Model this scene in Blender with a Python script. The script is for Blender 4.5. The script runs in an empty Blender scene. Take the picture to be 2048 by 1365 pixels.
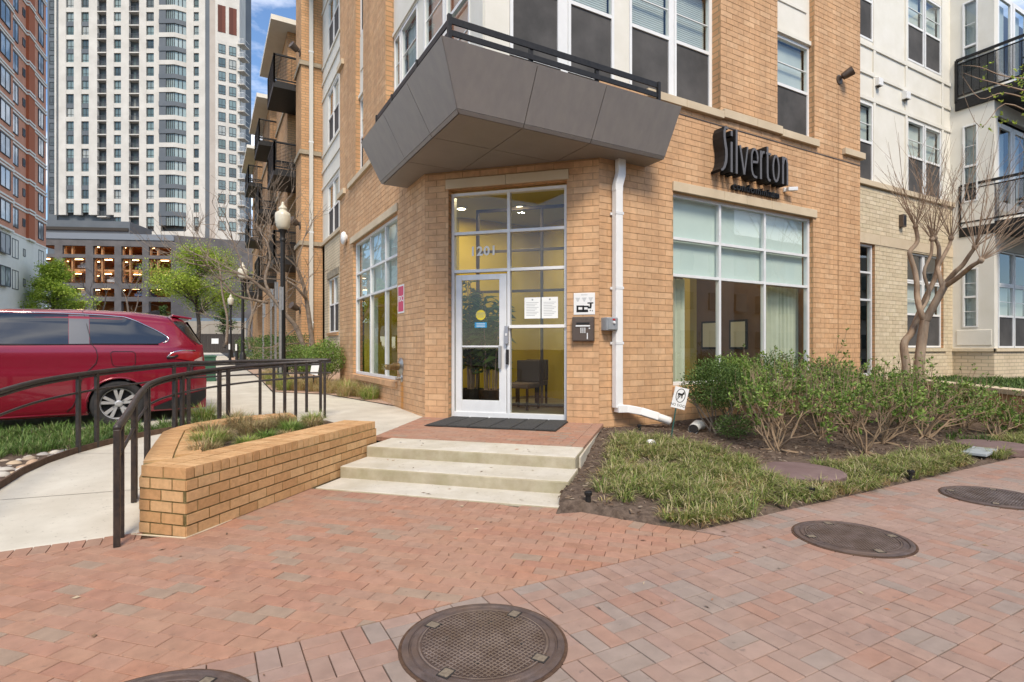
import bpy, bmesh, math, random
from mathutils import Vector, Matrix
random.seed(7)
S = bpy.context.scene
COL = S.collection
R = math.radians
PI = math.pi

# ------------------------------------------------------------------ camera, sky, sun, exposure
HEAD = R(29.14)                                  # heading of the lens, clockwise from +Y
cam_d = bpy.data.cameras.new('camera'); cam = bpy.data.objects.new('camera', cam_d); COL.objects.link(cam)
cam.location = (0, 0, 1.42); cam.rotation_euler = (PI/2, 0, -HEAD)
cam_d.sensor_width = 36; cam_d.lens = 19.266; cam_d.shift_y = 0.0071
cam_d.clip_start = .05; cam_d.clip_end = 3000
S.camera = cam

SUN_EL, SUN_AZ = R(50), R(199)                   # azimuth clockwise from +Y: high behind the camera
w = bpy.data.worlds.new('World'); S.world = w; w.use_nodes = True
nt = w.node_tree; nt.nodes.clear()
out = nt.nodes.new('ShaderNodeOutputWorld'); bg = nt.nodes.new('ShaderNodeBackground')
sky = nt.nodes.new('ShaderNodeTexSky'); sky.sky_type = 'NISHITA'; sky.sun_disc = False
sky.sun_elevation = SUN_EL; sky.sun_rotation = SUN_AZ; sky.air_density = 1.0; sky.dust_density = .3; sky.ozone_density = 3.5
tc = nt.nodes.new('ShaderNodeTexCoord'); mp = nt.nodes.new('ShaderNodeMapping'); mp.inputs['Scale'].default_value = (1, 1, 2.6)
mp.inputs['Location'].default_value = (8.5, 3.3, 7.2)
nz = nt.nodes.new('ShaderNodeTexNoise'); nz.inputs['Scale'].default_value = 2.2; nz.inputs['Detail'].default_value = 9; nz.inputs['Roughness'].default_value = .58
rp = nt.nodes.new('ShaderNodeValToRGB'); rp.color_ramp.elements[0].position = .475; rp.color_ramp.elements[1].position = .72
mx = nt.nodes.new('ShaderNodeMix'); mx.data_type = 'RGBA'
mx.inputs['B'].default_value = (13.5, 12.8, 11.9, 1)                     # lit cloud, in the sky texture's own units
L = nt.links.new
L(tc.outputs['Generated'], mp.inputs['Vector']); L(mp.outputs['Vector'], nz.inputs['Vector']); L(nz.outputs['Fac'], rp.inputs['Fac'])
L(rp.outputs['Color'], mx.inputs['Factor']); hs = nt.nodes.new('ShaderNodeHueSaturation'); hs.inputs['Saturation'].default_value = 1.05; L(sky.outputs['Color'], hs.inputs['Color']); L(hs.outputs['Color'], mx.inputs['A']); L(mx.outputs['Result'], bg.inputs['Color'])
bg.inputs['Strength'].default_value = .14
L(bg.outputs['Background'], out.inputs['Surface'])
sun_d = bpy.data.lights.new('sun', 'SUN'); sun = bpy.data.objects.new('sun', sun_d); COL.objects.link(sun)
sun_d.energy = 2.5; sun_d.angle = R(18); sun_d.color = (1, .88, .72)
sun.rotation_euler = (PI/2 - SUN_EL, 0, PI - SUN_AZ)
S.view_settings.view_transform = 'Standard'; S.view_settings.look = 'None'
S.view_settings.exposure = 0.64; S.view_settings.gamma = 1; S.view_settings.use_curve_mapping = False
S.render.engine = 'CYCLES'
S.cycles.use_denoising = True
S.cycles.max_bounces = 8; S.cycles.transparent_max_bounces = 24; S.cycles.diffuse_bounces = 4; S.cycles.glossy_bounces = 4
S.cycles.sample_clamp_indirect = 8
S.cycles.caustics_reflective = False; S.cycles.caustics_refractive = False

# ------------------------------------------------------------------ materials
def _pos(nt):
    return nt.nodes.new('ShaderNodeNewGeometry').outputs['Position']
def mat(name, c1, c2=None, scale=6., rough=.8, bump=0., bscale=60., metal=0., spec=.35, c3=None, rnd=None, detail=6., lo=.35, hi=.65,
        coat=0., stretch=None, emit=None, estr=0., dirt=None, dscale=.8, rvar=0., spots=None, streak=0.):
    """colour: noise ramp c1..c2; rnd: list of colours picked at random per object and per loose piece; dirt: (colour, amount) in big soft patches"""
    m = bpy.data.materials.new(name); m.use_nodes = True
    nt = m.node_tree; b = nt.nodes['Principled BSDF']; L = nt.links.new
    b.inputs['Roughness'].default_value = rough; b.inputs['Metallic'].default_value = metal
    b.inputs['Specular IOR Level'].default_value = spec
    if coat: b.inputs['Coat Weight'].default_value = coat; b.inputs['Coat Roughness'].default_value = .03
    P = _pos(nt)
    if stretch:
        mp = nt.nodes.new('ShaderNodeMapping'); mp.inputs['Scale'].default_value = stretch; L(P, mp.inputs['Vector']); P = mp.outputs['Vector']
    def noise(sc, det=detail, vec=None):
        n = nt.nodes.new('ShaderNodeTexNoise'); n.inputs['Scale'].default_value = sc; n.inputs['Detail'].default_value = det
        n.inputs['Roughness'].default_value = .6; L(vec or P, n.inputs['Vector']); return n.outputs['Fac']
    def ramp(fac, stops, const=False):
        r = nt.nodes.new('ShaderNodeValToRGB'); e = r.color_ramp.elements
        while len(e) < len(stops): e.new(.5)
        for k, (p, c) in enumerate(stops): e[k].position = p; e[k].color = (*c, 1)
        if const: r.color_ramp.interpolation = 'CONSTANT'
        L(fac, r.inputs['Fac']); return r.outputs['Color']
    def mix(f, a, c, mode='MIX'):
        x = nt.nodes.new('ShaderNodeMix'); x.data_type = 'RGBA'; x.blend_type = mode
        for s, v in ((x.inputs['Factor'], f), (x.inputs['A'], a), (x.inputs['B'], c)):
            if isinstance(v, (int, float)): s.default_value = v
            elif isinstance(v, tuple): s.default_value = (*v, 1)
            else: L(v, s)
        return x.outputs['Result']
    col = None
    if rnd:
        oi = nt.nodes.new('ShaderNodeObjectInfo').outputs['Random']; isl = nt.nodes.new('ShaderNodeNewGeometry').outputs['Random Per Island']
        a = nt.nodes.new('ShaderNodeMath'); a.operation = 'ADD'; L(oi, a.inputs[0]); L(isl, a.inputs[1])
        fr = nt.nodes.new('ShaderNodeMath'); fr.operation = 'FRACT'; L(a.outputs[0], fr.inputs[0])
        base = ramp(fr.outputs[0], [(k/len(rnd), c) for k, c in enumerate(rnd)], True)
        f = noise(scale)
        col = mix(1., base, ramp(f, [(lo, tuple(c1)), (hi, tuple(c2 or c1))]), 'MULTIPLY')
    elif c2:
        st = [(lo, c1), (hi, c2)] if not c3 else [(lo, c1), ((lo+hi)/2, c2), (hi, c3)]
        col = ramp(noise(scale), st)
    if dirt:
        dc, amt = dirt
        f = ramp(noise(dscale, 8), [(.42, (0, 0, 0)), (.72, (amt, amt, amt))])
        col = mix(f, col if col is not None else tuple(c1), dc)
    if streak:                                                       # rain streaks: tall thin noise
        mp2 = nt.nodes.new('ShaderNodeMapping'); mp2.inputs['Scale'].default_value = (2.6, 2.6, .22); L(_pos(nt), mp2.inputs['Vector'])
        k = ramp(noise(1.0, 5, mp2.outputs['Vector']), [(.36, (1-streak, 1-streak, 1-streak*.95)), (.62, (1+streak*.3, 1+streak*.3, 1+streak*.3))])
        col = mix(1., col, k, 'MULTIPLY')
    if spots:                                                        # small scattered stains
        k = ramp(noise(spots[1], 2), [(.66, (0, 0, 0)), (.74, (spots[2],)*3)])
        col = mix(k, col, spots[0])
    if col is not None: L(col, b.inputs['Base Color'])
    else: b.inputs['Base Color'].default_value = (*c1, 1)
    if rvar:
        r = nt.nodes.new('ShaderNodeMapRange'); r.inputs['To Min'].default_value = max(0, rough-rvar); r.inputs['To Max'].default_value = min(1, rough+rvar)
        L(noise(scale*2), r.inputs['Value']); L(r.outputs['Result'], b.inputs['Roughness'])
    if bump:
        bn = nt.nodes.new('ShaderNodeBump'); bn.inputs['Strength'].default_value = bump; bn.inputs['Distance'].default_value = .01
        L(noise(bscale, 4), bn.inputs['Height']); L(bn.outputs['Normal'], b.inputs['Normal'])
    if emit: b.inputs['Emission Color'].default_value = (*emit, 1); b.inputs['Emission Strength'].default_value = estr
    return m
def glass(name, tint=(.86, .92, .9), boost=1.0, rough=0., base=.02):
    m = bpy.data.materials.new(name); m.use_nodes = True; nt = m.node_tree; nt.nodes.clear(); L = nt.links.new
    o = nt.nodes.new('ShaderNodeOutputMaterial'); t = nt.nodes.new('ShaderNodeBsdfTransparent'); g = nt.nodes.new('ShaderNodeBsdfGlossy')
    t.inputs['Color'].default_value = (*tint, 1); g.inputs['Roughness'].default_value = rough
    ge = nt.nodes.new('ShaderNodeNewGeometry'); dt = nt.nodes.new('ShaderNodeVectorMath'); dt.operation = 'DOT_PRODUCT'     # Schlick, the same from both faces
    L(ge.outputs['Normal'], dt.inputs[0]); L(ge.outputs['Incoming'], dt.inputs[1])
    ab = nt.nodes.new('ShaderNodeMath'); ab.operation = 'ABSOLUTE'; L(dt.outputs['Value'], ab.inputs[0])
    sb = nt.nodes.new('ShaderNodeMath'); sb.operation = 'SUBTRACT'; sb.inputs[0].default_value = 1; L(ab.outputs[0], sb.inputs[1])
    f = nt.nodes.new('ShaderNodeMath'); f.operation = 'POWER'; f.inputs[1].default_value = 4.2; L(sb.outputs[0], f.inputs[0])
    k = nt.nodes.new('ShaderNodeMath'); k.operation = 'MULTIPLY_ADD'; k.inputs[1].default_value = .9; k.inputs[2].default_value = .07*boost+base; k.use_clamp = True
    n = nt.nodes.new('ShaderNodeTexNoise'); n.inputs['Scale'].default_value = 1.6; bm = nt.nodes.new('ShaderNodeBump'); bm.inputs['Strength'].default_value = .06; bm.inputs['Distance'].default_value = .01
    L(_pos(nt), n.inputs['Vector']); L(n.outputs['Fac'], bm.inputs['Height']); L(bm.outputs['Normal'], g.inputs['Normal'])
    x = nt.nodes.new('ShaderNodeMixShader'); L(f.outputs[0], k.inputs[0]); L(k.outputs[0], x.inputs['Fac']); L(t.outputs[0], x.inputs[1]); L(g.outputs[0], x.inputs[2])
    L(x.outputs[0], o.inputs['Surface']); return m
def emission(name, c, s):
    m = bpy.data.materials.new(name); m.use_nodes = True; nt = m.node_tree; nt.nodes.clear()
    o = nt.nodes.new('ShaderNodeOutputMaterial'); e = nt.nodes.new('ShaderNodeEmission'); e.inputs['Color'].default_value = (*c, 1); e.inputs['Strength'].default_value = s
    nt.links.new(e.outputs[0], o.inputs['Surface']); return m
def brick_mat(name, cols, mortar, bw, bh, rough=.88, off=.5, mortar_size=.012, bump=.4):
    """flat brick texture for walls too far off to tell bricks apart; u runs along the wall, v is height"""
    m = bpy.data.materials.new(name); m.use_nodes = True; nt = m.node_tree; b = nt.nodes['Principled BSDF']; L = nt.links.new
    b.inputs['Roughness'].default_value = rough; b.inputs['Specular IOR Level'].default_value = .25
    P = nt.nodes.new('ShaderNodeTexCoord').outputs['UV']
    t = nt.nodes.new('ShaderNodeTexBrick'); t.inputs['Scale'].default_value = 1; t.inputs['Brick Width'].default_value = bw; t.inputs['Row Height'].default_value = bh
    t.inputs['Mortar Size'].default_value = mortar_size; t.inputs['Color1'].default_value = (*cols[0], 1); t.inputs['Color2'].default_value = (*cols[1], 1); t.inputs['Mortar'].default_value = (*mortar, 1)
    t.offset = off; L(P, t.inputs['Vector'])
    n = nt.nodes.new('ShaderNodeTexNoise'); n.inputs['Scale'].default_value = .7; n.inputs['Detail'].default_value = 8; L(_pos(nt), n.inputs['Vector'])
    r = nt.nodes.new('ShaderNodeValToRGB'); r.color_ramp.elements[0].color = (.82, .8, .78, 1); r.color_ramp.elements[1].color = (1.08, 1.08, 1.08, 1); r.color_ramp.elements[0].position = .35; r.color_ramp.elements[1].position = .65
    L(n.outputs['Fac'], r.inputs['Fac'])
    x = nt.nodes.new('ShaderNodeMix'); x.data_type = 'RGBA'; x.blend_type = 'MULTIPLY'; x.inputs['Factor'].default_value = 1
    L(t.outputs['Color'], x.inputs['A']); L(r.outputs['Color'], x.inputs['B']); L(x.outputs['Result'], b.inputs['Base Color'])
    bn = nt.nodes.new('ShaderNodeBump'); bn.inputs['Strength'].default_value = bump; bn.inputs['Distance'].default_value = .01; bn.invert = True
    L(t.outputs['Fac'], bn.inputs['Height']); L(bn.outputs['Normal'], b.inputs['Normal']); return m

M = {}
BR = [(0.615, 0.38, 0.211), (0.588, 0.353, 0.192), (0.647, 0.407, 0.229), (0.609, 0.369, 0.202), (0.631, 0.391, 0.219), (0.594, 0.364, 0.202), (0.668, 0.428, 0.246), (0.62, 0.374, 0.202)]
M['brick'] = mat('orange_brick', (.86, .86, .86), (1.06, 1.05, 1.03), scale=9, rnd=BR, rough=.86, bump=.25, bscale=140, spec=.25, dirt=((.44, .265, .145), .30), dscale=.55, streak=.13)
M['brick_far'] = brick_mat('orange_brick_far', [(.52, .29, .145), (.60, .35, .185)], (.34, .24, .13), .305, .1016)
M['mortar'] = mat('buff_mortar', (.43, .285, .155), (.35, .23, .12), scale=14, rough=.95, bump=.3, bscale=200, spec=.1)
CB = [(.62, .52, .36), (.58, .48, .33), (.66, .56, .40), (.60, .505, .345), (.64, .53, .37)]
M['cream_brick'] = mat('cream_brick', (.9, .9, .9), (1.05, 1.05, 1.04), scale=9, rnd=CB, rough=.86, bump=.2, bscale=140, spec=.25)
M['cream_mortar'] = mat('cream_mortar', (.40, .34, .24), (.34, .29, .20), scale=14, rough=.95, spec=.1)
PB = [(0.562, 0.331, 0.157), (0.508, 0.285, 0.13), (0.605, 0.365, 0.178), (0.54, 0.308, 0.14), (0.583, 0.342, 0.162), (0.626, 0.388, 0.194)]
M['planter_brick'] = mat('planter_brick', (.84, .84, .82), (1.05, 1.05, 1.05), scale=22, rnd=PB, rough=.85, bump=.35, bscale=160, spec=.25, dirt=((.33, .22, .10), .22), dscale=2.2)
M['planter_mortar'] = mat('planter_mortar', (.20, .15, .06), (.40, .32, .15), scale=7, rough=.95, bump=.5, bscale=90, spec=.1)
PV = [(0.355, 0.194, 0.129), (0.339, 0.183, 0.125), (0.371, 0.21, 0.141), (0.347, 0.189, 0.129), (0.326, 0.175, 0.116), (0.364, 0.197, 0.137), (0.334, 0.201, 0.144), (0.368, 0.189, 0.122), (0.351, 0.194, 0.129), (0.307, 0.22, 0.161), (0.358, 0.201, 0.138), (0.343, 0.179, 0.122), (0.371, 0.21, 0.146), (0.332, 0.207, 0.148), (0.38, 0.197, 0.129), (0.355, 0.207, 0.141)]
M['paver'] = mat('red_paver', (.86, .86, .86), (1.07, 1.07, 1.07), scale=11, rnd=PV, rough=.82, bump=.3, bscale=170, spec=.3, dirt=((.36, .25, .18), .40), dscale=1.1, spots=((.13, .09, .07), 17, .5))
SW = [(0.303, 0.198, 0.154), (0.29, 0.192, 0.15), (0.314, 0.209, 0.164), (0.296, 0.198, 0.157), (0.268, 0.211, 0.176), (0.311, 0.184, 0.138), (0.286, 0.2, 0.164), (0.322, 0.215, 0.171), (0.278, 0.219, 0.185), (0.303, 0.192, 0.146), (0.308, 0.202, 0.162), (0.324, 0.189, 0.138), (0.296, 0.196, 0.154)]
M['walk_paver'] = mat('walk_paver', (.88, .88, .88), (1.07, 1.07, 1.07), scale=11, rnd=SW, rough=.82, bump=.3, bscale=170, spec=.3, dirt=((.36, .28, .23), .45), dscale=1.0, spots=((.13, .10, .085), 17, .5))
M['joint_sand'] = mat('joint_sand', (.07, .042, .03), (.12, .075, .05), scale=30, rough=.95, spec=.1)
M['stone'] = mat('cast_stone', (.56, .46, .32), (.64, .53, .38), scale=5, rough=.85, bump=.2, bscale=120, spec=.25, dirt=((.40, .31, .2), .5), dscale=2.5)
M['concrete'] = mat('concrete', (.51, .475, .395), (.60, .565, .48), scale=3, rough=.9, bump=.35, bscale=220, spec=.2, dirt=((.45, .40, .32), .5), dscale=1.3, spots=((.25, .22, .18), 26, .6))
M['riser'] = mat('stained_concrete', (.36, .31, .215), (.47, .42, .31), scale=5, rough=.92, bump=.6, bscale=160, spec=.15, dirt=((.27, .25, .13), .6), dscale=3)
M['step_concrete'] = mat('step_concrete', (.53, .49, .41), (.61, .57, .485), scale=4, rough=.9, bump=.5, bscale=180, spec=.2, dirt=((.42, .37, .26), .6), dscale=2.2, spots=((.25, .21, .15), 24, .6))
M['white'] = mat('white_paint', (.74, .74, .72), (.79, .79, .77), scale=4, rough=.5, spec=.4)
M['cream_panel'] = mat('cream_panel', (.72, .69, .60), (.77, .74, .66), scale=2, rough=.7, spec=.3, dirt=((.62, .58, .48), .35), dscale=1.2)
M['alu'] = mat('pale_aluminium', (.66, .67, .67), (.72, .73, .73), scale=6, rough=.38, spec=.5)
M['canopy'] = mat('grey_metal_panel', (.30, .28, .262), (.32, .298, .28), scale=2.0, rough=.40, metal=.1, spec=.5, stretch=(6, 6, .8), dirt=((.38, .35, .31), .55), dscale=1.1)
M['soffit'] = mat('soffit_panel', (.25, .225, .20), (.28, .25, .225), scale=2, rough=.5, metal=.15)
M['joint'] = mat('dark_joint', (.03, .026, .024), rough=.9)
M['black'] = mat('black_paint', (.012, .012, .012), (.022, .020, .019), scale=18, rough=.5, spec=.3)
M['rail'] = mat('worn_black_paint', (.020, .017, .016), (.05, .036, .028), scale=26, rough=.42, spec=.5, bump=.15, bscale=120)
M['bronze'] = mat('dark_bronze', (.10, .078, .062), (.13, .10, .08), scale=20, rough=.42, metal=.4)
M['screen'] = mat('insect_screen', (.062, .060, .058), (.105, .10, .096), scale=1.3, rough=.8, spec=.15)
M['blind'] = mat('window_blind', (.60, .62, .60), (.68, .69, .66), scale=2, rough=.8)
M['glass'] = glass('window_glass', boost=1.15, base=.03)
M['clear_glass'] = glass('clear_glass', (.90, .93, .90), boost=.9, base=0.)
M['inner_glass'] = glass('inner_glass', (.95, .97, .95), boost=.2, base=0.)
M['dark_glass'] = glass('dark_window_glass', (.35, .40, .41), boost=1.8, base=.06)
M['interior'] = mat('dark_interior', (.05, .045, .04), rough=.9)
M['worn_iron'] = mat('worn_iron', (.19, .145, .13), (.30, .24, .22), scale=9, rough=.42, metal=.6, spec=.5, dirt=((.13, .085, .06), .7), dscale=5)
M['iron'] = mat('cast_iron', (.085, .062, .055), (.14, .105, .095), scale=14, rough=.62, metal=.35, spec=.5, bump=.3, bscale=120, dirt=((.16, .10, .065), .6), dscale=6)
M['mulch'] = mat('mulch', (.06, .043, .033), (.16, .118, .09), scale=16, rough=.97, bump=1., bscale=60, spec=.1, dirt=((.16, .12, .09), .5), dscale=3)
M['bark'] = mat('brown_bark', (.20, .135, .09), (.38, .28, .195), scale=9, rough=.9, bump=.5, bscale=40, spec=.15, stretch=(1, 1, .3), dirt=((.30, .26, .21), .7), dscale=5)
M['bark_grey'] = mat('grey_bark', (.17, .13, .10), (.28, .225, .175), scale=9, rough=.9, bump=.5, bscale=40, spec=.15)
M['bark_dark'] = mat('dark_bark', (.06, .048, .04), (.11, .09, .075), scale=9, rough=.9)
M['twig'] = mat('tan_twig', (.24, .165, .105), (.34, .25, .165), scale=9, rough=.9, spec=.15)
def leafmat(name, cols, tr=.28):
    m = mat(name, (.9, .9, .9), (1.1, 1.1, 1.1), scale=12, rnd=cols, rough=.55, spec=.3)
    nt = m.node_tree; b = nt.nodes['Principled BSDF']; o = nt.nodes['Material Output']
    t = nt.nodes.new('ShaderNodeBsdfTranslucent'); x = nt.nodes.new('ShaderNodeMixShader'); x.inputs['Fac'].default_value = .28
    src = b.inputs['Base Color'].links[0].from_socket
    nt.links.new(src, t.inputs['Color']); nt.links.new(b.outputs[0], x.inputs[1]); nt.links.new(t.outputs[0], x.inputs[2]); nt.links.new(x.outputs[0], o.inputs['Surface']); return m
M['leaf_dark'] = leafmat('dark_leaf', [(.06, .11, .026), (.09, .155, .036), (.12, .20, .05), (.07, .125, .03), (.16, .235, .065), (.05, .08, .02)])
M['leaf_fresh'] = leafmat('fresh_leaf', [(.17, .28, .05), (.22, .33, .065), (.13, .22, .04), (.28, .37, .09), (.19, .29, .06), (.09, .16, .035), (.25, .30, .10)])
M['leaf_spring'] = leafmat('spring_leaf', [(.36, .47, .055), (.43, .53, .07), (.31, .42, .055), (.48, .57, .10), (.24, .35, .05)])
M['grass'] = leafmat('strap_grass', [(.17, .22, .05), (.24, .28, .075), (.30, .31, .10), (.38, .34, .17), (.13, .19, .045), (.46, .40, .23), (.26, .29, .085), (.42, .35, .19), (.20, .25, .06)])
M['dry_grass'] = leafmat('dry_grass', [(.40, .29, .13), (.48, .36, .18), (.34, .24, .10), (.30, .30, .09), (.54, .43, .24)])
M['green_tuft'] = leafmat('green_tuft', [(.24, .34, .06), (.34, .38, .10), (.44, .38, .17), (.18, .28, .05)])

# ------------------------------------------------------------------ mesh builder
class MB:
    def __init__(s): s.v = []; s.f = []; s.mi = []; s.uv = None
    def quad(s, a, b, c, d, mi=0):
        n = len(s.v); s.v += [tuple(a), tuple(b), tuple(c), tuple(d)]; s.f.append((n, n+1, n+2, n+3)); s.mi.append(mi); return s
    def tri(s, a, b, c, mi=0):
        n = len(s.v); s.v += [tuple(a), tuple(b), tuple(c)]; s.f.append((n, n+1, n+2)); s.mi.append(mi); return s
    def poly(s, pts, mi=0):
        n = len(s.v); s.v += [tuple(p) for p in pts]; s.f.append(tuple(range(n, n+len(pts)))); s.mi.append(mi); return s
    def prism(s, pts, z0, z1, mi=0, top=True, bottom=True):
        """upright prism over a 2D outline (anticlockwise); z0/z1 may be lists"""
        k = len(pts); n = len(s.v)
        zb = z0 if isinstance(z0, (list, tuple)) else [z0]*k; zt = z1 if isinstance(z1, (list, tuple)) else [z1]*k
        a = sum(pts[i][0]*pts[(i+1) % k][1]-pts[(i+1) % k][0]*pts[i][1] for i in range(k))
        if a < 0: pts = pts[::-1]; zb = zb[::-1]; zt = zt[::-1]
        s.v += [(p[0], p[1], z) for p, z in zip(pts, zb)] + [(p[0], p[1], z) for p, z in zip(pts, zt)]
        if bottom: s.f.append(tuple(n+k-1-i for i in range(k))); s.mi.append(mi)
        if top: s.f.append(tuple(n+k+i for i in range(k))); s.mi.append(mi)
        for i in range(k):
            j = (i+1) % k; s.f.append((n+i, n+j, n+k+j, n+k+i)); s.mi.append(mi)
        return s
    def box(s, x0, x1, y0, y1, z0, z1, mi=0):
        return s.prism([(x0, y0), (x1, y0), (x1, y1), (x0, y1)], z0, z1, mi)
    def obox(s, c, ax, ay, az, mi=0):
        """box with centre c and half-axes ax, ay, az (Vectors)"""
        c = Vector(c); ax = Vector(ax); ay = Vector(ay); az = Vector(az); n = len(s.v)
        for sz in (-1, 1):
            for sx, sy in ((-1, -1), (1, -1), (1, 1), (-1, 1)): s.v.append(tuple(c+ax*sx+ay*sy+az*sz))
        fl = [(3, 2, 1, 0), (4, 5, 6, 7), (0, 1, 5, 4), (1, 2, 6, 5), (2, 3, 7, 6), (3, 0, 4, 7)]
        if ax.cross(ay).dot(az) < 0: fl = [f[::-1] for f in fl]
        s.f += [tuple(n+i for i in f) for f in fl]; s.mi += [mi]*6; return s
    def bar(s, p, q, wx, wz, mi=0, up=(0, 0, 1)):
        """rectangular bar from p to q; wx across, wz along up"""
        p = Vector(p); q = Vector(q); d = (q-p); l = d.length; d.normalize(); up = Vector(up)
        a = d.cross(up)
        if a.length < 1e-4: a = Vector((1, 0, 0)) if abs(d.x) < .9 else Vector((0, 1, 0))
        a.normalize(); u = a.cross(d)
        return s.obox((p+q)/2, d*l/2, a*wx/2, u*wz/2, mi)
    def tube(s, pts, rad, sides=6, mi=0, cap=True):
        pts = [Vector(p) for p in pts]; k = len(pts)
        rads = rad if isinstance(rad, (list, tuple)) else [rad]*k
        n0 = len(s.v); prev = None
        for i, p in enumerate(pts):
            d = (pts[min(i+1, k-1)]-pts[max(i-1, 0)]).normalized()
            if prev is None:
                a = d.orthogonal().normalized()
            else:
                a = (prev-d*prev.dot(d))
                a = a.normalized() if a.length > 1e-5 else d.orthogonal().normalized()
            prev = a; b = d.cross(a)
            for j in range(sides):
                t = 2*PI*j/sides; s.v.append(tuple(p+(a*math.cos(t)+b*math.sin(t))*rads[i]))
        for i in range(k-1):
            for j in range(sides):
                a = n0+i*sides+j; b = n0+i*sides+(j+1) % sides; s.f.append((a, b, b+sides, a+sides)); s.mi.append(mi)
        if cap:
            s.f.append(tuple(n0+sides-1-j for j in range(sides))); s.mi.append(mi)
            s.f.append(tuple(n0+(k-1)*sides+j for j in range(sides))); s.mi.append(mi)
        return s
    def lathe(s, prof, c=(0, 0, 0), sides=24, mi=0, mat4=None, cap=True):
        """profile [(r, z)] bottom to top, turned about z at c; mat4 then places it"""
        n0 = len(s.v); T = mat4 or Matrix.Translation(c)
        for r, z in prof:
            for j in range(sides):
                t = 2*PI*j/sides; s.v.append(tuple(T @ Vector((r*math.cos(t), r*math.sin(t), z))))
        for i in range(len(prof)-1):
            for j in range(sides):
                a = n0+i*sides+j; b = n0+i*sides+(j+1) % sides; s.f.append((a, b, b+sides, a+sides)); s.mi.append(mi)
        if cap:
            s.f.append(tuple(n0+sides-1-j for j in range(sides))); s.mi.append(mi)
            s.f.append(tuple(n0+(len(prof)-1)*sides+j for j in range(sides))); s.mi.append(mi)
        return s
    def mesh(s, name, mats, smooth=False):
        me = bpy.data.meshes.new(name); me.from_pydata(s.v, [], s.f)
        for m in (mats if isinstance(mats, (list, tuple)) else [mats]): me.materials.append(m)
        if any(s.mi): me.polygons.foreach_set('material_index', s.mi)
        if smooth: me.polygons.foreach_set('use_smooth', [True]*len(s.f))
        me.update(); return me
    def build(s, name, mats, parent=None, smooth=False, bevel=0., uvs=None, auto=None):
        me = s.mesh(name, mats, smooth)
        o = bpy.data.objects.new(name, me); COL.objects.link(o)
        if parent is not None: o.parent = parent
        if uvs: wall_uv(me)
        if bevel:
            b = o.modifiers.new('bevel', 'BEVEL'); b.width = bevel; b.segments = 2; b.limit_method = 'ANGLE'; b.angle_limit = R(40)
        if auto: me.set_sharp_from_angle(angle=R(auto))
        return o
def wall_uv(me):
    """u along the wall, v up, in metres"""
    uv = me.uv_layers.new(name='UVMap')
    for p in me.polygons:
        n = p.normal
        if abs(n.z) > .9:
            for li in p.loop_indices:
                co = me.vertices[me.loops[li].vertex_index].co; uv.data[li].uv = (co.x, co.y)
        else:
            t = Vector((-n.y, n.x, 0)).normalized()
            for li in p.loop_indices:
                co = me.vertices[me.loops[li].vertex_index].co; uv.data[li].uv = (co.dot(t), co.z)
def tag(o, label=None, cat=None, group=None, kind=None):
    if label: o['label'] = label
    if cat: o['category'] = cat
    if group: o['group'] = group
    if kind: o['kind'] = kind
    return o
def empty(name, loc=(0, 0, 0), rz=0., label=None, cat=None, group=None, parent=None):
    o = bpy.data.objects.new(name, None); COL.objects.link(o); o.location = loc; o.rotation_euler = (0, 0, rz); o.empty_display_size = .2
    if parent is not None: o.parent = parent
    return tag(o, label, cat, group)
def link(name, me, parent, loc=(0, 0, 0), rz=0., rot=None, scale=None):
    o = bpy.data.objects.new(name, me); COL.objects.link(o)
    if parent is not None: o.parent = parent
    o.location = loc; o.rotation_euler = rot or (0, 0, rz)
    if scale: o.scale = scale
    return o
def kids(o): return [c for c in bpy.data.objects if c.parent == o]
def copy_tree(o, parent=None):
    c = o.copy(); COL.objects.link(c)
    if parent is not None: c.parent = parent
    for ch in list(o.children): copy_tree(ch, c)
    return c
CAMP = Vector((0, 0, 1.42)); AX = Vector((math.sin(HEAD), math.cos(HEAD), 0)); RT = Vector((math.cos(HEAD), -math.sin(HEAD), 0))
def in_view(p):
    q = Vector(p)-CAMP; d = q.dot(AX)
    if d < .3: return False
    return abs(q.dot(RT)/d) < .95 and -.63 < q.z/d < .66
def ground_z(x, y):
    """paths and beds behind the entrance climb gently away from the door"""
    if y < 9.5: return .25
    if y < 17: return .25+.04*(y-9.5)
    return min(1.0, .55+.008*(y-17))

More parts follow.
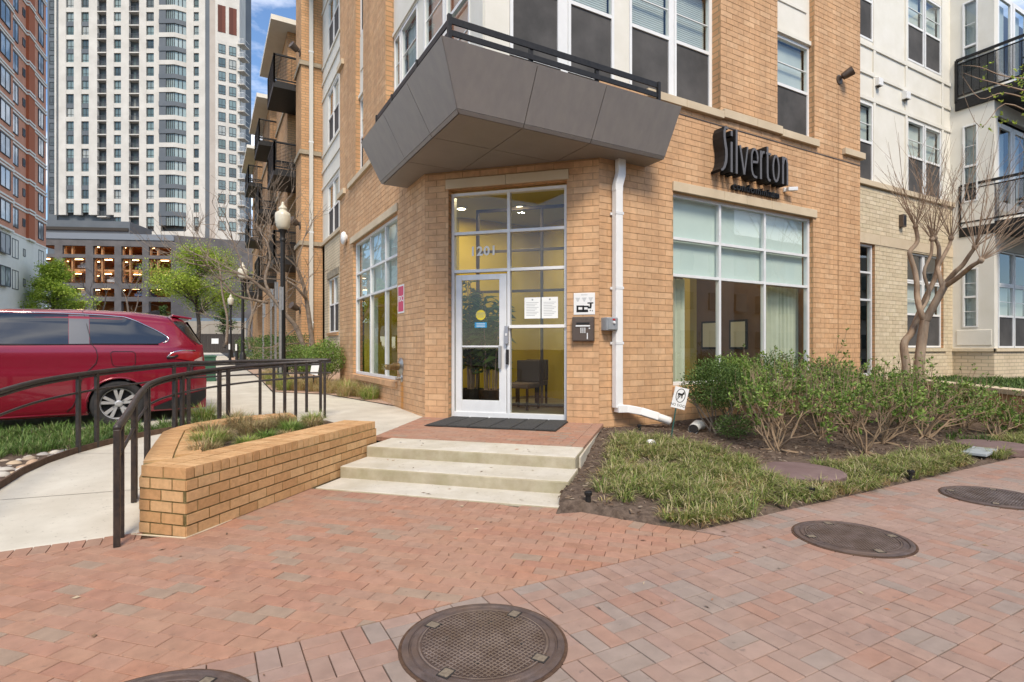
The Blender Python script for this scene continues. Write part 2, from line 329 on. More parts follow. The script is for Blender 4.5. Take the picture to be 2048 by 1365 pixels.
# ------------------------------------------------------------------ walls of single bricks
def brick_wall(parent, name, org, u, z0, z1, length, holes, mat_b, mat_m, L=.305, H=.1016, j=.011, keep=300, ret=.12, proud=.0045, phase=0., world=True, dep=.05, retmat=None, stuff=True):
    """org: 2D foot of the wall's left end seen from outside, u: unit 2D along it (left to right seen from outside).
    holes: (u0, u1, z0, z1). The wall mesh is the mortar bed; every brick stands proud of it."""
    u = Vector((u[0], u[1], 0)).normalized(); n = Vector((u.y, -u.x, 0)); o = Vector((org[0], org[1], 0))
    us = sorted({0, length, *[h[0] for h in holes], *[h[1] for h in holes]}); zs = sorted({z0, z1, *[h[2] for h in holes], *[h[3] for h in holes]})
    us = [x for x in us if 0 <= x <= length]; zs = [z for z in zs if z0 <= z <= z1]
    mb = MB(); P = lambda a, z, d=0.: o+u*a+n*d+Vector((0, 0, z))
    for a, b in zip(us, us[1:]):
        for c, d in zip(zs, zs[1:]):
            ma, mz = (a+b)/2, (c+d)/2
            if any(h[0] < ma < h[1] and h[2] < mz < h[3] for h in holes): continue
            mb.quad(P(a, c), P(b, c), P(b, d), P(a, d))
    for a, b, c, d in holes:                                   # reveals, a hair inside the brick ends
        a, b, d = a+.003, b-.003, d-.003
        mb.quad(P(a, c), P(a, d), P(a, d, -ret), P(a, c, -ret), 1); mb.quad(P(b, d), P(b, c), P(b, c, -ret), P(b, d, -ret), 1)
        mb.quad(P(a, d), P(b, d), P(b, d, -ret), P(a, d, -ret), 1); mb.quad(P(b, c), P(a, c), P(a, c, -ret), P(b, c, -ret), 1)
    wall = mb.build(name, [mat_m, retmat or M['brick_far']], parent, uvs=True)
    bricks = []
    row = 0; z = z0
    while z+H <= z1+.001:
        x = -L+(phase if row % 2 else phase+L/2) % L
        while x < length:
            segs = [(max(0, x+j/2), min(length, x+L-j/2))]
            for a, b, c, d in holes:
                if z+H-j > c+.01 and z+j < d-.01:
                    new = []
                    for s0, s1 in segs:
                        if s1 <= a or s0 >= b: new.append((s0, s1)); continue
                        if s0 < a: new.append((s0, a))
                        if s1 > b: new.append((b, s1))
                    segs = new
            for s0, s1 in segs:
                if s1-s0 > .025: bricks.append((s0, s1, z+j/2, z+H-j/2))
            x += L
        row += 1; z += H
    def area(b):
        c = P((b[0]+b[1])/2, (b[2]+b[3])/2)
        if not in_view(c): return 0
        q = c-CAMP; return (b[1]-b[0])*abs(q.normalized().dot(n))/q.length_squared
    bricks.sort(key=area, reverse=True)
    rz = math.atan2(u.y, u.x); cache = {}
    inner = keep if area(bricks[0]) > 0 else 0
    for b in bricks[:inner]:
        ln = round(b[1]-b[0], 3); h = round(b[3]-b[2], 3)
        if ln not in cache: cache[ln] = MB().box(-ln/2, ln/2, -dep/2, dep/2, -h/2, h/2).mesh('brick', mat_b)
        pr = proud+random.uniform(-.0015, .0015)
        link('brick', cache[ln], wall, P((b[0]+b[1])/2, (b[2]+b[3])/2, pr-dep/2), rz, rot=(random.uniform(-.006, .006), random.uniform(-.003, .003), rz+random.uniform(-.004, .004)))
    mb = MB()
    for b in bricks[inner:]:
        pr = proud+random.uniform(-.0015, .0015); c = P((b[0]+b[1])/2, (b[2]+b[3])/2, pr-dep/2)
        mb.obox(c, u*(b[1]-b[0])/2, n*-dep/2, Vector((0, 0, (b[3]-b[2])/2)))
    if mb.f: tag(mb.build('brickwork', mat_b, wall), kind='stuff')
    return wall
# ------------------------------------------------------------------ plane frames and text
class PF:
    """a wall plane: origin (2D), u to the right seen from outside, n outward"""
    def __init__(s, org, u): s.o = Vector((org[0], org[1], 0)); s.u = Vector((u[0], u[1], 0)).normalized(); s.n = Vector((s.u.y, -s.u.x, 0))
    def P(s, a, z, d=0.): return s.o+s.u*a+s.n*d+Vector((0, 0, z))
    def box(s, mb, a0, a1, z0, z1, d0, d1, mi=0):
        return mb.obox(s.P((a0+a1)/2, (z0+z1)/2, (d0+d1)/2), s.u*abs(a1-a0)/2, s.n*-abs(d1-d0)/2, Vector((0, 0, abs(z1-z0)/2)), mi)
    def mat4(s, a, z, d=0.): 
        m = Matrix((s.u, Vector((0, 0, 1)), s.n)).transposed().to_4x4(); m.translation = s.P(a, z, d); return m
def text(name, txt, size, m, parent, M4, depth=.002, align='CENTER', sx=1., shear=0., spacing=1., bold=0.):
    c = bpy.data.curves.new(name, 'FONT'); c.body = txt; c.size = size; c.extrude = depth; c.align_x = align; c.align_y = 'CENTER'; c.shear = shear; c.space_character = spacing
    c.resolution_u = 3; c.offset = bold
    t = bpy.data.objects.new(name, c); COL.objects.link(t)
    dg = bpy.context.evaluated_depsgraph_get(); me = bpy.data.meshes.new_from_object(t.evaluated_get(dg)); bpy.data.objects.remove(t); bpy.data.curves.remove(c)
    me.transform(Matrix.Diagonal((sx, 1, 1, 1))); me.transform(M4); me.materials.clear(); me.materials.append(m); me.name = name
    o = bpy.data.objects.new(name, me); COL.objects.link(o)
    if parent is not None: o.parent = parent
    return o
RW = PF((5.25, 6.68), (1, 0)); LW = PF((3.2, 15.43), (0, -1)); CW = PF((3.2, 8.73), (1, -1))
RX = lambda X: X-5.25
LY = lambda Y: 15.43-Y

condo = empty('condominium_building', (3.2, 6.68, 0), label='orange brick condominium with glass corner entrance under a grey metal canopy', cat='building')
condo.location = (0, 0, 0)
XE = 12.33
brick_wall(condo, 'wall', (5.25, 6.68), (1, 0), -.1, 5.6, XE-5.25, [(RX(6.8), RX(10.66), .78, 4.04)], M['brick'], M['mortar'])
brick_wall(condo, 'wall', (7.95, 6.68), (1, 0), 5.6, 11.4, XE-7.95, [(9.53-7.95, 10.70-7.95, 5.62, 11.3)], M['brick'], M['mortar'], keep=150, ret=.2)
brick_wall(condo, 'wall', (3.2, 15.43), (0, -1), -.1, 5.6, 15.43-8.73, [(LY(13.92), LY(10.25), .78, 4.04)], M['brick'], M['mortar'])
brick_wall(condo, 'wall', (3.2, 15.43), (0, -1), 5.6, 12.6, 15.43-11.05, [(LY(13.62), LY(12.88), 5.62, 12.4)], M['brick'], M['mortar'], keep=120, ret=.2)
brick_wall(condo, 'wall', (3.2, 8.73), (1, -1), .05, 4.4, 2.899, [(.42, 2.40, .05, 4.045)], M['brick'], M['mortar'], phase=.06, ret=.22)
mb = MB()                                                            # end returns and the core behind the walls
XR = XE+.004; mb.quad((XR, 6.68, -.1), (XR, 7.6, -.1), (XR, 7.6, 11.4), (XR, 6.68, 11.4)); mb.build('return_wall', M['brick_far'], condo, uvs=True)
mb = MB(); mb.quad((3.2, 15.434, 12.6), (3.2, 15.434, -.1), (4.1, 15.434, -.1), (4.1, 15.434, 12.6)); mb.build('return_wall', M['brick_far'], condo, uvs=True)
mb = MB()
mb.prism([(3.42, 15.4), (3.42, 6.92), (12.3, 6.92), (12.3, 15.4)], 11.2, 12.6)      # roof over the core
mb.box(3.42, 12.3, 6.92, 15.4, 4.75, 4.95)
mb.box(11.26, 11.3, 6.92, 15.4, .2, 4.74); mb.box(3.42, 12.3, 15.2, 15.3, .2, 12.); mb.box(12.1, 12.25, 6.95, 15.2, 4.9, 12.)
mb.build('floor_slab', M['interior'], condo)

def stone(pf, a0, a1, z0, z1, d0=-.02, d1=.035, name='lintel_stone', m=None, parent=condo, bev=.006):
    mb = MB(); pf.box(mb, a0, a1, z0, z1, d0, d1); return mb.build(name, m or M['stone'], parent, bevel=bev)
# lintels and ledges, each block a stone of its own
for a, b in ((6.78, 8.02), (8.025, 8.62), (8.625, 9.33), (9.335, 10.75)): stone(RW, RX(a), RX(b), 4.045, 4.205, -.1)
for a, b in ((14.12, 12.93), (12.925, 11.75), (11.745, 11.28), (11.275, 10.2)): stone(LW, LY(a), LY(b), 4.045, 4.2, -.1)
for a, b in ((.38, 1.41), (1.415, 2.43)): stone(CW, a, b, 4.05, 4.2, -.1)
for a, b, z0, z1 in ((6.19, 7.05, 5.47, 5.6), (7.055, 7.97, 5.47, 5.6), (7.975, 8.86, 5.5, 5.65), (8.865, 9.6, 5.5, 5.65), (9.605, 10.77, 5.47, 5.61)): stone(RW, RX(a), RX(b), z0, z1, -.1, .075, 'ledge_stone')
stone(RW, RX(11.66), RX(12.41), 5.49, 5.62, -.1, .08, 'ledge_stone')
for a, b in ((14.25, 13.3), (13.295, 12.2), (12.195, 11.2), (11.195, 10.3), (10.295, 9.69)): stone(LW, LY(a), LY(b), 5.47, 5.6, -.1, .07, 'ledge_stone')
for z in (5.49,): stone(LW, LY(15.5), LY(14.7), z, z+.14, -.1, .08, 'ledge_stone')
stone(LW, LY(15.5), LY(14.9), 8.98, 9.12, -.1, .08, 'ledge_stone')
mb = MB(); RW.box(mb, RX(6.2), RX(XE), 5.352, 5.37, -.01, .014); mb.build('shade_strip', M['bronze'], condo)  # proud dark strip painted in for the shade of a recessed course
# brick sills under the ground floor windows
for pf, a0, a1 in ((RW, RX(6.8), RX(10.66)), (LW, LY(13.92), LY(10.25))):
    mb = MB(); pf.box(mb, a0-.02, a1+.02, .665, .785, -.1, .055); mb.build('window_sill', M['brick'], condo, bevel=.008)
    n = int((a1-a0)/.21); st = (a1-a0)/n

def pane_grid(parent, pf, name, a0, a1, z0, z1, cuts_u, cuts_z, dep=-.12, fw=.055, depth=.09, m_frame=None, m_glass=None, mid=.05, skip=(), frame_bottom=None, no_bar=()):
    """aluminium framed glazing: frame with mullions, every pane a child of it"""
    m_frame = m_frame or M['alu']; m_glass = m_glass or M['glass']
    us = [a0]+list(cuts_u)+[a1]; zs = [z0]+list(cuts_z)+[z1]
    mb = MB(); f = lambda *k: pf.box(mb, *k)
    fb = frame_bottom or fw
    f(a0, a0+fw, z0, z1, dep-depth/2, dep+depth/2); f(a1-fw, a1, z0, z1, dep-depth/2, dep+depth/2)
    f(a0+fw, a1-fw, z0, z0+fb, dep-depth/2, dep+depth/2+.002); f(a0+fw, a1-fw, z1-fw, z1, dep-depth/2, dep+depth/2+.002)
    for c in cuts_u: f(c-mid/2, c+mid/2, z0+fb, z1-fw, dep-depth/2+.004, dep+depth/2-.003)
    for i in range(len(us)-1):
        x0 = us[i]+(fw if i == 0 else mid/2); x1 = us[i+1]-(fw if i == len(us)-2 else mid/2)
        for c in cuts_z:
            if (i, c) in no_bar: continue
            f(x0, x1, c-mid/2, c+mid/2, dep-depth/2+.006, dep+depth/2-.006)
    fr = mb.build(name, m_frame, parent, bevel=.004)
    for i in range(len(us)-1):
        for k in range(len(zs)-1):
            if (i, k) in skip: continue
            x0 = us[i]+(fw if i == 0 else mid/2); x1 = us[i+1]-(fw if i == len(us)-2 else mid/2)
            q0 = zs[k]+(fb if k == 0 else mid/2); q1 = zs[k+1]-(fw if k == len(zs)-2 else mid/2)
            g = MB(); g.quad(pf.P(x0, q0, dep), pf.P(x1, q0, dep), pf.P(x1, q1, dep), pf.P(x0, q1, dep)); g.build('pane', m_glass, fr)
    return fr
wr = pane_grid(condo, RW, 'window', RX(6.8), RX(10.66), .79, 4.04, [RX(8.04), RX(9.28)], [2.66, 3.285], fw=.06)
wl = pane_grid(condo, LW, 'window', LY(13.92), LY(10.25), .79, 4.04, [LY(12.55), LY(11.35)], [2.65, 3.265], fw=.06)
# entrance glazing: left bay holds the door, right bay is fixed
E0, E1, EM = .43, 2.39, 1.425
st = pane_grid(condo, CW, 'entrance_glazing', E0, E1, .275, 4.0, [EM], [1.77, 2.70, 3.33], dep=-.16, fw=.05, depth=.11, mid=.05, m_glass=M['clear_glass'], skip=((0, 0), (0, 1)), frame_bottom=.09, no_bar=((0, 1.77),))
D0, D1, DZ0, DZ1 = .50, 1.385, .292, 2.64
mb = MB(); dd0, dd1 = -.175, -.125
CW.box(mb, D0, D0+.105, DZ0, DZ1, dd0, dd1); CW.box(mb, D1-.125, D1, DZ0, DZ1, dd0, dd1); CW.box(mb, D0+.105, D1-.125, DZ1-.09, DZ1, dd0, dd1); CW.box(mb, D0+.105, D1-.125, DZ0, DZ0+.27, dd0, dd1)
CW.box(mb, D0+.105, D1-.125, 1.435, 1.465, -.165, -.135)
door = mb.build('door', M['alu'], condo, bevel=.004)
g = MB(); g.quad(CW.P(D0+.105, DZ0+.27, -.15), CW.P(D1-.125, DZ0+.27, -.15), CW.P(D1-.125, DZ1-.09, -.15), CW.P(D0+.105, DZ1-.09, -.15)); g.build('pane', M['clear_glass'], door)
mb = MB(); CW.box(mb, D1-.125, D1-.075, 1.09, 1.46, -.10, -.07); CW.box(mb, D1-.115, D1-.085, 1.10, 1.13, -.13, -.10); CW.box(mb, D1-.115, D1-.085, 1.42, 1.45, -.13, -.10); mb.build('handle', mat('grey_handle', (.34, .34, .34), rough=.35, metal=.6), door, bevel=.006)
mb = MB(); CW.box(mb, D1-.02, D1+.045, 1.49, 1.78, -.105, -.06); CW.box(mb, D1+.005, D1+.05, 1.16, 1.40, -.10, -.06, 1); CW.box(mb, D1-.005, D1+.03, 1.62, 1.66, -.06, -.05, 2)
mb.build('lock', [mat('steel_lock', (.36, .36, .38), rough=.4, metal=.6), M['black'], M['alu']], door, bevel=.005)
mb = MB(); CW.box(mb, D0+.0, D1-.0, .268, .285, -.22, -.06); mb.build('threshold', M['alu'], condo, bevel=.003)
mb = MB(); CW.box(mb, EM+.02, E1+.03, 1.745, 1.795, -.10, -.07); mb.build('push_bar', M['white'], st, bevel=.004)
text('street_number', '1201', .21, M['white'], condo, CW.mat4(.98, 3.02, -.14), .002, sx=1.02, spacing=1.12, bold=.006)
M['sticker_y'] = mat('yellow_sticker', (.75, .62, .06), rough=.6); M['sticker_b'] = mat('blue_sticker', (.04, .30, .55), rough=.6); M['paper'] = mat('white_paper', (.78, .80, .78), rough=.7); M['ink'] = mat('grey_print', (.30, .32, .33), rough=.7)
def disc(pf, a, z, d, r, m, name, parent, k=20, h=.003):
    mb = MB(); mb.lathe([(r, 0), (r, h)], sides=k, mat4=pf.mat4(a, z, d)); return mb.build(name, m, parent)
s_ = disc(CW, .935, 1.97, -.147, .085, M['sticker_y'], 'sticker', door)
for k, (t, dz) in enumerate((('WARNING', .03), ('AUTOMATIC', 0), ('DOOR', -.03))): text('print', t, .035, M['ink'], s_, CW.mat4(.935, 1.97+dz, -.143), .0005)
mb = MB(); CW.box(mb, .83, 1.04, 1.76, 1.85, -.147, -.144); s_ = mb.build('sticker', M['sticker_b'], door)
for k in range(3):
    mb = MB(); CW.box(mb, .86, 1.01, 1.775+k*.024, 1.783+k*.024, -.144, -.143); mb.build('print', M['paper'], s_)
for a in (1.68, 1.965):
    mb = MB(); CW.box(mb, a, a+.265, 1.90, 2.24, -.157, -.155); p_ = tag(mb.build('notice', M['paper'], None), 'typed white notice taped inside the entrance glass, '+('left of the pair' if a < 1.9 else 'right of the pair'), 'notice', 'paper notices on the entrance glass')
    mb = MB(); CW.box(mb, a+.12, a+.145, 2.19, 2.215, -.155, -.154)
    for k in range(9):
        CW.box(mb, a+.03, a+.235-(k % 3)*.03, 2.16-k*.026-.006, 2.16-k*.026, -.155, -.154)
    mb.build('print', M['ink'], p_)

# ---- lobby behind the glass
lob = [(3.48, 8.92), (5.43, 6.97), (11.2, 6.97), (11.2, 13.9), (3.48, 13.9)]
mb = MB(); mb.poly([(x, y, .27) for x, y in lob]); mb.build('lobby_floor', mat('lobby_floor', (.16, .145, .12), (.22, .20, .17), scale=3, rough=.35), condo)
mb = MB(); mb.poly([(x, y, 4.32) for x, y in lob[::-1]]); ceil = mb.build('lobby_ceiling', mat('lobby_ceiling', (.50, .45, .16), rough=.9), condo)
mb = MB(); mb.quad((11.2, 13.9, .27), (3.48, 13.9, .27), (3.48, 13.9, 4.32), (11.2, 13.9, 4.32)); mb.quad((11.2, 6.97, .27), (11.2, 13.9, .27), (11.2, 13.9, 4.32), (11.2, 6.97, 4.32))
mb.box(4.9, 7.2, 11.2, 11.4, .27, 4.32); mb.box(7.0, 7.2, 10.2, 11.2, .27, 4.32)
mb.build('lobby_wall', mat('yellow_wall', (.50, .37, .035), (.54, .40, .045), scale=2, rough=.9), condo)
mb = MB(); mb.box(9.05, 9.25, 8.4, 8.6, .275, 4.31); mb.build('lobby_column', mat('tan_column', (.62, .45, .14), rough=.8), condo)
mb = MB(); mb.box(7.4, 11.0, 10.4, 10.6, .27, 4.32); mb.box(11.05, 11.17, 7.0, 13.8, .275, 4.31); mb.build('lobby_panelling', mat('brown_panelling', (.15, .08, .042), (.20, .11, .06), scale=2, rough=.5), condo)
for y, z, wy, wz in ((7.9, 1.75, .5, .7), (8.75, 1.75, .5, .7), (9.6, 1.75, .5, .7)):
    t = empty('framed_picture', (11.045, y, z), label='dark framed picture on the brown lobby wall, '+('nearest the window' if y < 8 else 'the middle one of three' if y < 9 else 'farthest from the window'), cat='picture', group='framed pictures on the lobby wall')
    mb = MB(); mb.box(-.03, 0, -wy/2, wy/2, -wz/2, wz/2); mb.build('frame', M['black'], t); mb = MB(); mb.box(-.034, -.03, -wy/2+.05, wy/2-.05, -wz/2+.05, wz/2-.05); mb.build('print', M['cream_panel'], t)
IV = PF(CW.P(0, 0, -2.0).xy, (1, -1))                                # inner glazed screen of the vestibule
pane_grid(condo, IV, 'inner_screen', .2, 2.9, .28, 4.2, [1.55], [2.55, 3.35], dep=0, fw=.06, depth=.06, m_frame=M['bronze'], m_glass=M['inner_glass'])
lamp_face = emission('lamp_face', (1, .86, .55), 9)
for k, (x, y) in enumerate(((4.75, 8.95), (5.6, 9.7), (4.6, 10.4), (7.8, 8.4), (9.8, 8.4), (8.0, 10.9), (10.0, 11.0), (4.4, 12.4))):
    t = empty('downlight', (x, y, 4.3), label='round recessed ceiling downlight in the lobby, '+('nearest above the door', 'second behind the door', 'third, deeper behind the door', 'left one behind the big right window', 'right one behind the big right window', 'rear left behind the big right window', 'rear right behind the big right window', 'one behind the left window')[k], cat='ceiling light', group='lobby ceiling downlights')
    mb = MB(); mb.lathe([(.085, -.006), (.085, .0)], sides=16); mb.build('lens', lamp_face, t)
    mb = MB(); mb.lathe([(.115, -.003), (.115, .015)], sides=16); mb.build('ring', M['white'], t)
    ld = bpy.data.lights.new('downlight_lamp', 'AREA'); ld.shape = 'DISK'; ld.size = .16; ld.energy = 15 if k < 3 else 13 if k < 7 else 8; ld.color = (1, .83, .5)
    lo = bpy.data.objects.new('downlight_lamp', ld); COL.objects.link(lo); lo.parent = t; lo.location = (0, 0, -.02)
# curtains and roller blinds in the big windows
def curtain(pf, a0, a1, z0, z1, d, label, folds, m, parent=None):
    mb = MB(); n = int((a1-a0)*60); pts = [(a0+(a1-a0)*i/n, d+.035*math.sin(i/n*folds*2*PI)+.012*math.sin(i*1.7)) for i in range(n+1)]
    for (p, dp), (q, dq) in zip(pts, pts[1:]): mb.quad(pf.P(p, z0, dp), pf.P(q, z0, dq), pf.P(q, z1, dq), pf.P(p, z1, dp))
    o = mb.build('curtain', m, parent, smooth=True)
    return tag(o, label, 'curtain', 'sheer curtains in the ground floor windows')
M['sheer'] = mat('sheer_curtain', (.60, .60, .48), (.68, .67, .54), scale=3, rough=.9)
M['roller'] = mat('roller_blind', (.70, .77, .73), (.76, .82, .78), scale=1, rough=.85)
for a0, a1, lb in ((7.22, 7.5, 'sheer pale curtain drawn to the left end of the window under the sign'), (9.75, 10.8, 'wide sheer pale curtain behind the right third of the window under the sign')): curtain(RW, RX(a0), RX(a1), .3, 2.66, -.42, lb, (a1-a0)*9, M['sheer'])
for a0, a1, lb in ((13.8, 13.2, 'sheer curtain at the far end of the window left of the door'), (10.85, 10.3, 'sheer curtain at the near end of the window left of the door')): curtain(LW, LY(a0), LY(a1), .3, 2.65, -.42, lb, 5, M['sheer'])
for pf, a0, a1, z, lb in ((RW, RX(6.86), RX(10.6), 2.66, 'pale green roller blind pulled half down behind the window under the sign'), (LW, LY(13.86), LY(10.3), 2.65, 'pale green roller blind pulled half down behind the window left of the door')):
    mb = MB(); pf.box(mb, a0, a1, z, 4.02, -.20, -.195); r_ = tag(mb.build('roller_blind', M['roller']), lb, 'blind', 'roller blinds in the ground floor windows')
# lobby furniture
def leaf_blade(mb, p, d, ln, wd, droop, mi=0, nz=.0):
    p = Vector(p); d = Vector(d).normalized(); s = d.cross(Vector((0, 0, 1)))
    s = s.normalized()*wd/2 if s.length > 1e-3 else Vector((wd/2, 0, 0))
    q = p+d*ln*.5; r = p+d*ln-Vector((0, 0, droop*ln)); 
    n = len(mb.v); mb.v += [tuple(p), tuple(q-s), tuple(q+s), tuple(r)]; mb.f += [(n, n+1, n+3), (n, n+3, n+2)]; mb.mi += [mi, mi]
for k, (x, y, hgt) in enumerate(((4.55, 8.95, 2.3), (4.35, 9.35, 2.6))):
    t = empty('bamboo_palm', (x, y, .27), label=('bushy bamboo palm in a dark pot just behind the door glass' if k == 0 else 'taller bamboo palm in a dark pot farther inside the lobby'), cat='potted plant', group='potted palms in the lobby')
    mb = MB(); mb.lathe([(.16, 0), (.22, .4), (.20, .4), (.19, .36)], sides=14); mb.build('pot', M['black'], t)
    ms = MB(); ml = MB(); rg = random.Random(40+k)
    for i in range(16):
        a = rg.uniform(0, 6.28); h = hgt*rg.uniform(.6, 1); r = rg.uniform(.02, .12); lean = rg.uniform(.02, .16)
        pts = [Vector((math.cos(a)*(r+lean*f*f*h), math.sin(a)*(r+lean*f*f*h), .36+(h-.36)*f)) for f in (0, .35, .7, 1)]
        ms.tube(pts, [.012, .010, .008, .005], 5)
        for j in range(34):
            f = rg.uniform(.3, 1); q = pts[0].lerp(pts[3], f); b = rg.uniform(0, 6.28)
            leaf_blade(ml, q, (math.cos(b), math.sin(b), rg.uniform(-.1, .7)), rg.uniform(.16, .34), .022, rg.uniform(.1, .6))
    ms.build('cane', M['bark'], t); tag(ml.build('foliage', M['leaf_dark'], t), kind='stuff')
def lobby_chair(x, y, rz, label):
    t = empty('lobby_chair', (x, y, .27), rz, label, 'chair', 'chairs in the lobby')
    m = mat('chair_fabric', (.10, .075, .06), rough=.8)
    mb = MB(); mb.box(-.25, .25, -.25, .25, .40, .50); mb.build('seat', m, t, bevel=.02)
    mb = MB(); mb.box(-.25, .25, .20, .27, .50, .92); mb.build('backrest', m, t, bevel=.02)
    me = MB().box(-.018, .018, -.018, .018, 0, .42).mesh('leg', M['black'])
    for a in (-.22, .22):
        for b in (-.22, .22): link('leg', me, t, (a, b, 0))
lobby_chair(5.25, 9.0, R(-60), 'dark lobby chair seen low through the door glass'); lobby_chair(5.75, 9.5, R(-60), 'dark lobby chair behind the first one by the door')
lobby_chair(8.0, 8.3, R(170), 'dark lobby chair behind the window under the sign')

# ---- corner bay above the canopy: white framed windows
BR_ = PF((3.38, 6.86), (1, 0)); BL = PF((3.38, 11.05), (0, -1))
def sash_window(parent, pf, a0, a1, z0, z1, meet, dep=0., fw=.05, lower='screen', upper='blind', name='window', bars=True, m_frame=None):
    """double hung window: frame with meeting rail, two panes, a screen or blind behind each, thin glazing bars"""
    mf = m_frame or M['white']
    mb = MB(); f = lambda *k: pf.box(mb, *k); D0_, D1_ = dep-.04, dep+.04
    f(a0, a0+fw, z0, z1, D0_, D1_); f(a1-fw, a1, z0, z1, D0_, D1_); f(a0+fw, a1-fw, z0, z0+fw, D0_, D1_-.002); f(a0+fw, a1-fw, z1-fw, z1, D0_, D1_-.002); f(a0+fw, a1-fw, meet-.028, meet+.028, D0_, D1_-.004)
    if bars:
        for q0, q1 in ((z0+fw, meet), (meet, z1-fw)): f(a0+fw, a1-fw, (q0+q1)/2-.008, (q0+q1)/2+.008, dep-.02, dep+.012)
    fr = mb.build(name, mf, parent)
    for q0, q1, kind in ((z0+fw, meet-.028, lower), (meet+.028, z1-fw, upper)):
        g = MB(); g.quad(pf.P(a0+fw, q0, dep+.005), pf.P(a1-fw, q0, dep+.005), pf.P(a1-fw, q1, dep+.005), pf.P(a0+fw, q1, dep+.005)); g.build('pane', M['glass'], fr)
        b = MB(); bd = dep+.014 if kind == 'screen' else dep-.09
        if kind == 'slats':
            n = max(2, int((q1-q0)/.035))
            for k in range(n):
                zz = q0+(q1-q0)*(k+.5)/n; pf.box(b, a0+fw, a1-fw, zz-.012, zz+.013, bd-.008, bd)
            pf.box(b, a0+fw, a1-fw, q0, q1, bd-.03, bd-.02)
            b.build('blind', M['blind'], fr)
        else:
            b.quad(pf.P(a0+fw, q0, bd), pf.P(a1-fw, q0, bd), pf.P(a1-fw, q1, bd), pf.P(a0+fw, q1, bd)); b.build('screen' if kind == 'screen' else 'blind', M['screen'] if kind == 'screen' else (M['interior'] if kind == 'dark' else M['blind']), fr)
    return fr
def panels(parent, pf, rects, m=None, name='panel', d0=-.05, d1=0.):
    for a0, a1, z0, z1 in rects:
        mb = MB(); pf.box(mb, a0, a1, z0, z1, d0, d1); mb.build(name, m or M['cream_panel'], parent, bevel=.004)
bx = lambda X: X-3.38
by = lambda Y: 11.05-Y
for Z in (5.62, 9.12):
    zt = Z+2.13; zm = Z+1.08
    for a, b, u in ((3.79, 4.66, 'dark'), (4.80, 5.69, 'slats'), (6.01, 6.93, 'slats'), (7.01, 7.91, 'slats')): sash_window(condo, BR_, bx(a), bx(b), Z, zt, zm, -.03, upper=u)
    for a, b in ((3.40, 3.785), (4.663, 4.797), (5.693, 6.007), (6.933, 7.007), (7.913, 7.98)): panels(condo, BR_, [(bx(a), bx(b), Z-.02, zt+.02)], M['white'] if b-a < .2 else None)
    panels(condo, BR_, [(0, bx(7.98), zt+.022, Z+3.47)], d0=-.06, d1=.01)
    for a, b in ((11.0, 10.62), (10.57, 9.62), (9.27, 8.33), (8.27, 7.33)): 
        if a-b < .5: continue
        sash_window(condo, BL, by(a), by(b), Z, zt, zm, -.03, lower='blind', upper='slats')
    sash_window(condo, BL, by(11.56)+.53, by(10.62), Z, zt, zm, -.03, lower='blind', upper='slats')
    for a, b in ((11.05, 11.03), (10.615, 10.575), (9.615, 9.275), (8.325, 8.275), (7.325, 6.90)): panels(condo, BL, [(by(a), by(b), Z-.02, zt+.02)], M['white'] if a-b < .2 else None)
    panels(condo, BL, [(0, by(6.88), zt+.022, Z+3.47)], d0=-.06, d1=.01)
    for z in (zt+.06, zt+1.1):
        mb = MB(); BR_.box(mb, 0, bx(7.98), z, z+.07, .01, .04); BL.box(mb, 0, by(6.8), z, z+.07, .01, .04); mb.build('trim', M['cream_panel'], condo)
mb = MB(); mb.box(3.39, 3.47, 6.87, 6.95, 5.6, 12.4); mb.build('corner_post', M['cream_panel'], condo)
mb = MB(); mb.quad((7.946, 6.68, 5.6), (7.946, 6.88, 5.6), (7.946, 6.88, 11.4), (7.946, 6.68, 11.4)); mb.build('return_wall', M['brick_far'], condo, uvs=True)
mb = MB(); mb.quad((3.2, 11.046, 5.6), (3.2, 11.046, 12.6), (3.4, 11.046, 12.6), (3.4, 11.046, 5.6)); mb.build('return_wall', M['brick_far'], condo, uvs=True)
# window strips in the upper brick walls, a white spandrel panel between the storeys
for pf, a0, a1 in ((PF((9.53, 6.68), (1, 0)), 0, 1.17), (PF((3.2, 13.62), (0, -1)), 0, .74)):
    for Z in (5.63, 9.12):
        sash_window(condo, pf, a0+.005, a1-.005, Z, Z+1.9, Z+.95, -.15, upper='blind', lower='screen')
        panels(condo, pf, [(a0+.005, a1-.005, Z+1.905, min(Z+3.45, 11.3))], d0=-.2, d1=-.10)
        mb = MB(); pf.box(mb, a0+.0, a1+.02, Z+1.92, Z+2.0, -.10, -.06); pf.box(mb, a0+.12, a1-.12, Z+2.55, Z+2.59, -.10, -.08); mb.build('trim', M['cream_panel'], condo)

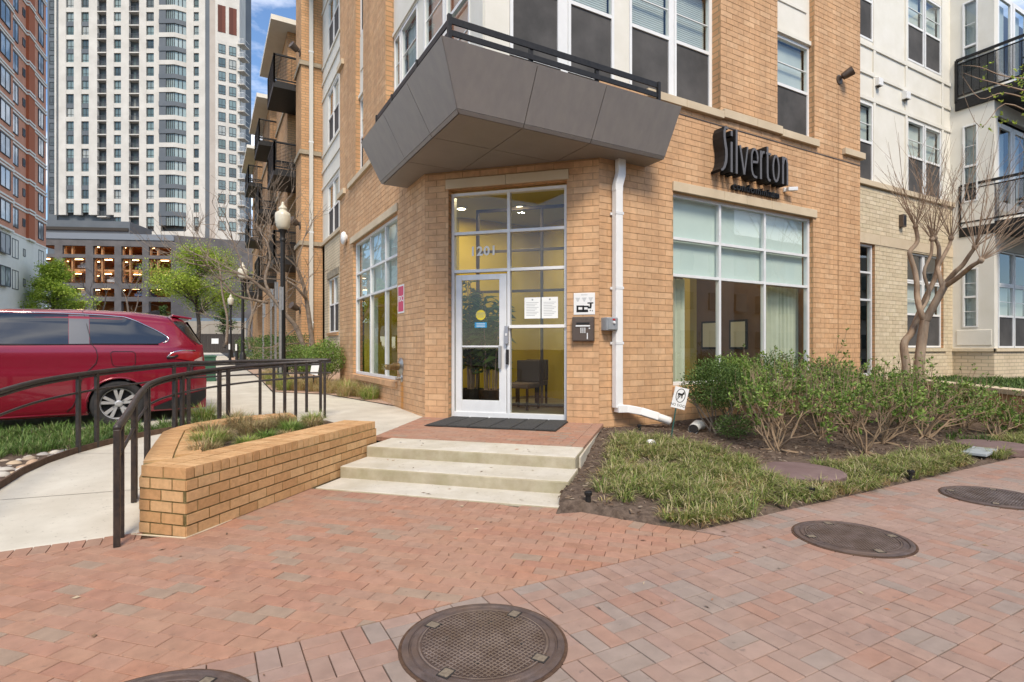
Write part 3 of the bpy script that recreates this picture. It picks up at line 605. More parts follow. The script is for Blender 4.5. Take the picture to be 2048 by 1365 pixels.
# ---- canopy: flared grey panels with a soffit, each panel its own
canopy = empty('canopy', parent=condo)
ZB, ZS, ZT = 4.385, 4.34, 5.02
BX, BY, TX, TY = 2.70, 6.24, 2.36, 5.90
xs = [BX, 3.667, 4.776, 6.19]; xt = [TX, 3.667, 4.776, 6.19]; ys = [BY, 7.17, 8.29, 9.67]; yt = [TY, 7.17, 8.29, 9.67]
def slab(name, pts, th, m, nrm):
    n = Vector(nrm).normalized()*th; a = [Vector(p) for p in pts]; b = [p-n for p in a]
    mb = MB(); mb.poly(a); mb.poly(b[::-1])
    for i in range(len(a)): j = (i+1) % len(a); mb.poly([a[j], a[i], b[i], b[j]])
    return mb.build(name, m, canopy, bevel=.003)
g = .006
for k in range(3):
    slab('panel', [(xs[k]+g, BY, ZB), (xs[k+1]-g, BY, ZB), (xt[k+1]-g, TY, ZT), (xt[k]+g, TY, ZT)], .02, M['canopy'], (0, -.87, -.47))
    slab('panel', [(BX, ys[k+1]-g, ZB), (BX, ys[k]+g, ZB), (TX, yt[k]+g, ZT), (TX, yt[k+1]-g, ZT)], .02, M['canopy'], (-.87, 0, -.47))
    # the narrow folded lip under each panel
    slab('lip', [(xs[k]+g+(.04 if k == 0 else 0), BY+.035, ZS), (xs[k+1]-g, BY+.035, ZS), (xs[k+1]-g, BY+.002, ZB-.006), (xs[k]+g, BY+.002, ZB-.006)], .01, M['canopy'], (0, -.7, -.7))
    slab('lip', [(BX+.035, ys[k+1]-g, ZS), (BX+.035, ys[k]+g+(.04 if k == 0 else 0), ZS), (BX+.002, ys[k]+g, ZB-.006), (BX+.002, ys[k+1]-g, ZB-.006)], .01, M['canopy'], (-.7, 0, -.7))
sx = [BX+.045, 3.667, 4.776, 6.18]; sy = [BY+.045, 7.17, 8.29, 9.66]
for i in range(3):
    for k in range(3):
        pts = [(sx[i]+g, sy[k]+g), (sx[i+1]-g, sy[k]+g), (sx[i+1]-g, sy[k+1]-g), (sx[i]+g, sy[k+1]-g)]
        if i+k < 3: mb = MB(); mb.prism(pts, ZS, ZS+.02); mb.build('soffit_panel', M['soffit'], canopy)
mb = MB()
mb.prism([(BX+.05, BY+.05), (6.17, BY+.05), (6.17, 6.9), (3.4, 6.9), (3.4, 9.65), (BX+.05, 9.65)], ZS+.03, ZB+.02)
mb.poly([(BX+.04, BY+.04, ZB), (6.18, BY+.04, ZB), (6.18, TY+.03, ZT-.01), (TX+.03, TY+.03, ZT-.01)]); mb.poly([(BX+.04, BY+.04, ZB), (TX+.03, TY+.03, ZT-.01), (TX+.03, 9.66, ZT-.01), (BX+.04, 9.66, ZB)])
mb.prism([(TX+.04, TY+.04), (6.18, TY+.04), (6.18, 6.9), (3.4, 6.9), (3.4, 9.66), (TX+.04, 9.66)], ZT-.04, ZT-.015)
mb.poly([(6.185, BY+.02, ZS+.02), (6.185, 6.67, ZS+.02), (6.185, 6.67, ZT), (6.185, TY+.02, ZT)]); mb.poly([(BX+.02, 9.665, ZS+.02), (TX+.02, 9.665, ZT), (3.19, 9.665, ZT), (3.19, 9.665, ZS+.02)])
mb.build('substrate', M['joint'], canopy)
rail = empty('balcony_railing', parent=condo)
RXX, RYY, RZ1 = 2.60, 6.22, 5.47
def flat(p, q, w, h): 
    mb = MB(); mb.bar(p, q, w, h); mb.build('bar', M['black'], rail, bevel=.003)
for z, h in ((5.43, .085), (5.28, .075), (5.08, .075)):
    flat((RXX, RYY, z), (6.02, RYY, z), .02, h); flat((RXX, RYY+.012, z), (RXX, 9.5, z), .02, h)
for p in ((RXX-.02, RYY-.025), (3.77, RYY+.03), (4.87, RYY+.03), (6.03, RYY), (RXX, 7.4), (RXX, 8.6), (RXX, 9.5)):
    mb = MB(); mb.box(p[0]-.025, p[0]+.025, p[1]-.025, p[1]+.025, ZT-.02, RZ1+.012); mb.build('post', M['black'], rail, bevel=.003)
# ------------------------------------------------------------------ things fixed to the building
def arc(cx, cy, rx, ry, a0, a1, n=10): return [(cx+rx*math.cos(R(a0+(a1-a0)*i/n)), cy+ry*math.sin(R(a0+(a1-a0)*i/n))) for i in range(n+1)]
def stroke(mb, pf, pts, w, d0, d1, mi_face=0, mi_side=1):
    """a 2D pen stroke on a wall plane, d0..d1 deep; w may vary along it"""
    k = len(pts); ws = w if isinstance(w, (list, tuple)) else [w]*k; Lf, Rt = [], []
    for i, p in enumerate(pts):
        a = Vector(pts[max(0, i-1)]); b = Vector(pts[min(k-1, i+1)]); t = (b-a).normalized(); nn = Vector((-t.y, t.x))
        Lf.append(Vector(p)+nn*ws[i]/2); Rt.append(Vector(p)-nn*ws[i]/2)
    for i in range(k-1):
        q = [Rt[i], Rt[i+1], Lf[i+1], Lf[i]]
        mb.poly([pf.P(x, y, d1) for x, y in q], mi_face)
        mb.poly([pf.P(x, y, d0) for x, y in q[::-1]], mi_side)
        mb.quad(pf.P(*Rt[i], d0), pf.P(*Rt[i+1], d0), pf.P(*Rt[i+1], d1), pf.P(*Rt[i], d1), mi_side); mb.quad(pf.P(*Lf[i+1], d0), pf.P(*Lf[i], d0), pf.P(*Lf[i], d1), pf.P(*Lf[i+1], d1), mi_side)
    for i, fl in ((0, False), (k-1, True)):
        q = [pf.P(*Lf[i], d0), pf.P(*Rt[i], d0), pf.P(*Rt[i], d1), pf.P(*Lf[i], d1)]
        mb.poly(q[::-1] if fl else q, mi_side)
sign = empty('building_sign', (0, 0, 0), label='large dark channel letters reading Silverton condominium on the orange brick wall', cat='sign')
SG = PF((0, 6.68), (1, 0)); face = mat('sign_face', (.125, .12, .122), rough=.5, metal=.1); side = M['black']
B0, XH, AS = 4.475, 4.985, 5.235
W = .052
letters = {
 'S': [([(7.865, 5.205), (7.835, 5.23), (7.80, 5.215), (7.775, 5.15), (7.775, 5.05), (7.795, 4.95), (7.82, 4.84), (7.825, 4.74), (7.81, 4.63), (7.775, 4.545), (7.73, 4.49), (7.69, 4.475)], [.03, .045, .05, .055, .055, .06, .06, .06, .06, .055, .04, .03])],
 'i': [([(7.955, B0), (7.955, 5.0)], W), ([(7.955, 5.10), (7.955, 5.19)], W)],
 'l': [([(8.085, B0-.005), (8.085, AS)], W)],
 'v': [([(8.175, XH), (8.285, B0+.01)], W*.85), ([(8.285, B0+.01), (8.375, XH)], W*.7)],
 'e': [([(8.49, 4.745)]+[(8.645, 4.76)]+arc(8.565, 4.83, .082, .15, -5, 180)+[(8.483, 4.70), (8.49, 4.60), (8.515, 4.53), (8.56, 4.49), (8.63, 4.485)], W*.8)],
 'r': [([(8.735, B0), (8.735, XH)], W), ([(8.745, 4.86), (8.76, 4.93), (8.79, 4.965), (8.835, 4.972)], W*.85)],
 't': [([(8.92, 5.09), (8.92, 4.62), (8.928, 4.54), (8.955, 4.495), (9.0, 4.48)], W*.95), ([(8.875, 4.965), (9.015, 4.965)], W*.7)],
 'o': [(arc(9.162, 4.73, .083, .232, 90, 450, 22), W*.85)],
 'n': [([(9.365, B0), (9.365, XH)], W), ([(9.37, 4.84), (9.385, 4.92), (9.42, 4.965), (9.465, 4.955), (9.49, 4.88), (9.495, 4.75), (9.495, B0)], W*.9)],
}
for ch, strokes in letters.items():
    mb = MB()
    for q, (pts, w_) in enumerate(strokes): stroke(mb, SG, pts, w_, .018+.001*q, .235+.0015*q)
    mb.build('letter', [face, side], sign)
    bk = MB()
    for pts, w_ in strokes: stroke(bk, SG, pts, [x+.018 for x in w_] if isinstance(w_, list) else w_+.018, .02, .222, 0, 0)
    bk.build('letter_return', side, sign)
text('small_lettering', 'condominium', .185, side, sign, SG.mat4(8.85, 4.32, .04), .028, sx=1.16, spacing=1.12, bold=.004)
t = empty('security_camera', (9.72, 6.68, 4.47), label='small pale camera fixed beside the end of the Silverton lettering', cat='camera')
mb = MB(); mb.box(-.03, .03, -.04, 0, -.04, .04); mb.build('bracket', M['alu'], t, bevel=.004)
mb = MB(); mb.obox((.08, -.12, .0), Vector((.10, -.03, .01)), Vector((.012, .04, 0)), Vector((0, 0, .035))); mb.build('housing', M['alu'], t, bevel=.008)
t = empty('wall_floodlight', (11.55, 6.68, 7.03), label='dark bronze spotlight high on the brick between the window strips', cat='wall light')
def flood(t, sc=1.):
    mb = MB(); mb.lathe([(.10*sc, 0), (.10*sc, .02*sc), (.07*sc, .03*sc)], mat4=Matrix.Rotation(PI/2, 4, 'X')); mb.build('base_plate', M['bronze'], t, smooth=True, auto=40)
    mb = MB(); T = Matrix.Translation((0, -.06*sc, .03*sc)) @ Matrix.Rotation(R(62), 4, 'X') @ Matrix.Rotation(R(25), 4, 'Y')
    mb.lathe([(.03*sc, 0), (.07*sc, .02*sc), (.085*sc, .12*sc), (.095*sc, .22*sc), (.07*sc, .215*sc)], mat4=T); mb.build('shade', M['bronze'], t, smooth=True, auto=40)
    mb = MB(); mb.tube([(0, -.01, 0), (0, -.06*sc, .03*sc), (0, -.09*sc, .05*sc)], .02*sc, 8); mb.build('arm', M['bronze'], t)
flood(t)
# intercom, plan of the building, key box
t = empty('intercom_panel', CW.P(2.665, 1.714), label='brown metal entry phone with a slotted front on the brick right of the door', cat='intercom')
t.rotation_euler = (0, 0, R(-45)); LF = PF((0, 0), (1, 0))
mb = MB(); LF.box(mb, -.168, .168, -.19, .19, 0, .085); mb.build('case', M['bronze'], t, bevel=.012)
mb = MB(); LF.box(mb, -.155, .155, -.175, .125, .085, .09); mb.build('front_plate', mat('brown_plate', (.115, .085, .07), rough=.4, metal=.5), t, bevel=.003)
mb = MB(); LF.box(mb, -.10, .10, .07, .10, .09, .094); mb.build('display', M['black'], t)
mb = MB(); LF.box(mb, -.11, .11, .035, .058, .09, .105); mb.build('ledge', M['alu'], t, bevel=.004)
for a in (-.03, 0, .03):
    for k in range(6):
        mb = MB(); LF.box(mb, a-.009, a+.009, -.06+k*.014, -.05+k*.014, .09, .095); mb.build('button', M['alu'], t)
mb = MB(); LF.box(mb, .06, .075, -.155, -.06, .09, .0915); LF.box(mb, .09, .11, .0, .02, .09, .095); mb.build('print', M['alu'], t)
t = empty('site_plan_board', CW.P(2.674, 2.106), label='white square board with a black plan of the buildings above the entry phone', cat='map board')
t.rotation_euler = (0, 0, R(-45))
mb = MB(); LF.box(mb, -.164, .164, -.168, .168, .0, .014); mb.build('board', M['white'], t, bevel=.003)
mb = MB()
for x0, x1, z0, z1 in ((-.12, -.09, -.13, -.03), (-.12, .06, -.13, -.09), (-.12, .0, -.05, -.025), (-.03, .0, -.13, -.025), (.0, .07, -.055, -.03), (.05, .11, -.075, -.045), (.085, .115, -.05, .01), (.05, .14, .0, .02), (.085, .10, -.115, -.095), (.12, .13, -.12, -.10)): LF.box(mb, x0, x1, z0, z1, .014, .0155)
mb.build('plan', M['black'], t)
text('print', 'Silverton', .028, M['ink'], t, Matrix.Translation((0, 0, 0)) @ LF.mat4(0, .138, .0145), .0005)
mb = MB()
for c in (-.10, 0, .10):
    for k in range(4): LF.box(mb, c-.035+.008*k, c+.035-.008*k, .085-k*.016, .092-k*.016, .014, .0152)
mb.build('print', M['ink'], t)
t = empty('key_box', (5.40, 6.68, 1.79), label='grey steel key switch box with a red tab at the brick corner by the downspout', cat='switch box')
mb = MB(); LF.box(mb, -.115, .095, -.10, .10, 0, .15); mb.build('case', mat('grey_steel', (.33, .35, .36), (.40, .42, .43), scale=12, rough=.45, metal=.4), t, bevel=.01)
mb = MB(); LF.box(mb, -.10, .08, -.088, .09, .15, .17); mb.build('cover', bpy.data.materials['grey_steel'], t, bevel=.006)
mb = MB(); LF.box(mb, -.025, .025, .055, .08, .17, .176); mb.build('tab', mat('red_tab', (.45, .03, .03), rough=.5), t)
mb = MB(); mb.lathe([(.022, 0), (.022, .02), (.016, .025)], sides=14, mat4=Matrix.Translation((0, -.17, .02)) @ Matrix.Rotation(PI/2, 4, 'X')); mb.build('keyhole', M['alu'], t)
# downspout
ds = empty('downspout', (5.545, 6.60, .4), label='white square downspout on the brick right of the entrance with a kicked out foot', cat='downspout')
mb = MB()
def sqpipe(mb, pts, w, dd, m=0):
    for p, q in zip(pts, pts[1:]): mb.bar(p, q, w, dd, m, up=(0, -1, 0))
sqpipe(mb, [(0, 0, .10), (0, 0, 3.45)], .135, .11); mb.build('pipe', M['white'], ds, bevel=.012)
mb = MB(); sqpipe(mb, [(0, 0, 3.44), (.0, 0, 3.55)], .146, .106); sqpipe(mb, [(0, 0, 3.53), (.06, .0, 3.72)], .143, .103); sqpipe(mb, [(.06, 0, 3.70), (.06, .0, 3.95)], .14, .10); mb.build('elbow', M['white'], ds, bevel=.012)
mb = MB(); sqpipe(mb, [(-.03, -.01, .09), (.14, -.03, .085), (.36, -.10, .04), (.62, -.22, -.05)], .12, .14); mb.build('foot', M['white'], ds, bevel=.012)
mb = MB(); mb.tube([(.60, -.21, -.045), (.80, -.30, -.12)], .062, 16); mb.tube([(.795, -.297, -.118), (.802, -.302, -.121)], .05, 16, 1); mb.build('outlet', [M['white'], M['joint']], ds, smooth=True, auto=40)
for z in (1.1, 1.95, 3.1):
    mb = MB(); mb.box(-.095, .095, .05, .062, z-.02, z+.02); mb.box(-.078, .078, -.06, -.052, z-.02, z+.02); mb.build('strap', M['alu'], ds)
# fire connection, its sign, round siren on the left wall
t = empty('fire_sign', (3.2, 10.0, 2.34), R(-90), 'narrow red and white FDC plate on the wall left of the entrance', 'sign')
mb = MB(); LF.box(mb, -.185, .185, -.26, .27, 0.008, .014); mb.build('plate', M['white'], t)
red = mat('faded_red', (.60, .07, .14), rough=.55)
mb = MB(); LF.box(mb, -.155, .155, -.23, -.07, .014, .016); LF.box(mb, -.155, .155, .09, .24, .014, .016); LF.box(mb, -.155, .155, -.07, .09, .014, .0155); mb.build('red_field', red, t)
text('lettering', 'FDC', .15, M['white'], t, LF.mat4(0, .005, .0165), .0006, sx=.95, bold=.004)
t = empty('fire_connection', (3.2, 10.02, 1.08), R(-90), 'weathered brass fire department connection on the brick below the FDC plate', 'fire hydrant')
brass = mat('old_brass', (.20, .14, .065), (.34, .25, .13), scale=18, rough=.45, metal=.8); steel = mat('old_chrome', (.30, .30, .29), (.45, .45, .44), scale=10, rough=.35, metal=.9)
mb = MB(); mb.lathe([(.165, 0), (.165, .012), (.12, .03), (.085, .05)], mat4=Matrix.Rotation(PI/2, 4, 'X')); mb.build('flange', steel, t, smooth=True, auto=40)
mb = MB(); mb.tube([(0, -.04, 0), (0, -.17, 0)], .07, 18); mb.build('barrel', brass, t, smooth=True, auto=40)
for a in (-1, 1):
    mb = MB(); mb.tube([(a*.03, -.12, 0), (a*.085, -.24, -.01)], [.05, .045], 14); mb.tube([(a*.085, -.24, -.01), (a*.10, -.275, -.013)], [.055, .052], 14); mb.build('inlet', brass, t, smooth=True, auto=40)
t = empty('wall_hydrant', (3.2, 9.97, .86), R(-90), 'small round drain cap on the wall under the fire department connection', 'pipe cap')
mb = MB(); mb.lathe([(.075, 0), (.075, .012), (.04, .03)], mat4=Matrix.Rotation(PI/2, 4, 'X')); mb.build('flange', steel, t, smooth=True, auto=40)
mb = MB(); mb.tube([(0, -.02, 0), (0, -.12, -.01)], .03, 12); mb.build('nozzle', steel, t, smooth=True, auto=40)
t = empty('alarm_bell', (3.2, 14.6, 4.29), R(-90), 'round white alarm bell beside the lintel of the left window', 'alarm bell')
mb = MB(); mb.lathe([(.16, .05), (.17, .09), (.14, .13), (.03, .15)], mat4=Matrix.Rotation(PI/2, 4, 'X')); mb.build('bell', M['white'], t, smooth=True, auto=50)
mb = MB(); mb.lathe([(.10, 0), (.10, .055)], mat4=Matrix.Rotation(PI/2, 4, 'X')); mb.build('base', M['alu'], t)
# rust run-off under the fire connection: a stain in the brick's own colour, fixed to the wall
def rust_stain(m, X, Y, ztop, wid, col, amt):
    nt = m.node_tree; L = nt.links.new; b = nt.nodes['Principled BSDF']; src = b.inputs['Base Color'].links[0].from_socket
    g = nt.nodes.new('ShaderNodeNewGeometry'); sp = nt.nodes.new('ShaderNodeSeparateXYZ'); L(g.outputs['Position'], sp.inputs[0])
    n = nt.nodes.new('ShaderNodeTexNoise'); n.inputs['Scale'].default_value = 14
    def M_(op, a, c=None, cl=False):
        q = nt.nodes.new('ShaderNodeMath'); q.operation = op; q.use_clamp = cl
        for s_, v in zip(q.inputs, (a, c)):
            if v is None: continue
            if isinstance(v, (int, float)): s_.default_value = v
            else: L(v, s_)
        return q.outputs[0]
    dx = M_('ABSOLUTE', M_('SUBTRACT', sp.outputs['X'], X)); dy = M_('ABSOLUTE', M_('SUBTRACT', sp.outputs['Y'], Y))
    d = M_('SUBTRACT', 1., M_('DIVIDE', M_('ADD', dx, dy), wid), True); zz = M_('MULTIPLY', M_('SUBTRACT', ztop, sp.outputs['Z']), 12., True)
    f = M_('MULTIPLY', M_('MULTIPLY', d, zz), M_('MULTIPLY', n.outputs['Fac'], amt), True)
    x = nt.nodes.new('ShaderNodeMix'); x.data_type = 'RGBA'; x.inputs['B'].default_value = (*col, 1); L(f, x.inputs['Factor']); L(src, x.inputs['A']); L(x.outputs['Result'], b.inputs['Base Color'])
rust_stain(M['brick'], 3.2, 9.95, .84, .14, (.50, .20, .02), 1.8); rust_stain(M['brick'], 11.52, 6.68, 6.92, .05, (.25, .14, .07), 1.3)
# ------------------------------------------------------------------ doormat
dm = empty('doormat', (3.913, 7.411, .272), R(-45), 'dark grey doormat of square ribbed tiles in front of the entrance door', 'doormat')
m_ = mat('mat_rubber', (.045, .045, .045), (.075, .073, .07), scale=40, rough=.9)
wd, dp_ = 1.98, 1.06
mb = MB(); mb.box(-wd/2, wd/2, -dp_/2-.04, dp_/2+.04, 0, .008); mb.build('border', M['black'], dm, bevel=.004)
tl = MB(); nx, ny = 6, 3; cw, ch_ = wd/nx, dp_/ny
for i in range(9):
    y = -ch_/2+.02+i*(ch_-.04)/8; tl.box(-cw/2+.012, cw/2-.012, y-.012, y+.012, .008, .017)
tm = tl.mesh('tile', m_)
for i in range(nx):
    for k in range(ny): link('tile', tm, dm, (-wd/2+cw*(i+.5), -dp_/2+ch_*(k+.5), 0), 0 if (i+k) % 2 else 0)
# ------------------------------------------------------------------ ground, paths, steps, planter
def struct(o): o['kind'] = 'structure'; return o
mb = MB()                                                            # one sheet far below the paths out to the horizon
xs_ = [-600, -120, -40, -20, -12, -6, -2, 2, 6, 12, 20, 40, 120, 600]; ys_ = [-400, -60, -20, -5, 0, 4, 7, 9.5, 12, 14, 17, 25, 40, 73, 150, 400, 900]
def gz_(x, y): return (-.03 if y < 6.5 and x > -6 else ground_z(x, y)-.03 if y > 9.4 else .0)
for a, b in zip(xs_, xs_[1:]):
    for c, d in zip(ys_, ys_[1:]): mb.quad((a, c, gz_(a, c)), (b, c, gz_(b, c)), (b, d, gz_(b, d)), (a, d, gz_(a, d)))
M['asphalt'] = mat('asphalt', (.055, .054, .052), (.075, .073, .07), scale=40, rough=.9, bump=.3, bscale=200)
struct(mb.build('ground', M['asphalt']))

def clip(poly, f):
    """keep the part of a 2D polygon where f >= 0"""
    out = []
    for (x0, y0), (x1, y1) in zip(poly, poly[1:]+poly[:1]):
        a, b = f(x0, y0), f(x1, y1)
        if a >= 0: out.append((x0, y0))
        if a*b < 0: t = a/(a-b); out.append((x0+(x1-x0)*t, y0+(y1-y0)*t))
    return out
def parea(p): return abs(sum(p[i][0]*p[(i+1) % len(p)][1]-p[(i+1) % len(p)][0]*p[i][1] for i in range(len(p))))/2
HOLES = [(1.165, 2.37, .405), (4.24, 2.33, .42), (6.62, 2.30, .43), (-.235, 2.405, .42)]
def lay(parent, rects, m, clips, h=.05, top=0., keep=300, jit=.0012, zf=None):
    """rects: list of 2D quads (corner lists, already inset by the joint); individual bricks nearest the lens, the rest as one mesh"""
    rg = random.Random(5); bricks = []
    for q in rects:
        for c in clips:
            q = clip(q, c)
            if len(q) < 3: break
        if len(q) < 3 or parea(q) < .0012: continue
        cx = sum(p[0] for p in q)/len(q); cy = sum(p[1] for p in q)/len(q)
        if any(all((p[0]-hx)**2+(p[1]-hy)**2 < (hr-.02)**2 for p in q) for hx, hy, hr in HOLES): continue
        bricks.append((q, cx, cy))
    def size(b):
        v = Vector((b[1], b[2], top))-CAMP
        return parea(b[0])/(v.length**3) if in_view((b[1], b[2], top)) else 0
    bricks.sort(key=size, reverse=True)
    def shape(q, cx, cy, mb, off):
        dz = rg.uniform(-jit, jit); tx, ty = rg.uniform(-.004, .004), rg.uniform(-.004, .004); base = zf(cx, cy) if zf else top
        zt = [base+dz+tx*(p[0]-cx)+ty*(p[1]-cy)-off[2] for p in q]; pp = [(p[0]-off[0], p[1]-off[1]) for p in q]
        e = .004; ins = [(p[0]+(cx-off[0]-p[0])*e/.09, p[1]+(cy-off[1]-p[1])*e/.09) for p in pp]
        k = len(q); n = len(mb.v)                                    # worn arris: the top is a little smaller than the body
        mb.v += [(p[0], p[1], z-.05) for p, z in zip(pp, zt)]+[(p[0], p[1], z-.003) for p, z in zip(pp, zt)]+[(p[0], p[1], z) for p, z in zip(ins, zt)]
        a = sum(pp[i][0]*pp[(i+1) % k][1]-pp[(i+1) % k][0]*pp[i][1] for i in range(k))
        for lv in (0, 1):
            for i in range(k):
                j = (i+1) % k; f = (n+lv*k+i, n+lv*k+j, n+(lv+1)*k+j, n+(lv+1)*k+i); mb.f.append(f if a > 0 else f[::-1]); mb.mi.append(0)
        f = tuple(n+2*k+i for i in range(k)); mb.f.append(f if a > 0 else f[::-1]); mb.mi.append(0)
    for q, cx, cy in bricks[:keep]:
        mb = MB(); z = zf(cx, cy) if zf else top; shape(q, cx, cy, mb, (cx, cy, z)); link('brick', mb.mesh('brick', m), parent, (cx, cy, z))
    mb = MB()
    for q, cx, cy in bricks[keep:]: shape(q, cx, cy, mb, (0, 0, 0))
    if mb.f: tag(mb.build('brickwork', m, parent), kind='stuff')
def grid_rects(org, u, v, rows, L=.203, W=.1016, j=.0035, rng=None):
    """running bond: courses along u, stacked along v"""
    out = []; rg = random.Random(3)
    for r, (a0, a1) in enumerate(rows):
        x = a0+(L/2 if r % 2 else 0)+rg.uniform(-.012, .012)
        while x < a1:
            c = [(x+j/2, r*W+j/2), (x+L-j/2, r*W+j/2), (x+L-j/2, r*W+W-j/2), (x+j/2, r*W+W-j/2)]
            out.append([(org[0]+u[0]*a+v[0]*b, org[1]+u[1]*a+v[1]*b) for a, b in c]); x += L
    return out
# sidewalk: pairs of bricks laid crosswise (basket weave), set square to the right hand wall
SY = 2.83
base = MB(); base.quad((-4, -2.2, -.012), (14, -2.2, -.012), (14, SY, -.012), (-4, SY, -.012))
walk = struct(base.build('sidewalk', M['joint_sand']))
rects = []; W_, L_ = .0985, .197; j = .0048
i0, i1, k0, k1 = int(-3/L_), int(13/L_), 0, int(4.6/L_)
for k in range(k0, k1):
    for i in range(i0, i1):
        x = i*L_; y = SY-.0-(k+1)*L_
        for s in (0, 1):
            if (i+k) % 2: c = (x+s*W_, x+(s+1)*W_, y, y+L_)
            else: c = (x, x+L_, y+s*W_, y+(s+1)*W_)
            rects.append([(c[0]+j/2, c[2]+j/2), (c[1]-j/2, c[2]+j/2), (c[1]-j/2, c[3]-j/2), (c[0]+j/2, c[3]-j/2)])
lay(walk, rects, M['walk_paver'], [lambda x, y: SY-.004-y])
# kerb row of bricks along the planting bed
kr = [[(x+.002, SY+.004), (x+.0985-.002, SY+.004), (x+.0985-.002, SY+.2), (x+.002, SY+.2)] for x in [3.0+.0985*i for i in range(100)]]
strip = struct(MB().quad((3.3, SY, -.012), (13, SY, -.012), (13, SY+.205, -.012), (3.3, SY+.205, -.012)).build('edging', M['joint_sand']))
lay(strip, kr, M['walk_paver'], [lambda x, y: (x-3.44)+(y-SY)*.55])
# entrance forecourt: running bond parallel to the steps
r2 = math.sqrt(.5); U = (r2, -r2); V = (r2, r2)
S0, S1, S2, S3 = 6.77, 7.39, 8.16, 9.03                              # x+y of the slab edge, the two risers and the brick landing
base = MB(); base.poly([(-4, SY, -.012), (3.5, SY, -.012), (2.76, 4.0, -.012), (-.1, 6.87, -.012), (-.3, 5.12, -.012), (-4, 5.12, -.012)])
court = struct(base.build('forecourt', M['joint_sand']))
org = (V[0]*(S0*r2-.205)*1.0, V[1]*(S0*r2-.205)); rows = 60
rects = []
for r in range(rows):
    b1 = -r*.1016
    x = -6+(.1016 if r % 2 else 0)
    while x < 6:
        c = [(x+.0018, b1-.1016+.0018), (x+.203-.0018, b1-.1016+.0018), (x+.203-.0018, b1-.0018), (x+.0018, b1-.0018)]
        rects.append([(org[0]+U[0]*a+V[0]*b, org[1]+U[1]*a+V[1]*b) for a, b in c]); x += .203
bed_edge = lambda x, y: (3.42-.2-x)*1.0-(y-SY)*.56
left_ok = lambda x, y: max(4.90-y, (x+.2)*50) 
lay(court, rects, M['paver'], [lambda x, y: y-SY-.004, bed_edge, lambda x, y: left_ok(x, y)])
sold = [[(org[0]+U[0]*a+V[0]*b, org[1]+U[1]*a+V[1]*b) for a, b in ((x+.002, .002), (x+.0996, .002), (x+.0996, .2), (x+.002, .2))] for x in [-3.6+.1016*i for i in range(60)]]
lay(court, sold, M['paver'], [bed_edge, lambda x, y: y-SY-.004, lambda x, y: x+.1], keep=40)
d_ = Vector((-.56, 1.0)).normalized(); nn = Vector((d_.y, -d_.x)); e0 = Vector((3.22, SY))
sold = [[tuple(e0+d_*a+nn*b) for a, b in ((t_+.002, .002), (t_+.0996, .002), (t_+.0996, .17), (t_+.002, .17))] for t_ in [-.2+.1016*i for i in range(18)]]
lay(court, sold, M['paver'], [lambda x, y: y-SY-.004, lambda x, y: S0-.004-x-y], keep=20)
sold = [[(x+.002, 4.904), (x+.0996, 4.904), (x+.0996, 5.1), (x+.002, 5.1)] for x in [-2.4+.1016*i for i in range(21)]]
lay(court, sold, M['paver'], [lambda x, y: -.43-x], keep=21)

# concrete steps
PL = lambda s, t: ((s+t)/2, (s-t)/2)                                 # s = x+y, t = x-y
steps = empty('entrance_steps', (2.3, 5.2, 0), label='three broad pale concrete steps with worn noses leading to the entrance', cat='steps'); steps.location = (0, 0, 0)
TL = -4.86; 
def tread(s0, s1, t0a, t1a, z0, z1, name='step'):
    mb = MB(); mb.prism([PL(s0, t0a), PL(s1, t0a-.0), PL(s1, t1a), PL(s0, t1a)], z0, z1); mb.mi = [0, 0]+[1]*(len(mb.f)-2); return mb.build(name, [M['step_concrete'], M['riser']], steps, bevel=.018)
tread(S0, S1+.1, TL, -1.22, -.2, .012); tread(S1, S2+.1, TL, -1.30, -.2, .138); tread(S2, S3, TL, -1.33, -.2, .266)
# brick landing
base = MB(); base.poly([(*PL(S3, -5.22), .255), (*PL(S3, -1.33), .255), (*PL(11.93, -1.40), .255), (*PL(12.3, -1.4), .255), (*PL(12.3, -5.6), .255), (*PL(11.93, -5.58), .255)])
land = struct(base.build('landing', M['joint_sand']))
rects = []
o2 = (V[0]*S3*r2, V[1]*S3*r2)
for r in range(22):
    x = -4.2+(.1016 if r % 2 else 0)
    while x < 0:
        c = [(x+.0018, r*.1016+.0018), (x+.203-.0018, r*.1016+.0018), (x+.203-.0018, (r+1)*.1016-.0018), (x+.0018, (r+1)*.1016-.0018)]
        rects.append([(o2[0]+U[0]*a+V[0]*b, o2[1]+U[1]*a+V[1]*b) for a, b in c]); x += .203
lay(land, rects, M['paver'], [lambda x, y: (x-y)+5.22+(x+y-S3)*.13, lambda x, y: -1.55-(x-y)-.0*(x+y), lambda x, y: 12.1-x-y], top=.268, keep=200)
sold = []
for k in range(30):
    b = k*.1016
    sold.append([(o2[0]+U[0]*a+V[0]*bb, o2[1]+U[1]*a+V[1]*bb) for a, bb in ((-1.55*r2+.004, b+.002), (-1.34*r2, b+.002), (-1.34*r2, b+.0996), (-1.55*r2+.004, b+.0996))])
lay(land, sold, M['paver'], [lambda x, y: 11.95-x-y], top=.268, keep=30)
mb = MB(); mb.prism([PL(S2+.3, -1.325), PL(11.9, -1.39), PL(11.9, -1.355), PL(S2+.3, -1.295)], -.1, .225); struct(mb.build('landing_edge', M['step_concrete']))

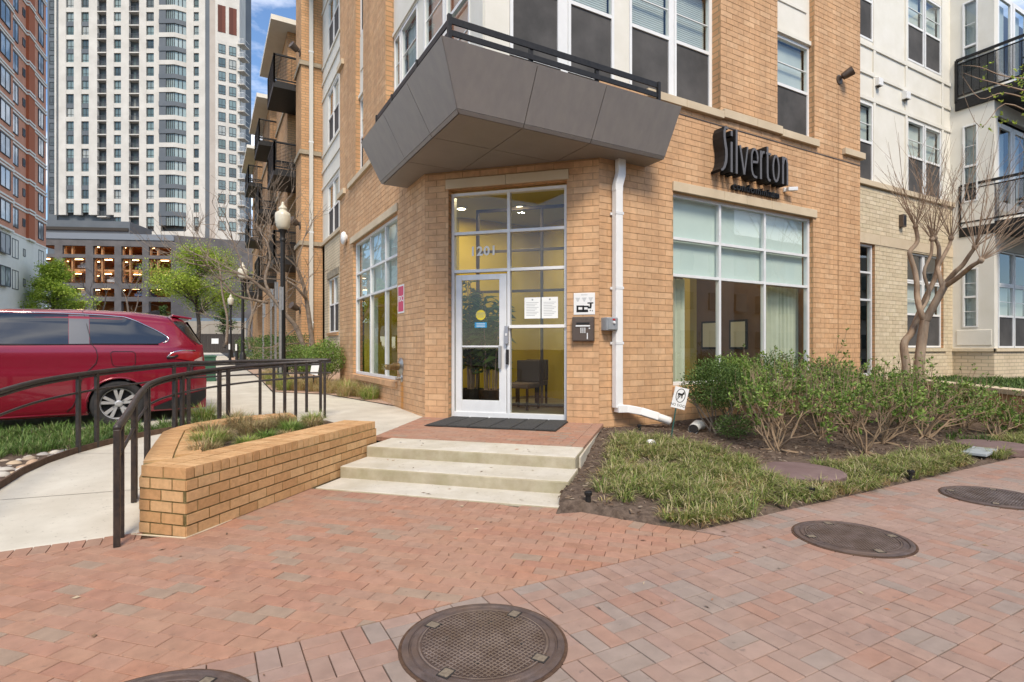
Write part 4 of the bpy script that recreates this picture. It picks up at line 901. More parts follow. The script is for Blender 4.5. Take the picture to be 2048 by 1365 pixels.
# ramp: wraps the outside of the planter and meets the landing
CX_, CY_ = 1.06, 6.75
path_i = [(-.45, 5.10), (-.45, 5.6), (-.44, 6.2)]+[(CX_+1.5*math.cos(R(a)), CY_+1.5*math.sin(R(a))) for a in range(170, 59, -10)]
path_o = [(-1.80, 5.10), (-1.78, 5.7), (-1.72, 6.4)]+[(CX_+2.72*math.cos(R(a))-.02*(170-a)/10, CY_+2.62*math.sin(R(a))+.01*(170-a)/10) for a in range(170, 59, -10)]
zs_r = [0.004, .04, .09]+[.15+.10*min(1, i/5) for i in range(12)]
mb = MB()
for i in range(len(path_i)-1):
    a, b, c, d = path_i[i], path_i[i+1], path_o[i+1], path_o[i]
    mb.quad((*a, zs_r[i]), (*b, zs_r[i+1]), (*c, zs_r[i+1]), (*d, zs_r[i]))
mb.poly([(-1.80, 5.10, .004), (-.45, 5.10, .004), (-.45, 5.02, -.02), (-1.80, 5.02, -.02)])
struct(mb.build('ramp', M['concrete'], smooth=True))
js = [3, 6, 9]
mb = MB()
for i in (2, 5, 8):                                                  # tooled joints across the ramp
    a, b = Vector((*path_i[i], zs_r[i]+.0025)), Vector((*path_o[i], zs_r[i]+.0025)); t_ = (b-a).normalized(); s_ = Vector((-t_.y, t_.x, 0))*.004
    mb.quad(a-s_, b-s_, b+s_, a+s_)
struct(mb.build('ramp_joint', mat('concrete_joint', (.20, .18, .15), rough=.95)))  # flat strips in a plain darker joint colour
# walkway behind: level with the landing, then on along the left wall
mb = MB()
wk = [(-1.1, 9.3), (.3, 8.95), (1.0, 8.2), (1.42, 7.75), (1.95, 7.1), (3.2, 8.72), (3.2, 10.4), (2.35, 12.7), (1.33, 13.55)]
mb.poly([(x, y, ground_z(x, y)+.006) for x, y in wk+[(-1.1, 12.0)]][::1])
yy = [12.0, 14, 17, 21, 26, 34, 46, 70]
for a, b in zip(yy, yy[1:]): mb.quad((-.9, a, ground_z(0, a)+.004), (1.31, a, ground_z(0, a)+.004), (1.31-.0*(b-a), b, ground_z(0, b)+.004), (-.9, b, ground_z(0, b)+.004))
struct(mb.build('walkway', M['concrete']))
mb = MB()
for y in (8.75, 10.2, 12.0, 14.0, 16., 18., 20.5, 23, 26):
    x0, x1 = (-.9, 1.31) if y > 11 else (.3, 3.15); z = ground_z(0, y)+.0085
    mb.quad((x0, y-.006, z), (x1, y-.006, z), (x1, y+.006, z), (x0, y+.006, z))
struct(mb.build('walkway_joint', bpy.data.materials['concrete_joint']))
mb = MB()                                                            # driveway the van stands on
for a, b in ((9.75, 12), (12, 14.2)):
    mb.quad((-14, a, ground_z(0, a)-.004), (-.85, a, ground_z(0, a)-.004), (-.85, b, ground_z(0, b)-.004), (-14, b, ground_z(0, b)-.004))
struct(mb.build('driveway', mat('tan_concrete', (.36, .32, .25), (.44, .40, .32), scale=2.5, rough=.9, bump=.3, bscale=150, dirt=((.25, .22, .18), .5), dscale=.9)))
# rusty steel edging along the outside of the ramp
ed = empty('steel_edging', (0, 0, 0), label='rusty curved steel edging between the concrete ramp and the grass', cat='garden edging')
rust = mat('rusty_steel', (.085, .05, .032), (.13, .08, .05), scale=14, rough=.8, bump=.3, bscale=90)
mb = MB()
eo = [Vector((*p, z)) for p, z in zip(path_o, zs_r)][:11]; 
for a, b in zip(eo, eo[1:]): mb.bar(a+Vector((0, 0, .02)), b+Vector((0, 0, .02)), .022, .10)
mb.build('plate', rust, ed)
# soil strip between edging and driveway
mb = MB(); 
sl = [Vector((*p, z-.01)) for p, z in zip(path_o, zs_r)][:12]
for a, b in zip(sl, sl[1:]): mb.quad(a, b, (b.x-1.2 if b.x < -1.3 else b.x-.7, max(9.72, b.y) if b.x > -1.3 else b.y, .23), (a.x-1.2 if a.x < -1.3 else a.x-.7, max(9.72, a.y) if a.x > -1.3 else a.y, .23))
mb.poly([(-14, 5.0, .05), (-1.78, 5.0, .02), (-1.75, 6.5, .09), (-1.6, 7.9, .16), (-1.2, 9.1, .22), (-.95, 9.75, .236), (-14, 9.75, .236)])
struct(mb.build('soil', M['mulch']))

# planter
pl = empty('brick_planter', (.6, 6.2, 0), label='low orange brick planter with a curved cap wall beside the steps', cat='planter'); pl.location = (0, 0, 0)
PH = .517; CH = .0862
A0, A1 = Vector((-.135, 4.778, 0)), Vector((1.83, 6.743, 0)); B0_ = Vector((-.450, 5.093, 0))
def planter_wall(a, b, z0, z1, keep, phase=0., name='wall', out=None):
    u = (b-a); ln = u.length; u.normalize()
    return brick_wall(pl, name, (a.x, a.y), (u.x, u.y), z0, z1, ln, [], M['planter_brick'], M['planter_mortar'], L=.2135, H=CH, j=.0125, keep=keep, proud=.006, phase=phase, dep=.06)
planter_wall(A0, A1, 0.0, PH-CH, 200, 0.); planter_wall(B0_, A0, 0., PH-CH+.0, 40, .0)
mb = MB(); n45 = Vector((-r2, r2, 0))                                 # bodies behind the faces
mb.prism([(A0.x, A0.y), (A1.x, A1.y), (A1.x-.31, A1.y+.31), (B0_.x, B0_.y)], -.05, PH-CH-.004)
outer = [Vector((x, y, 0)) for x, y in path_i]; outer[0] = B0_.copy()
inner = []
for i, p in enumerate(outer):
    q = outer[min(i+1, len(outer)-1)]-outer[max(i-1, 0)]; q = Vector((q.y, -q.x, 0)).normalized(); inner.append(p+q*.42)
mb.build('core', M['planter_mortar'], pl)
mb = MB()
K = 12
for i in range(K-1): 
    a, b, c, d = outer[i], outer[i+1], inner[i+1], inner[i]
    mb.prism([(a.x, a.y), (b.x, b.y), (c.x, c.y), (d.x, d.y)], -.05, PH-CH-.004)
mb.build('curved_wall', M['planter_brick'], pl)
# cap: two rows of bricks on edge; straight run along the long face, then round the curve
def cap_brick(p, u, v, lu, lv, z0=PH-CH, z1=PH, j=.012):
    """brick on edge: lu along the wall, lv across it"""
    u = Vector(u); v = Vector(v); c = Vector((p.x, p.y, (z0+z1)/2+random.uniform(-.001, .001)))
    key = (round(lu, 3), round(lv, 3))
    if key not in cap_cache: cap_cache[key] = MB().box(-lu/2+j/2, lu/2-j/2, -lv/2+j/2, lv/2-j/2, -(z1-z0)/2+.004, (z1-z0)/2).mesh('brick', M['planter_brick'])
    link('brick', cap_cache[key], cap, c, math.atan2(u.y, u.x)+random.uniform(-.008, .008))
cap_cache = {}
mb = MB(); q1, q2, q3 = A0+n45*.009+Vector((.0, .012, 0)), A1+n45*.009-Vector((.01, .01, 0)), A1+n45*.43-Vector((.01, .01, 0)); mb.prism([(q1.x, q1.y), (q2.x, q2.y), (q3.x, q3.y), (B0_.x+.012, B0_.y+.012)], PH-CH-.002, PH-.018)
for i in range(K-1):
    a, b, c, d = outer[i], outer[i+1], inner[i+1], inner[i]
    q = .97; e1 = d+(a-d)*q; e2 = c+(b-c)*q; mb.prism([(e1.x, e1.y), (e2.x, e2.y), (c.x, c.y), (d.x, d.y)], PH-CH-.002, PH-.0185)
cap = mb.build('cap', M['planter_mortar'], pl)
u_ = Vector((r2, r2, 0)); lw = (A1-A0).length; nb = int(lw/.0862)
for k in range(nb):
    for row in (0, 1): cap_brick(A0+u_*(k+.5)*lw/nb+n45*(.1115+.2215*row), u_, n45, lw/nb, .2205)
# curved cap
def walk_path(pts, step, start=0.):
    out = []; acc = -start
    for a, b in zip(pts, pts[1:]):
        l = (b-a).length; t = -acc if acc < 0 else step-acc if acc > 0 else 0
        while t < l: out.append((a+(b-a)*(t/l), (b-a).normalized())); t += step
        acc = (l-(t-step)) % step
    return out
op = outer[:K]
for k, (p, d) in enumerate(walk_path(op, .0862, .05)):
    v = Vector((d.y, -d.x, 0))
    cc = p+v*.105
    if (cc-A0).dot(n45) < .50 and k < 12: 
        pass
    for row in (0, 1):
        c = p+v*(.105+.21*row); sh = .0862*(1-.21*(.5+row)/1.5*.9) if k > 9 else .0862
        if (c-A0).dot(n45) < .49: continue
        cap_brick(c, d, v, sh, .207)
# end pieces
mb = MB(); e = outer[K-1]; f = inner[K-1]
mb = MB(); mb.prism([(A0.x+u_.x*.3+n45.x*.40, A0.y+u_.y*.3+n45.y*.40), (A1.x+n45.x*.40, A1.y+n45.y*.40), (1.42, 7.75), (f.x, f.y)]+[(inner[i].x, inner[i].y) for i in range(K-2, 3, -1)], .0, .44)
mb.build('soil', M['mulch'], pl)
mb = MB(); mb.prism([(A1.x-.004, A1.y), (A1.x+.006, A1.y+.0), (A1.x-.30, A1.y+.31), (A1.x-.31, A1.y+.30)], .1, PH-CH); mb.build('end_face', M['planter_brick'], pl)
# mortar smear along the planter foot
mb = MB(); mb.tube([B0_+Vector((-.05, -.03, .003)), A0+Vector((0, -.02, .003)), A0+Vector((.15, .13, .003)), A0+Vector((.32, .31, .003))], [.006, .008, .007, .003], 6); tag(mb.build('mortar_smear', M['stone'], pl))

# manholes
def manhole(x, y, r, rot, label, z=.009):
    t = empty('manhole_cover', (x, y, z), rot, label, 'manhole cover', 'round iron manhole covers in the brick sidewalk')
    mb = MB(); n = 56
    prof = [(r, -.02), (r, .0), (r-.012, .004), (r-.03, .004), (r-.034, -.004), (r-.04, -.004), (r-.046, .003)]
    mb.lathe(prof+[(r-.07, .003), (r-.072, .0), (.001, .0)], sides=n); mb.build('frame', M['iron'], t, smooth=False)
    mb = MB(); mb.lathe([(r-.078, -.001), (r-.078, .0055), (r-.086, .0055), (r-.086, -.001)], sides=n); mb.build('rim', M['worn_iron'], t)
    mb = MB(); ri = r-.095; s = .021; k = int(ri/s)+1                 # raised diamond grid
    for i in range(-k, k+1):
        c = i*s
        if abs(c) < ri:
            h = math.sqrt(ri*ri-c*c)
            mb.bar((c, -h, .0015), (c, h, .0015), .006, .008); mb.bar((-h, c, .0017), (h, c, .0017), .006, .0082)
    mb.build('tread_grid', M['worn_iron'], t)
    mb = MB(); mb.lathe([(r+.016, -.03), (r+.016, -.005), (r-.004, -.005)], sides=n, cap=False); mb.build('dirt_ring', M['joint_sand'], t)
    for a in range(4):
        mb = MB(); mb.lathe([(.013, .0), (.013, .0046)], sides=10); link('pick_hole', mb.mesh('pick_hole', M['joint']), t, (ri*.62*math.cos(a*PI/2+.6), ri*.62*math.sin(a*PI/2+.6), 0))
        mb = MB(); mb.box(-.035, .035, -.03, .03, .001, .006); mb.box(-.028, .028, -.023, .023, .0061, .0075, 1); link('notch', mb.mesh('notch', [M['joint'], mat('pocket_grit', (.14, .11, .08), (.22, .18, .13), scale=60, rough=.95)]), t, ((r-.085)*math.cos(a*PI/2+.2), (r-.085)*math.sin(a*PI/2+.2), 0), a*PI/2+.2)
    return t
manhole(1.165, 2.37, .388, R(20), 'round cross hatched iron manhole cover nearest the camera on the seam of the brick')
manhole(4.22, 2.345, .388, R(50), 'round iron manhole cover beside the point of the planting bed')
manhole(6.55, 2.32, .41, R(10), 'farthest round iron manhole cover at the right of the sidewalk')
manhole(-.235, 2.405, .42, R(35), 'iron manhole cover at the left, cut by the bottom of the photo')
# ------------------------------------------------------------------ handrails
def rail_thing(label, path, tops, posts, mids, base_z, end_drop=None, w=.05):
    t = empty('handrail', (0, 0, 0), label=label, cat='handrail', group='black steel handrails along the ramp')
    pts = [Vector((p[0], p[1], z)) for p, z in zip(path, tops)]
    def smooth(ps, n=4):
        out = []
        for i in range(len(ps)-1):
            p0, p1, p2, p3 = ps[max(0, i-1)], ps[i], ps[i+1], ps[min(len(ps)-1, i+2)]
            for k in range(n):
                f = k/n; out.append(.5*((2*p1)+(-p0+p2)*f+(2*p0-5*p1+4*p2-p3)*f*f+(-p0+3*p1-3*p2+p3)*f**3))
        return out+[ps[-1]]
    sp = smooth(pts)
    mb = MB()
    mb.tube(sp, .026, 10); mb.build('top_rail', M['rail'], t, smooth=True)
    mb = MB(); mb.tube([p-Vector((0, 0, .04)) for p in sp], .014, 6); mb.build('rail_channel', M['rail'], t)
    mb = MB(); mb.tube([Vector((p.x, p.y, p.z-m)) for p, m in zip(sp, [mids[0]+(mids[1]-mids[0])*i/(len(sp)-1) for i in range(len(sp))])], .013, 6); mb.build('mid_rail', M['rail'], t)
    cum = [0]
    for a, b in zip(sp, sp[1:]): cum.append(cum[-1]+(Vector((b.x-a.x, b.y-a.y))).length)
    tot = cum[-1]
    for s_ in posts:
        L_ = s_*tot; i = max(k for k in range(len(cum)) if cum[k] <= L_+1e-6); i = min(i, len(sp)-2)
        f = (L_-cum[i])/(cum[i+1]-cum[i]); p = sp[i].lerp(sp[i+1], f)
        d = (sp[i+1]-sp[i]); rz = math.atan2(d.y, d.x); zb = base_z(p.x, p.y)
        mb = MB(); mb.box(-.02, .02, -.02, .02, 0, p.z-zb-.01); po = mb.build('post', M['rail'], t, bevel=.003); po.location = (p.x, p.y, zb); po.rotation_euler = (0, 0, rz)
    return t
pr = [(-.56, 4.80), (-.56, 5.1), (-.56, 5.6), (-.56, 6.1), (-.55, 6.6)]+[(CX_+1.62*math.cos(R(a)), CY_+1.60*math.sin(R(a))) for a in (170, 158, 146, 134, 122, 110, 98, 86, 76)]
tz = [.848, .87, .91, .965, 1.01, 1.035, 1.07, 1.10, 1.13, 1.155, 1.18, 1.20, 1.218, 1.23]
def rz_(x, y):
    a = math.atan2(y-CY_, x-CX_)
    if y < 6.6: return max(0, (y-5.1)*.085)
    return .25-.10*max(0, min(1, (math.degrees(a)-120)/50)) if a > 0 else .12
rail_thing('black steel handrail running down between the brick planter and the ramp', pr, tz, (0, .045, .215, .235, .42, .445, .58, .605, .72, .745, .90, .93, .96, .999), (.22, .22), lambda x, y: (.0 if y < 4.9 else rz_(x, y)) if x < 1.25 else .5)
po_ = [(x, y) for x, y in path_o][:14]
rail_thing('black steel handrail on the rusty edging at the outside of the ramp', po_, [z+h for z, h in zip(zs_r, [.90, .90, .90, .90, .91, .92, .93, .94, .95, .96, .97, .975, .98, .98])], (.02, .05, .46, .50, .66, .69, .84, .87, .985), (.22, .21), lambda x, y: max(0, rz_(x, y)-.03))

# ------------------------------------------------------------------ street lamps, sign posts, utility box
def street_lamp(x, y, h, label, sc=1., parts=True, z=None):
    z = ground_z(x, y) if z is None else z
    t = empty('street_lamp', (x, y, z), label=label, cat='street lamp', group='black street lamps with acorn globes along the path')
    mb = MB(); mb.lathe([(.20*sc, 0), (.20*sc, .12), (.15*sc, .18), (.13*sc, .5), (.10*sc, .56), (.075*sc, .62)], sides=16); mb.build('base', M['black'], t, smooth=True, auto=35)
    mb = MB(); mb.lathe([(.075*sc, .6), (.06*sc, h-.62), (.085*sc, h-.60), (.085*sc, h-.55), (.065*sc, h-.52), (.07*sc, h-.40), (.10*sc, h-.36), (.12*sc, h-.30)], sides=16); mb.build('pole', M['black'], t, smooth=True, auto=35)
    mb = MB(); mb.lathe([(.11*sc, h-.30), (.17*sc, h-.22), (.20*sc, h-.05), (.205*sc, h+.08), (.19*sc, h+.16), (.13*sc, h+.20), (.10*sc, h+.22), (.095*sc, h+.26), (.115*sc, h+.28), (.105*sc, h+.31), (.06*sc, h+.36), (.035*sc, h+.40), (.04*sc, h+.43), (.02*sc, h+.47)], sides=20)
    mb.build('globe', M['globe'], t, smooth=True)
    return t
M['globe'] = mat('milky_globe', (.58, .54, .43), (.64, .60, .48), scale=3, rough=.25, spec=.5)
street_lamp(1.83, 16.2, 4.45, 'nearest black street lamp with a milky acorn globe beside the path')
street_lamp(1.43, 27.5, 4.2, 'second street lamp farther down the path, behind bare branches', z=.62)
street_lamp(1.47, 42.7, 4.0, 'small distant street lamp near the far end of the path', z=.72)
grey_post = mat('galvanised_steel', (.30, .30, .30), (.38, .38, .375), scale=15, rough=.5, metal=.5)
for x, y, h, lb in ((1.70, 15.6, 2.55, 'galvanised sign post right beside the nearest street lamp'), (1.85, 18.2, 2.9, 'galvanised sign post second from the nearest street lamp'), (1.95, 20.6, 2.9, 'galvanised sign post third from the nearest street lamp'), (1.86, 22.5, 2.6, 'galvanised sign post farthest from the nearest street lamp')):
    z = ground_z(x, y); t = empty('sign_post', (x, y, z), R(5), lb, 'sign post', 'galvanised sign posts along the path')
    mb = MB(); mb.box(-.03, .03, -.014, -.009, 0, h); mb.box(-.03, -.025, -.014, .014, 0, h); mb.box(.025, .03, -.014, .014, 0, h); mb.build('post', grey_post, t)
    mb = MB(); mb.box(-.006, .0, -.22, .22, h-.62, h-.02); s_ = mb.build('sign_plate', grey_post, t); s_.location = (.036, 0, 0)
for x, y, lb in ((1.05, 24.2, 'nearer short black bollard with a white reflector on the path edge'), (.95, 28.5, 'farther short black bollard with a white reflector on the path edge')):
    t = empty('bollard', (x, y, ground_z(x, y)), label=lb, cat='bollard', group='black bollards at the path edge')
    mb = MB(); mb.lathe([(.06, 0), (.06, .95), (.03, 1.0)], sides=12); mb.build('post', M['black'], t); mb = MB(); mb.box(-.062, .0, -.064, -.06, .72, .98); mb.build('reflector', M['white'], t)
t = empty('utility_cabinet', (-.22, 17.0, ground_z(0, 17)-.02), R(3), 'dark green utility cabinet standing behind the van', 'utility box')
gm = mat('green_paint', (.035, .10, .06), (.045, .12, .07), scale=3, rough=.5)
mb = MB(); mb.box(-.42, .42, -.4, .4, 0, .64); mb.build('case', gm, t, bevel=.015); mb = MB(); mb.box(-.44, .44, -.42, .42, .64, .70); mb.build('lid', gm, t, bevel=.015)

# ------------------------------------------------------------------ van
VRED = mat('dark_red_paint', (.235, .006, .022), (.255, .007, .026), scale=3, rough=.24, spec=.5, metal=.25, coat=1.)
M['tyre'] = mat('tyre_rubber', (.022, .021, .021), (.035, .033, .032), scale=20, rough=.85)
M['chrome'] = mat('chrome', (.72, .72, .72), rough=.12, metal=1.)
M['rimalu'] = mat('alloy_rim', (.50, .49, .48), (.56, .55, .54), scale=6, rough=.32, metal=.4)
M['vglass'] = mat('privacy_glass', (.012, .014, .016), rough=.03, spec=.9, coat=.6)
M['vtrim'] = mat('black_trim', (.018, .018, .02), rough=.45)
M['vpost'] = mat('gloss_pillar', (.10, .11, .13), rough=.3, spec=.5)
lens_r = mat('red_lens', (.30, .012, .015), rough=.12, spec=.6, coat=.8); lens_w = mat('clear_lens', (.50, .38, .35), rough=.12, spec=.6, coat=.8)
van = empty('minivan', (-1.30, 10.86, .255), R(10), 'dark red minivan with tinted glass parked behind the grass, tail to the right', 'van')
def lerp_tab(tab, x):
    if x <= tab[0][0]: return tab[0][1]
    for (a, va), (b, vb) in zip(tab, tab[1:]):
        if x <= b: return va+(vb-va)*(x-a)/(b-a)
    return tab[-1][1]
top_tab = [(-4.12, .70), (-4.0, .84), (-3.75, .98), (-3.2, 1.10), (-2.75, 1.18), (-2.2, 1.50), (-1.75, 1.68), (-1.2, 1.74), (-.4, 1.765), (.2, 1.755), (.6, 1.715), (.86, 1.66), (.93, 1.60), (1.0, 1.48), (1.08, 1.33), (1.15, 1.20), (1.17, 1.10), (1.175, .9), (1.17, .62)]
side_rows = [(.20, .905), (.27, .94), (.40, .962), (.55, .975), (.70, .985), (.80, .993), (.88, .985), (.98, .985), (1.08, .985), (1.17, .965), (1.22, .945), (1.36, .885), (1.50, .82), (1.62, .765), (1.69, .70), (1.74, .60), (1.765, .40), (1.775, 0.)]
xw = lerp_tab
def half_w(x, z):
    """half width of the body at station x and height z"""
    w_ = lerp_tab(side_rows, z)
    nose = 1.0 if x > -3.4 else 1-.22*((-3.4-x)/.72)**2
    tail = 1.0 if x < .55 else 1-.16*((x-.55)/.62)**2.2
    return w_*nose*tail
stx = [-4.12, -4.06, -3.95, -3.8, -3.6]+[-3.5+.05*i for i in range(0, 84)]+[.72+.04*i for i in range(0, 12)]+[1.175]
stx = sorted(set(round(x, 3) for x in stx if x <= 1.175))
zl = [.20, .24, .27, .31, .35, .40, .45, .50, .55, .60, .65, .70, .75, .80, .84, .88, .93, .98, 1.03, 1.08, 1.13, 1.17, 1.22, 1.29, 1.36, 1.43, 1.50, 1.56, 1.62, 1.66, 1.69, 1.72, 1.74, 1.755, 1.765, 1.772, 1.776]
def skin(x, z):
    top = lerp_tab(top_tab, x)
    zz = z if z <= .55 else .55+(z-.55)*(top-.55)/(1.776-.55) if top < 1.776 and z > .55 else z
    # keep belt level while the roof falls: squeeze only what is above the belt where the roof is still above it
    if top > 1.25 and z <= 1.22: zz = z
    elif top > 1.25: zz = 1.22+(z-1.22)*(top-1.22)/(1.776-1.22)
    return half_w(x, z), zz
ARCH = .385
def arch_fix(x, z):
    for cx in (0, -3.06):
        r = math.hypot(x-cx, z-.345)
        if abs(r-ARCH) < .028 and z > .2: 
            k = ARCH/r; return cx+(x-cx)*k, .345+(z-.345)*k
    return x, z
for sgn in (-1, 1):
    pass
mb = MB(); n0 = 0; cols = []
for x in stx:
    col = []
    for z in zl:
        w_, zz = skin(x, z); xx, zz = arch_fix(x, zz); col.append((xx, w_, zz))
    cols.append(col)
nr = len(zl)
mb.v = [(x, -w_, z) for c in cols for x, w_, z in c]+[(x, w_, z) for c in cols for x, w_, z in c]
off = len(cols)*nr
for i in range(len(cols)-1):
    for k in range(nr-1):
        q = [cols[i][k], cols[i+1][k], cols[i+1][k+1], cols[i][k+1]]; cx_ = sum(p[0] for p in q)/4; cz_ = sum(p[2] for p in q)/4
        if any(math.hypot(cx_-c, cz_-.345) < ARCH-.004 for c in (0, -3.06)): continue
        a = i*nr+k; f = (a, a+nr, a+nr+1, a+1); mb.f.append(f); mb.mi.append(0); mb.f.append(tuple(off+v for v in f[::-1])); mb.mi.append(0)
for c, rev in ((0, True), (len(cols)-1, False)):
    for k in range(nr-1):
        a = c*nr+k; f = (a, a+1, off+a+1, off+a); mb.f.append(f if rev else f[::-1]); mb.mi.append(0)
for i in range(len(cols)-1):
    a = i*nr+nr-1; mb.f.append((a, a+nr, off+a+nr, off+a)); mb.mi.append(0)
body = mb.build('body', VRED, van, smooth=True, auto=50)
mb = MB(); mb.box(-3.9, 1.1, -.80, .80, .22, .60); mb.build('underbody', M['vtrim'], van)
for cx in (0, -3.06):                                                 # wheel housings and arch lips
    for sg in (-1, 1):
        mb = MB(); mb.tube([(cx+ARCH*1.0*math.cos(R(a)), sg*(half_w(cx+ARCH*math.cos(R(a)), max(.22, .345+ARCH*math.sin(R(a))))-.005), .345+ARCH*math.sin(R(a))) for a in range(-18, 199, 8)], .017, 6); mb.build('arch_lip', VRED, van, smooth=True)
        mb = MB(); 
        for a in range(-18, 198, 12):
            p, q = [(cx+ARCH*math.cos(R(b)), .345+ARCH*math.sin(R(b))) for b in (a, a+12)]
            mb.quad((p[0], sg*.99*.985, p[1]), (q[0], sg*.99*.985, q[1]), (q[0], sg*.6, q[1]), (p[0], sg*.6, p[1]))
        mb.build('wheel_housing', M['vtrim'], van)
def patch(name, m, lo, hi, x0, x1, n=14, prd=.006, parent=van, sgn=-1):
    """surface patch of the side between two edges z=lo(x), z=hi(x)"""
    mb = MB(); rows_ = 6
    for i in range(n+1):
        x = x0+(x1-x0)*i/n
        for k in range(rows_+1):
            z = lo(x)+(hi(x)-lo(x))*k/rows_
            w_ = half_w(x, z_inv(x, z)); mb.v.append((x, sgn*(w_+prd), z))
    for i in range(n):
        for k in range(rows_):
            a = i*(rows_+1)+k; mb.f.append((a, a+rows_+1, a+rows_+2, a+1) if sgn < 0 else (a+1, a+rows_+2, a+rows_+1, a)); mb.mi.append(0)
    return mb.build(name, m, parent, smooth=True)
def z_inv(x, z):
    top = lerp_tab(top_tab, x)
    if top > 1.25: return z if z <= 1.22 else 1.22+(z-1.22)*(1.776-1.22)/(top-1.22)
    return z if z <= .55 else .55+(z-.55)*(1.776-.55)/(top-.55)
qlo = lambda x: 1.235 if x < .5 else 1.235+(x-.5)*.55
qtab = [(-.46, 1.652), (-.2, 1.645), (.08, 1.625), (.2, 1.585), (.35, 1.50), (.5, 1.42), (.62, 1.33)]
qhi = lambda x: lerp_tab(qtab, x)
shi = lambda x: 1.655+min(0, (x+1.6)*.02)
for sg in (-1, 1):
    q = patch('quarter_window', M['vglass'], qlo, qhi, -.34, .615, 22, sgn=sg)
    patch('side_window', M['vglass'], lambda x: 1.225+max(0, -x-1.2)*-.012, shi, -1.72, -.58, 10, sgn=sg)
    patch('front_window', M['vglass'], lambda x: 1.205, lambda x: lerp_tab([(-2.6, 1.25), (-2.2, 1.46), (-1.95, 1.60), (-1.8, 1.63)], x), -2.55, -1.80, 10, sgn=sg)
    patch('pillar', M['vpost'], lambda x: 1.228, lambda x: 1.652, -.575, -.345-.0, 4, prd=.004, sgn=sg)
    mk = lambda pts, r_, m, nm: MB().tube([(x, sg*(half_w(x, z_inv(x, z))+.008), z) for x, z in pts], r_, 6).build(nm, m, van, smooth=True)
    mk([(-2.5, 1.30), (-2.2, 1.475), (-1.95, 1.615), (-1.75, 1.665)]+[(x, shi(x)+.014) for x in (-1.6, -1.2, -.9, -.6)]+[(x, qhi(x)+.014) for x in (-.4, -.2, 0, .08, .15, .25, .35, .45, .55, .61)]+[(.64, 1.315), (.62, 1.275), (.56, 1.25)], .009, M['chrome'], 'chrome_strip')
    mk([(-1.72, 1.21), (-.9, 1.217), (-.34, 1.225), (.1, 1.225), (.5, 1.225)], .006, M['vtrim'], 'belt_line')
    mk([(-.42, 1.72), (-.40, 1.66), (-.36, 1.45), (-.32, 1.23), (-.27, 1.15), (-.25, 1.05), (-.27, .95), (-.36, .84), (-.43, .72), (-.47, .60), (-.49, .45), (-.53, .34), (-.60, .27)], .0045, M['vtrim'], 'door_seam')
    mk([(-1.76, 1.62), (-1.78, 1.2), (-1.80, .8), (-1.80, .27)], .0045, M['vtrim'], 'door_seam')
    mk([(-.08, 1.12), (.16, 1.12), (.20, 1.09), (.20, .93), (.16, .90), (-.04, .90), (-.08, .93), (-.10, 1.09), (-.08, 1.12)], .0035, M['vtrim'], 'fuel_door' if sg < 0 else 'panel_seam')
    mk([(-3.4, .235), (-2, .225), (-.45, .235)], .014, VRED, 'sill_strip')
    mb = MB(); mb.tube([(-1.62, sg*1.0, 1.085), (-1.58, sg*1.03, 1.088), (-1.38, sg*1.03, 1.088), (-1.34, sg*1.0, 1.085)], .02, 8); mb.build('handle', VRED, van, smooth=True)
    # tail lamp wraps the corner
    tl = patch('tail_light', lens_r, lambda x: lerp_tab([(.60, 1.015), (.78, 1.0), (.95, .96), (1.17, .935)], x), lambda x: lerp_tab([(.60, 1.03), (.68, 1.10), (.8, 1.125), (1.17, 1.10)], x), .60, 1.165, 14, prd=.012, sgn=sg)
    mk([(.60, 1.02), (.66, 1.085), (.72, 1.115), (.82, 1.13), (1.0, 1.125)], .010, M['chrome'], 'lamp_strip')
    mk([(.60, 1.02), (.70, 1.03), (.75, 1.055)], .018, M['vtrim'], 'lamp_recess')
    patch('reverse_light', lens_w, lambda x: lerp_tab([(.98, .965), (1.16, .96)], x), lambda x: lerp_tab([(.98, .975), (1.16, 1.06)], x), .985, 1.163, 6, prd=.017, parent=van, sgn=sg)
    mk([(1.01, .97), (.98, .90), (.95, .86), (.955, .80), (.93, .74), (.92, .70)], .012, M['vtrim'], 'bumper_seam')
    patch('bumper_skirt', M['vtrim'], lambda x: .22 if x < 1.0 else .22+(x-1.0)*.9, lambda x: lerp_tab([(.42, .26), (.6, .34), (.9, .44), (1.17, .50)], x), .44, 1.165, 10, prd=.012, sgn=sg)
    mk([(.70, 1.70), (.66, 1.685), (.655, 1.66), (.68, 1.62), (.75, 1.54), (.85, 1.42), (.95, 1.30), (1.02, 1.22)], .005, M['vtrim'], 'hatch_seam')
    patch('spoiler_glass', M['vglass'], lambda x: lerp_tab([(.72, 1.585), (.85, 1.43), (1.0, 1.27), (1.1, 1.21)], x), lambda x: lerp_tab([(.72, 1.60), (.86, 1.60), (.93, 1.545), (1.0, 1.44), (1.1, 1.245)], x), .73, 1.09, 10, prd=.008, sgn=sg)
mb = MB(); mb.quad((.94, -.60, 1.60), (.94, .60, 1.60), (1.155, .66, 1.20), (1.155, -.66, 1.20)); mb.build('rear_window', M['vglass'], van)
mb = MB(); mb.obox((.86, 0, 1.672), (.14, 0, -.022), (0, .60, 0), (.002, 0, .018)); mb.build('spoiler', VRED, van, bevel=.01)
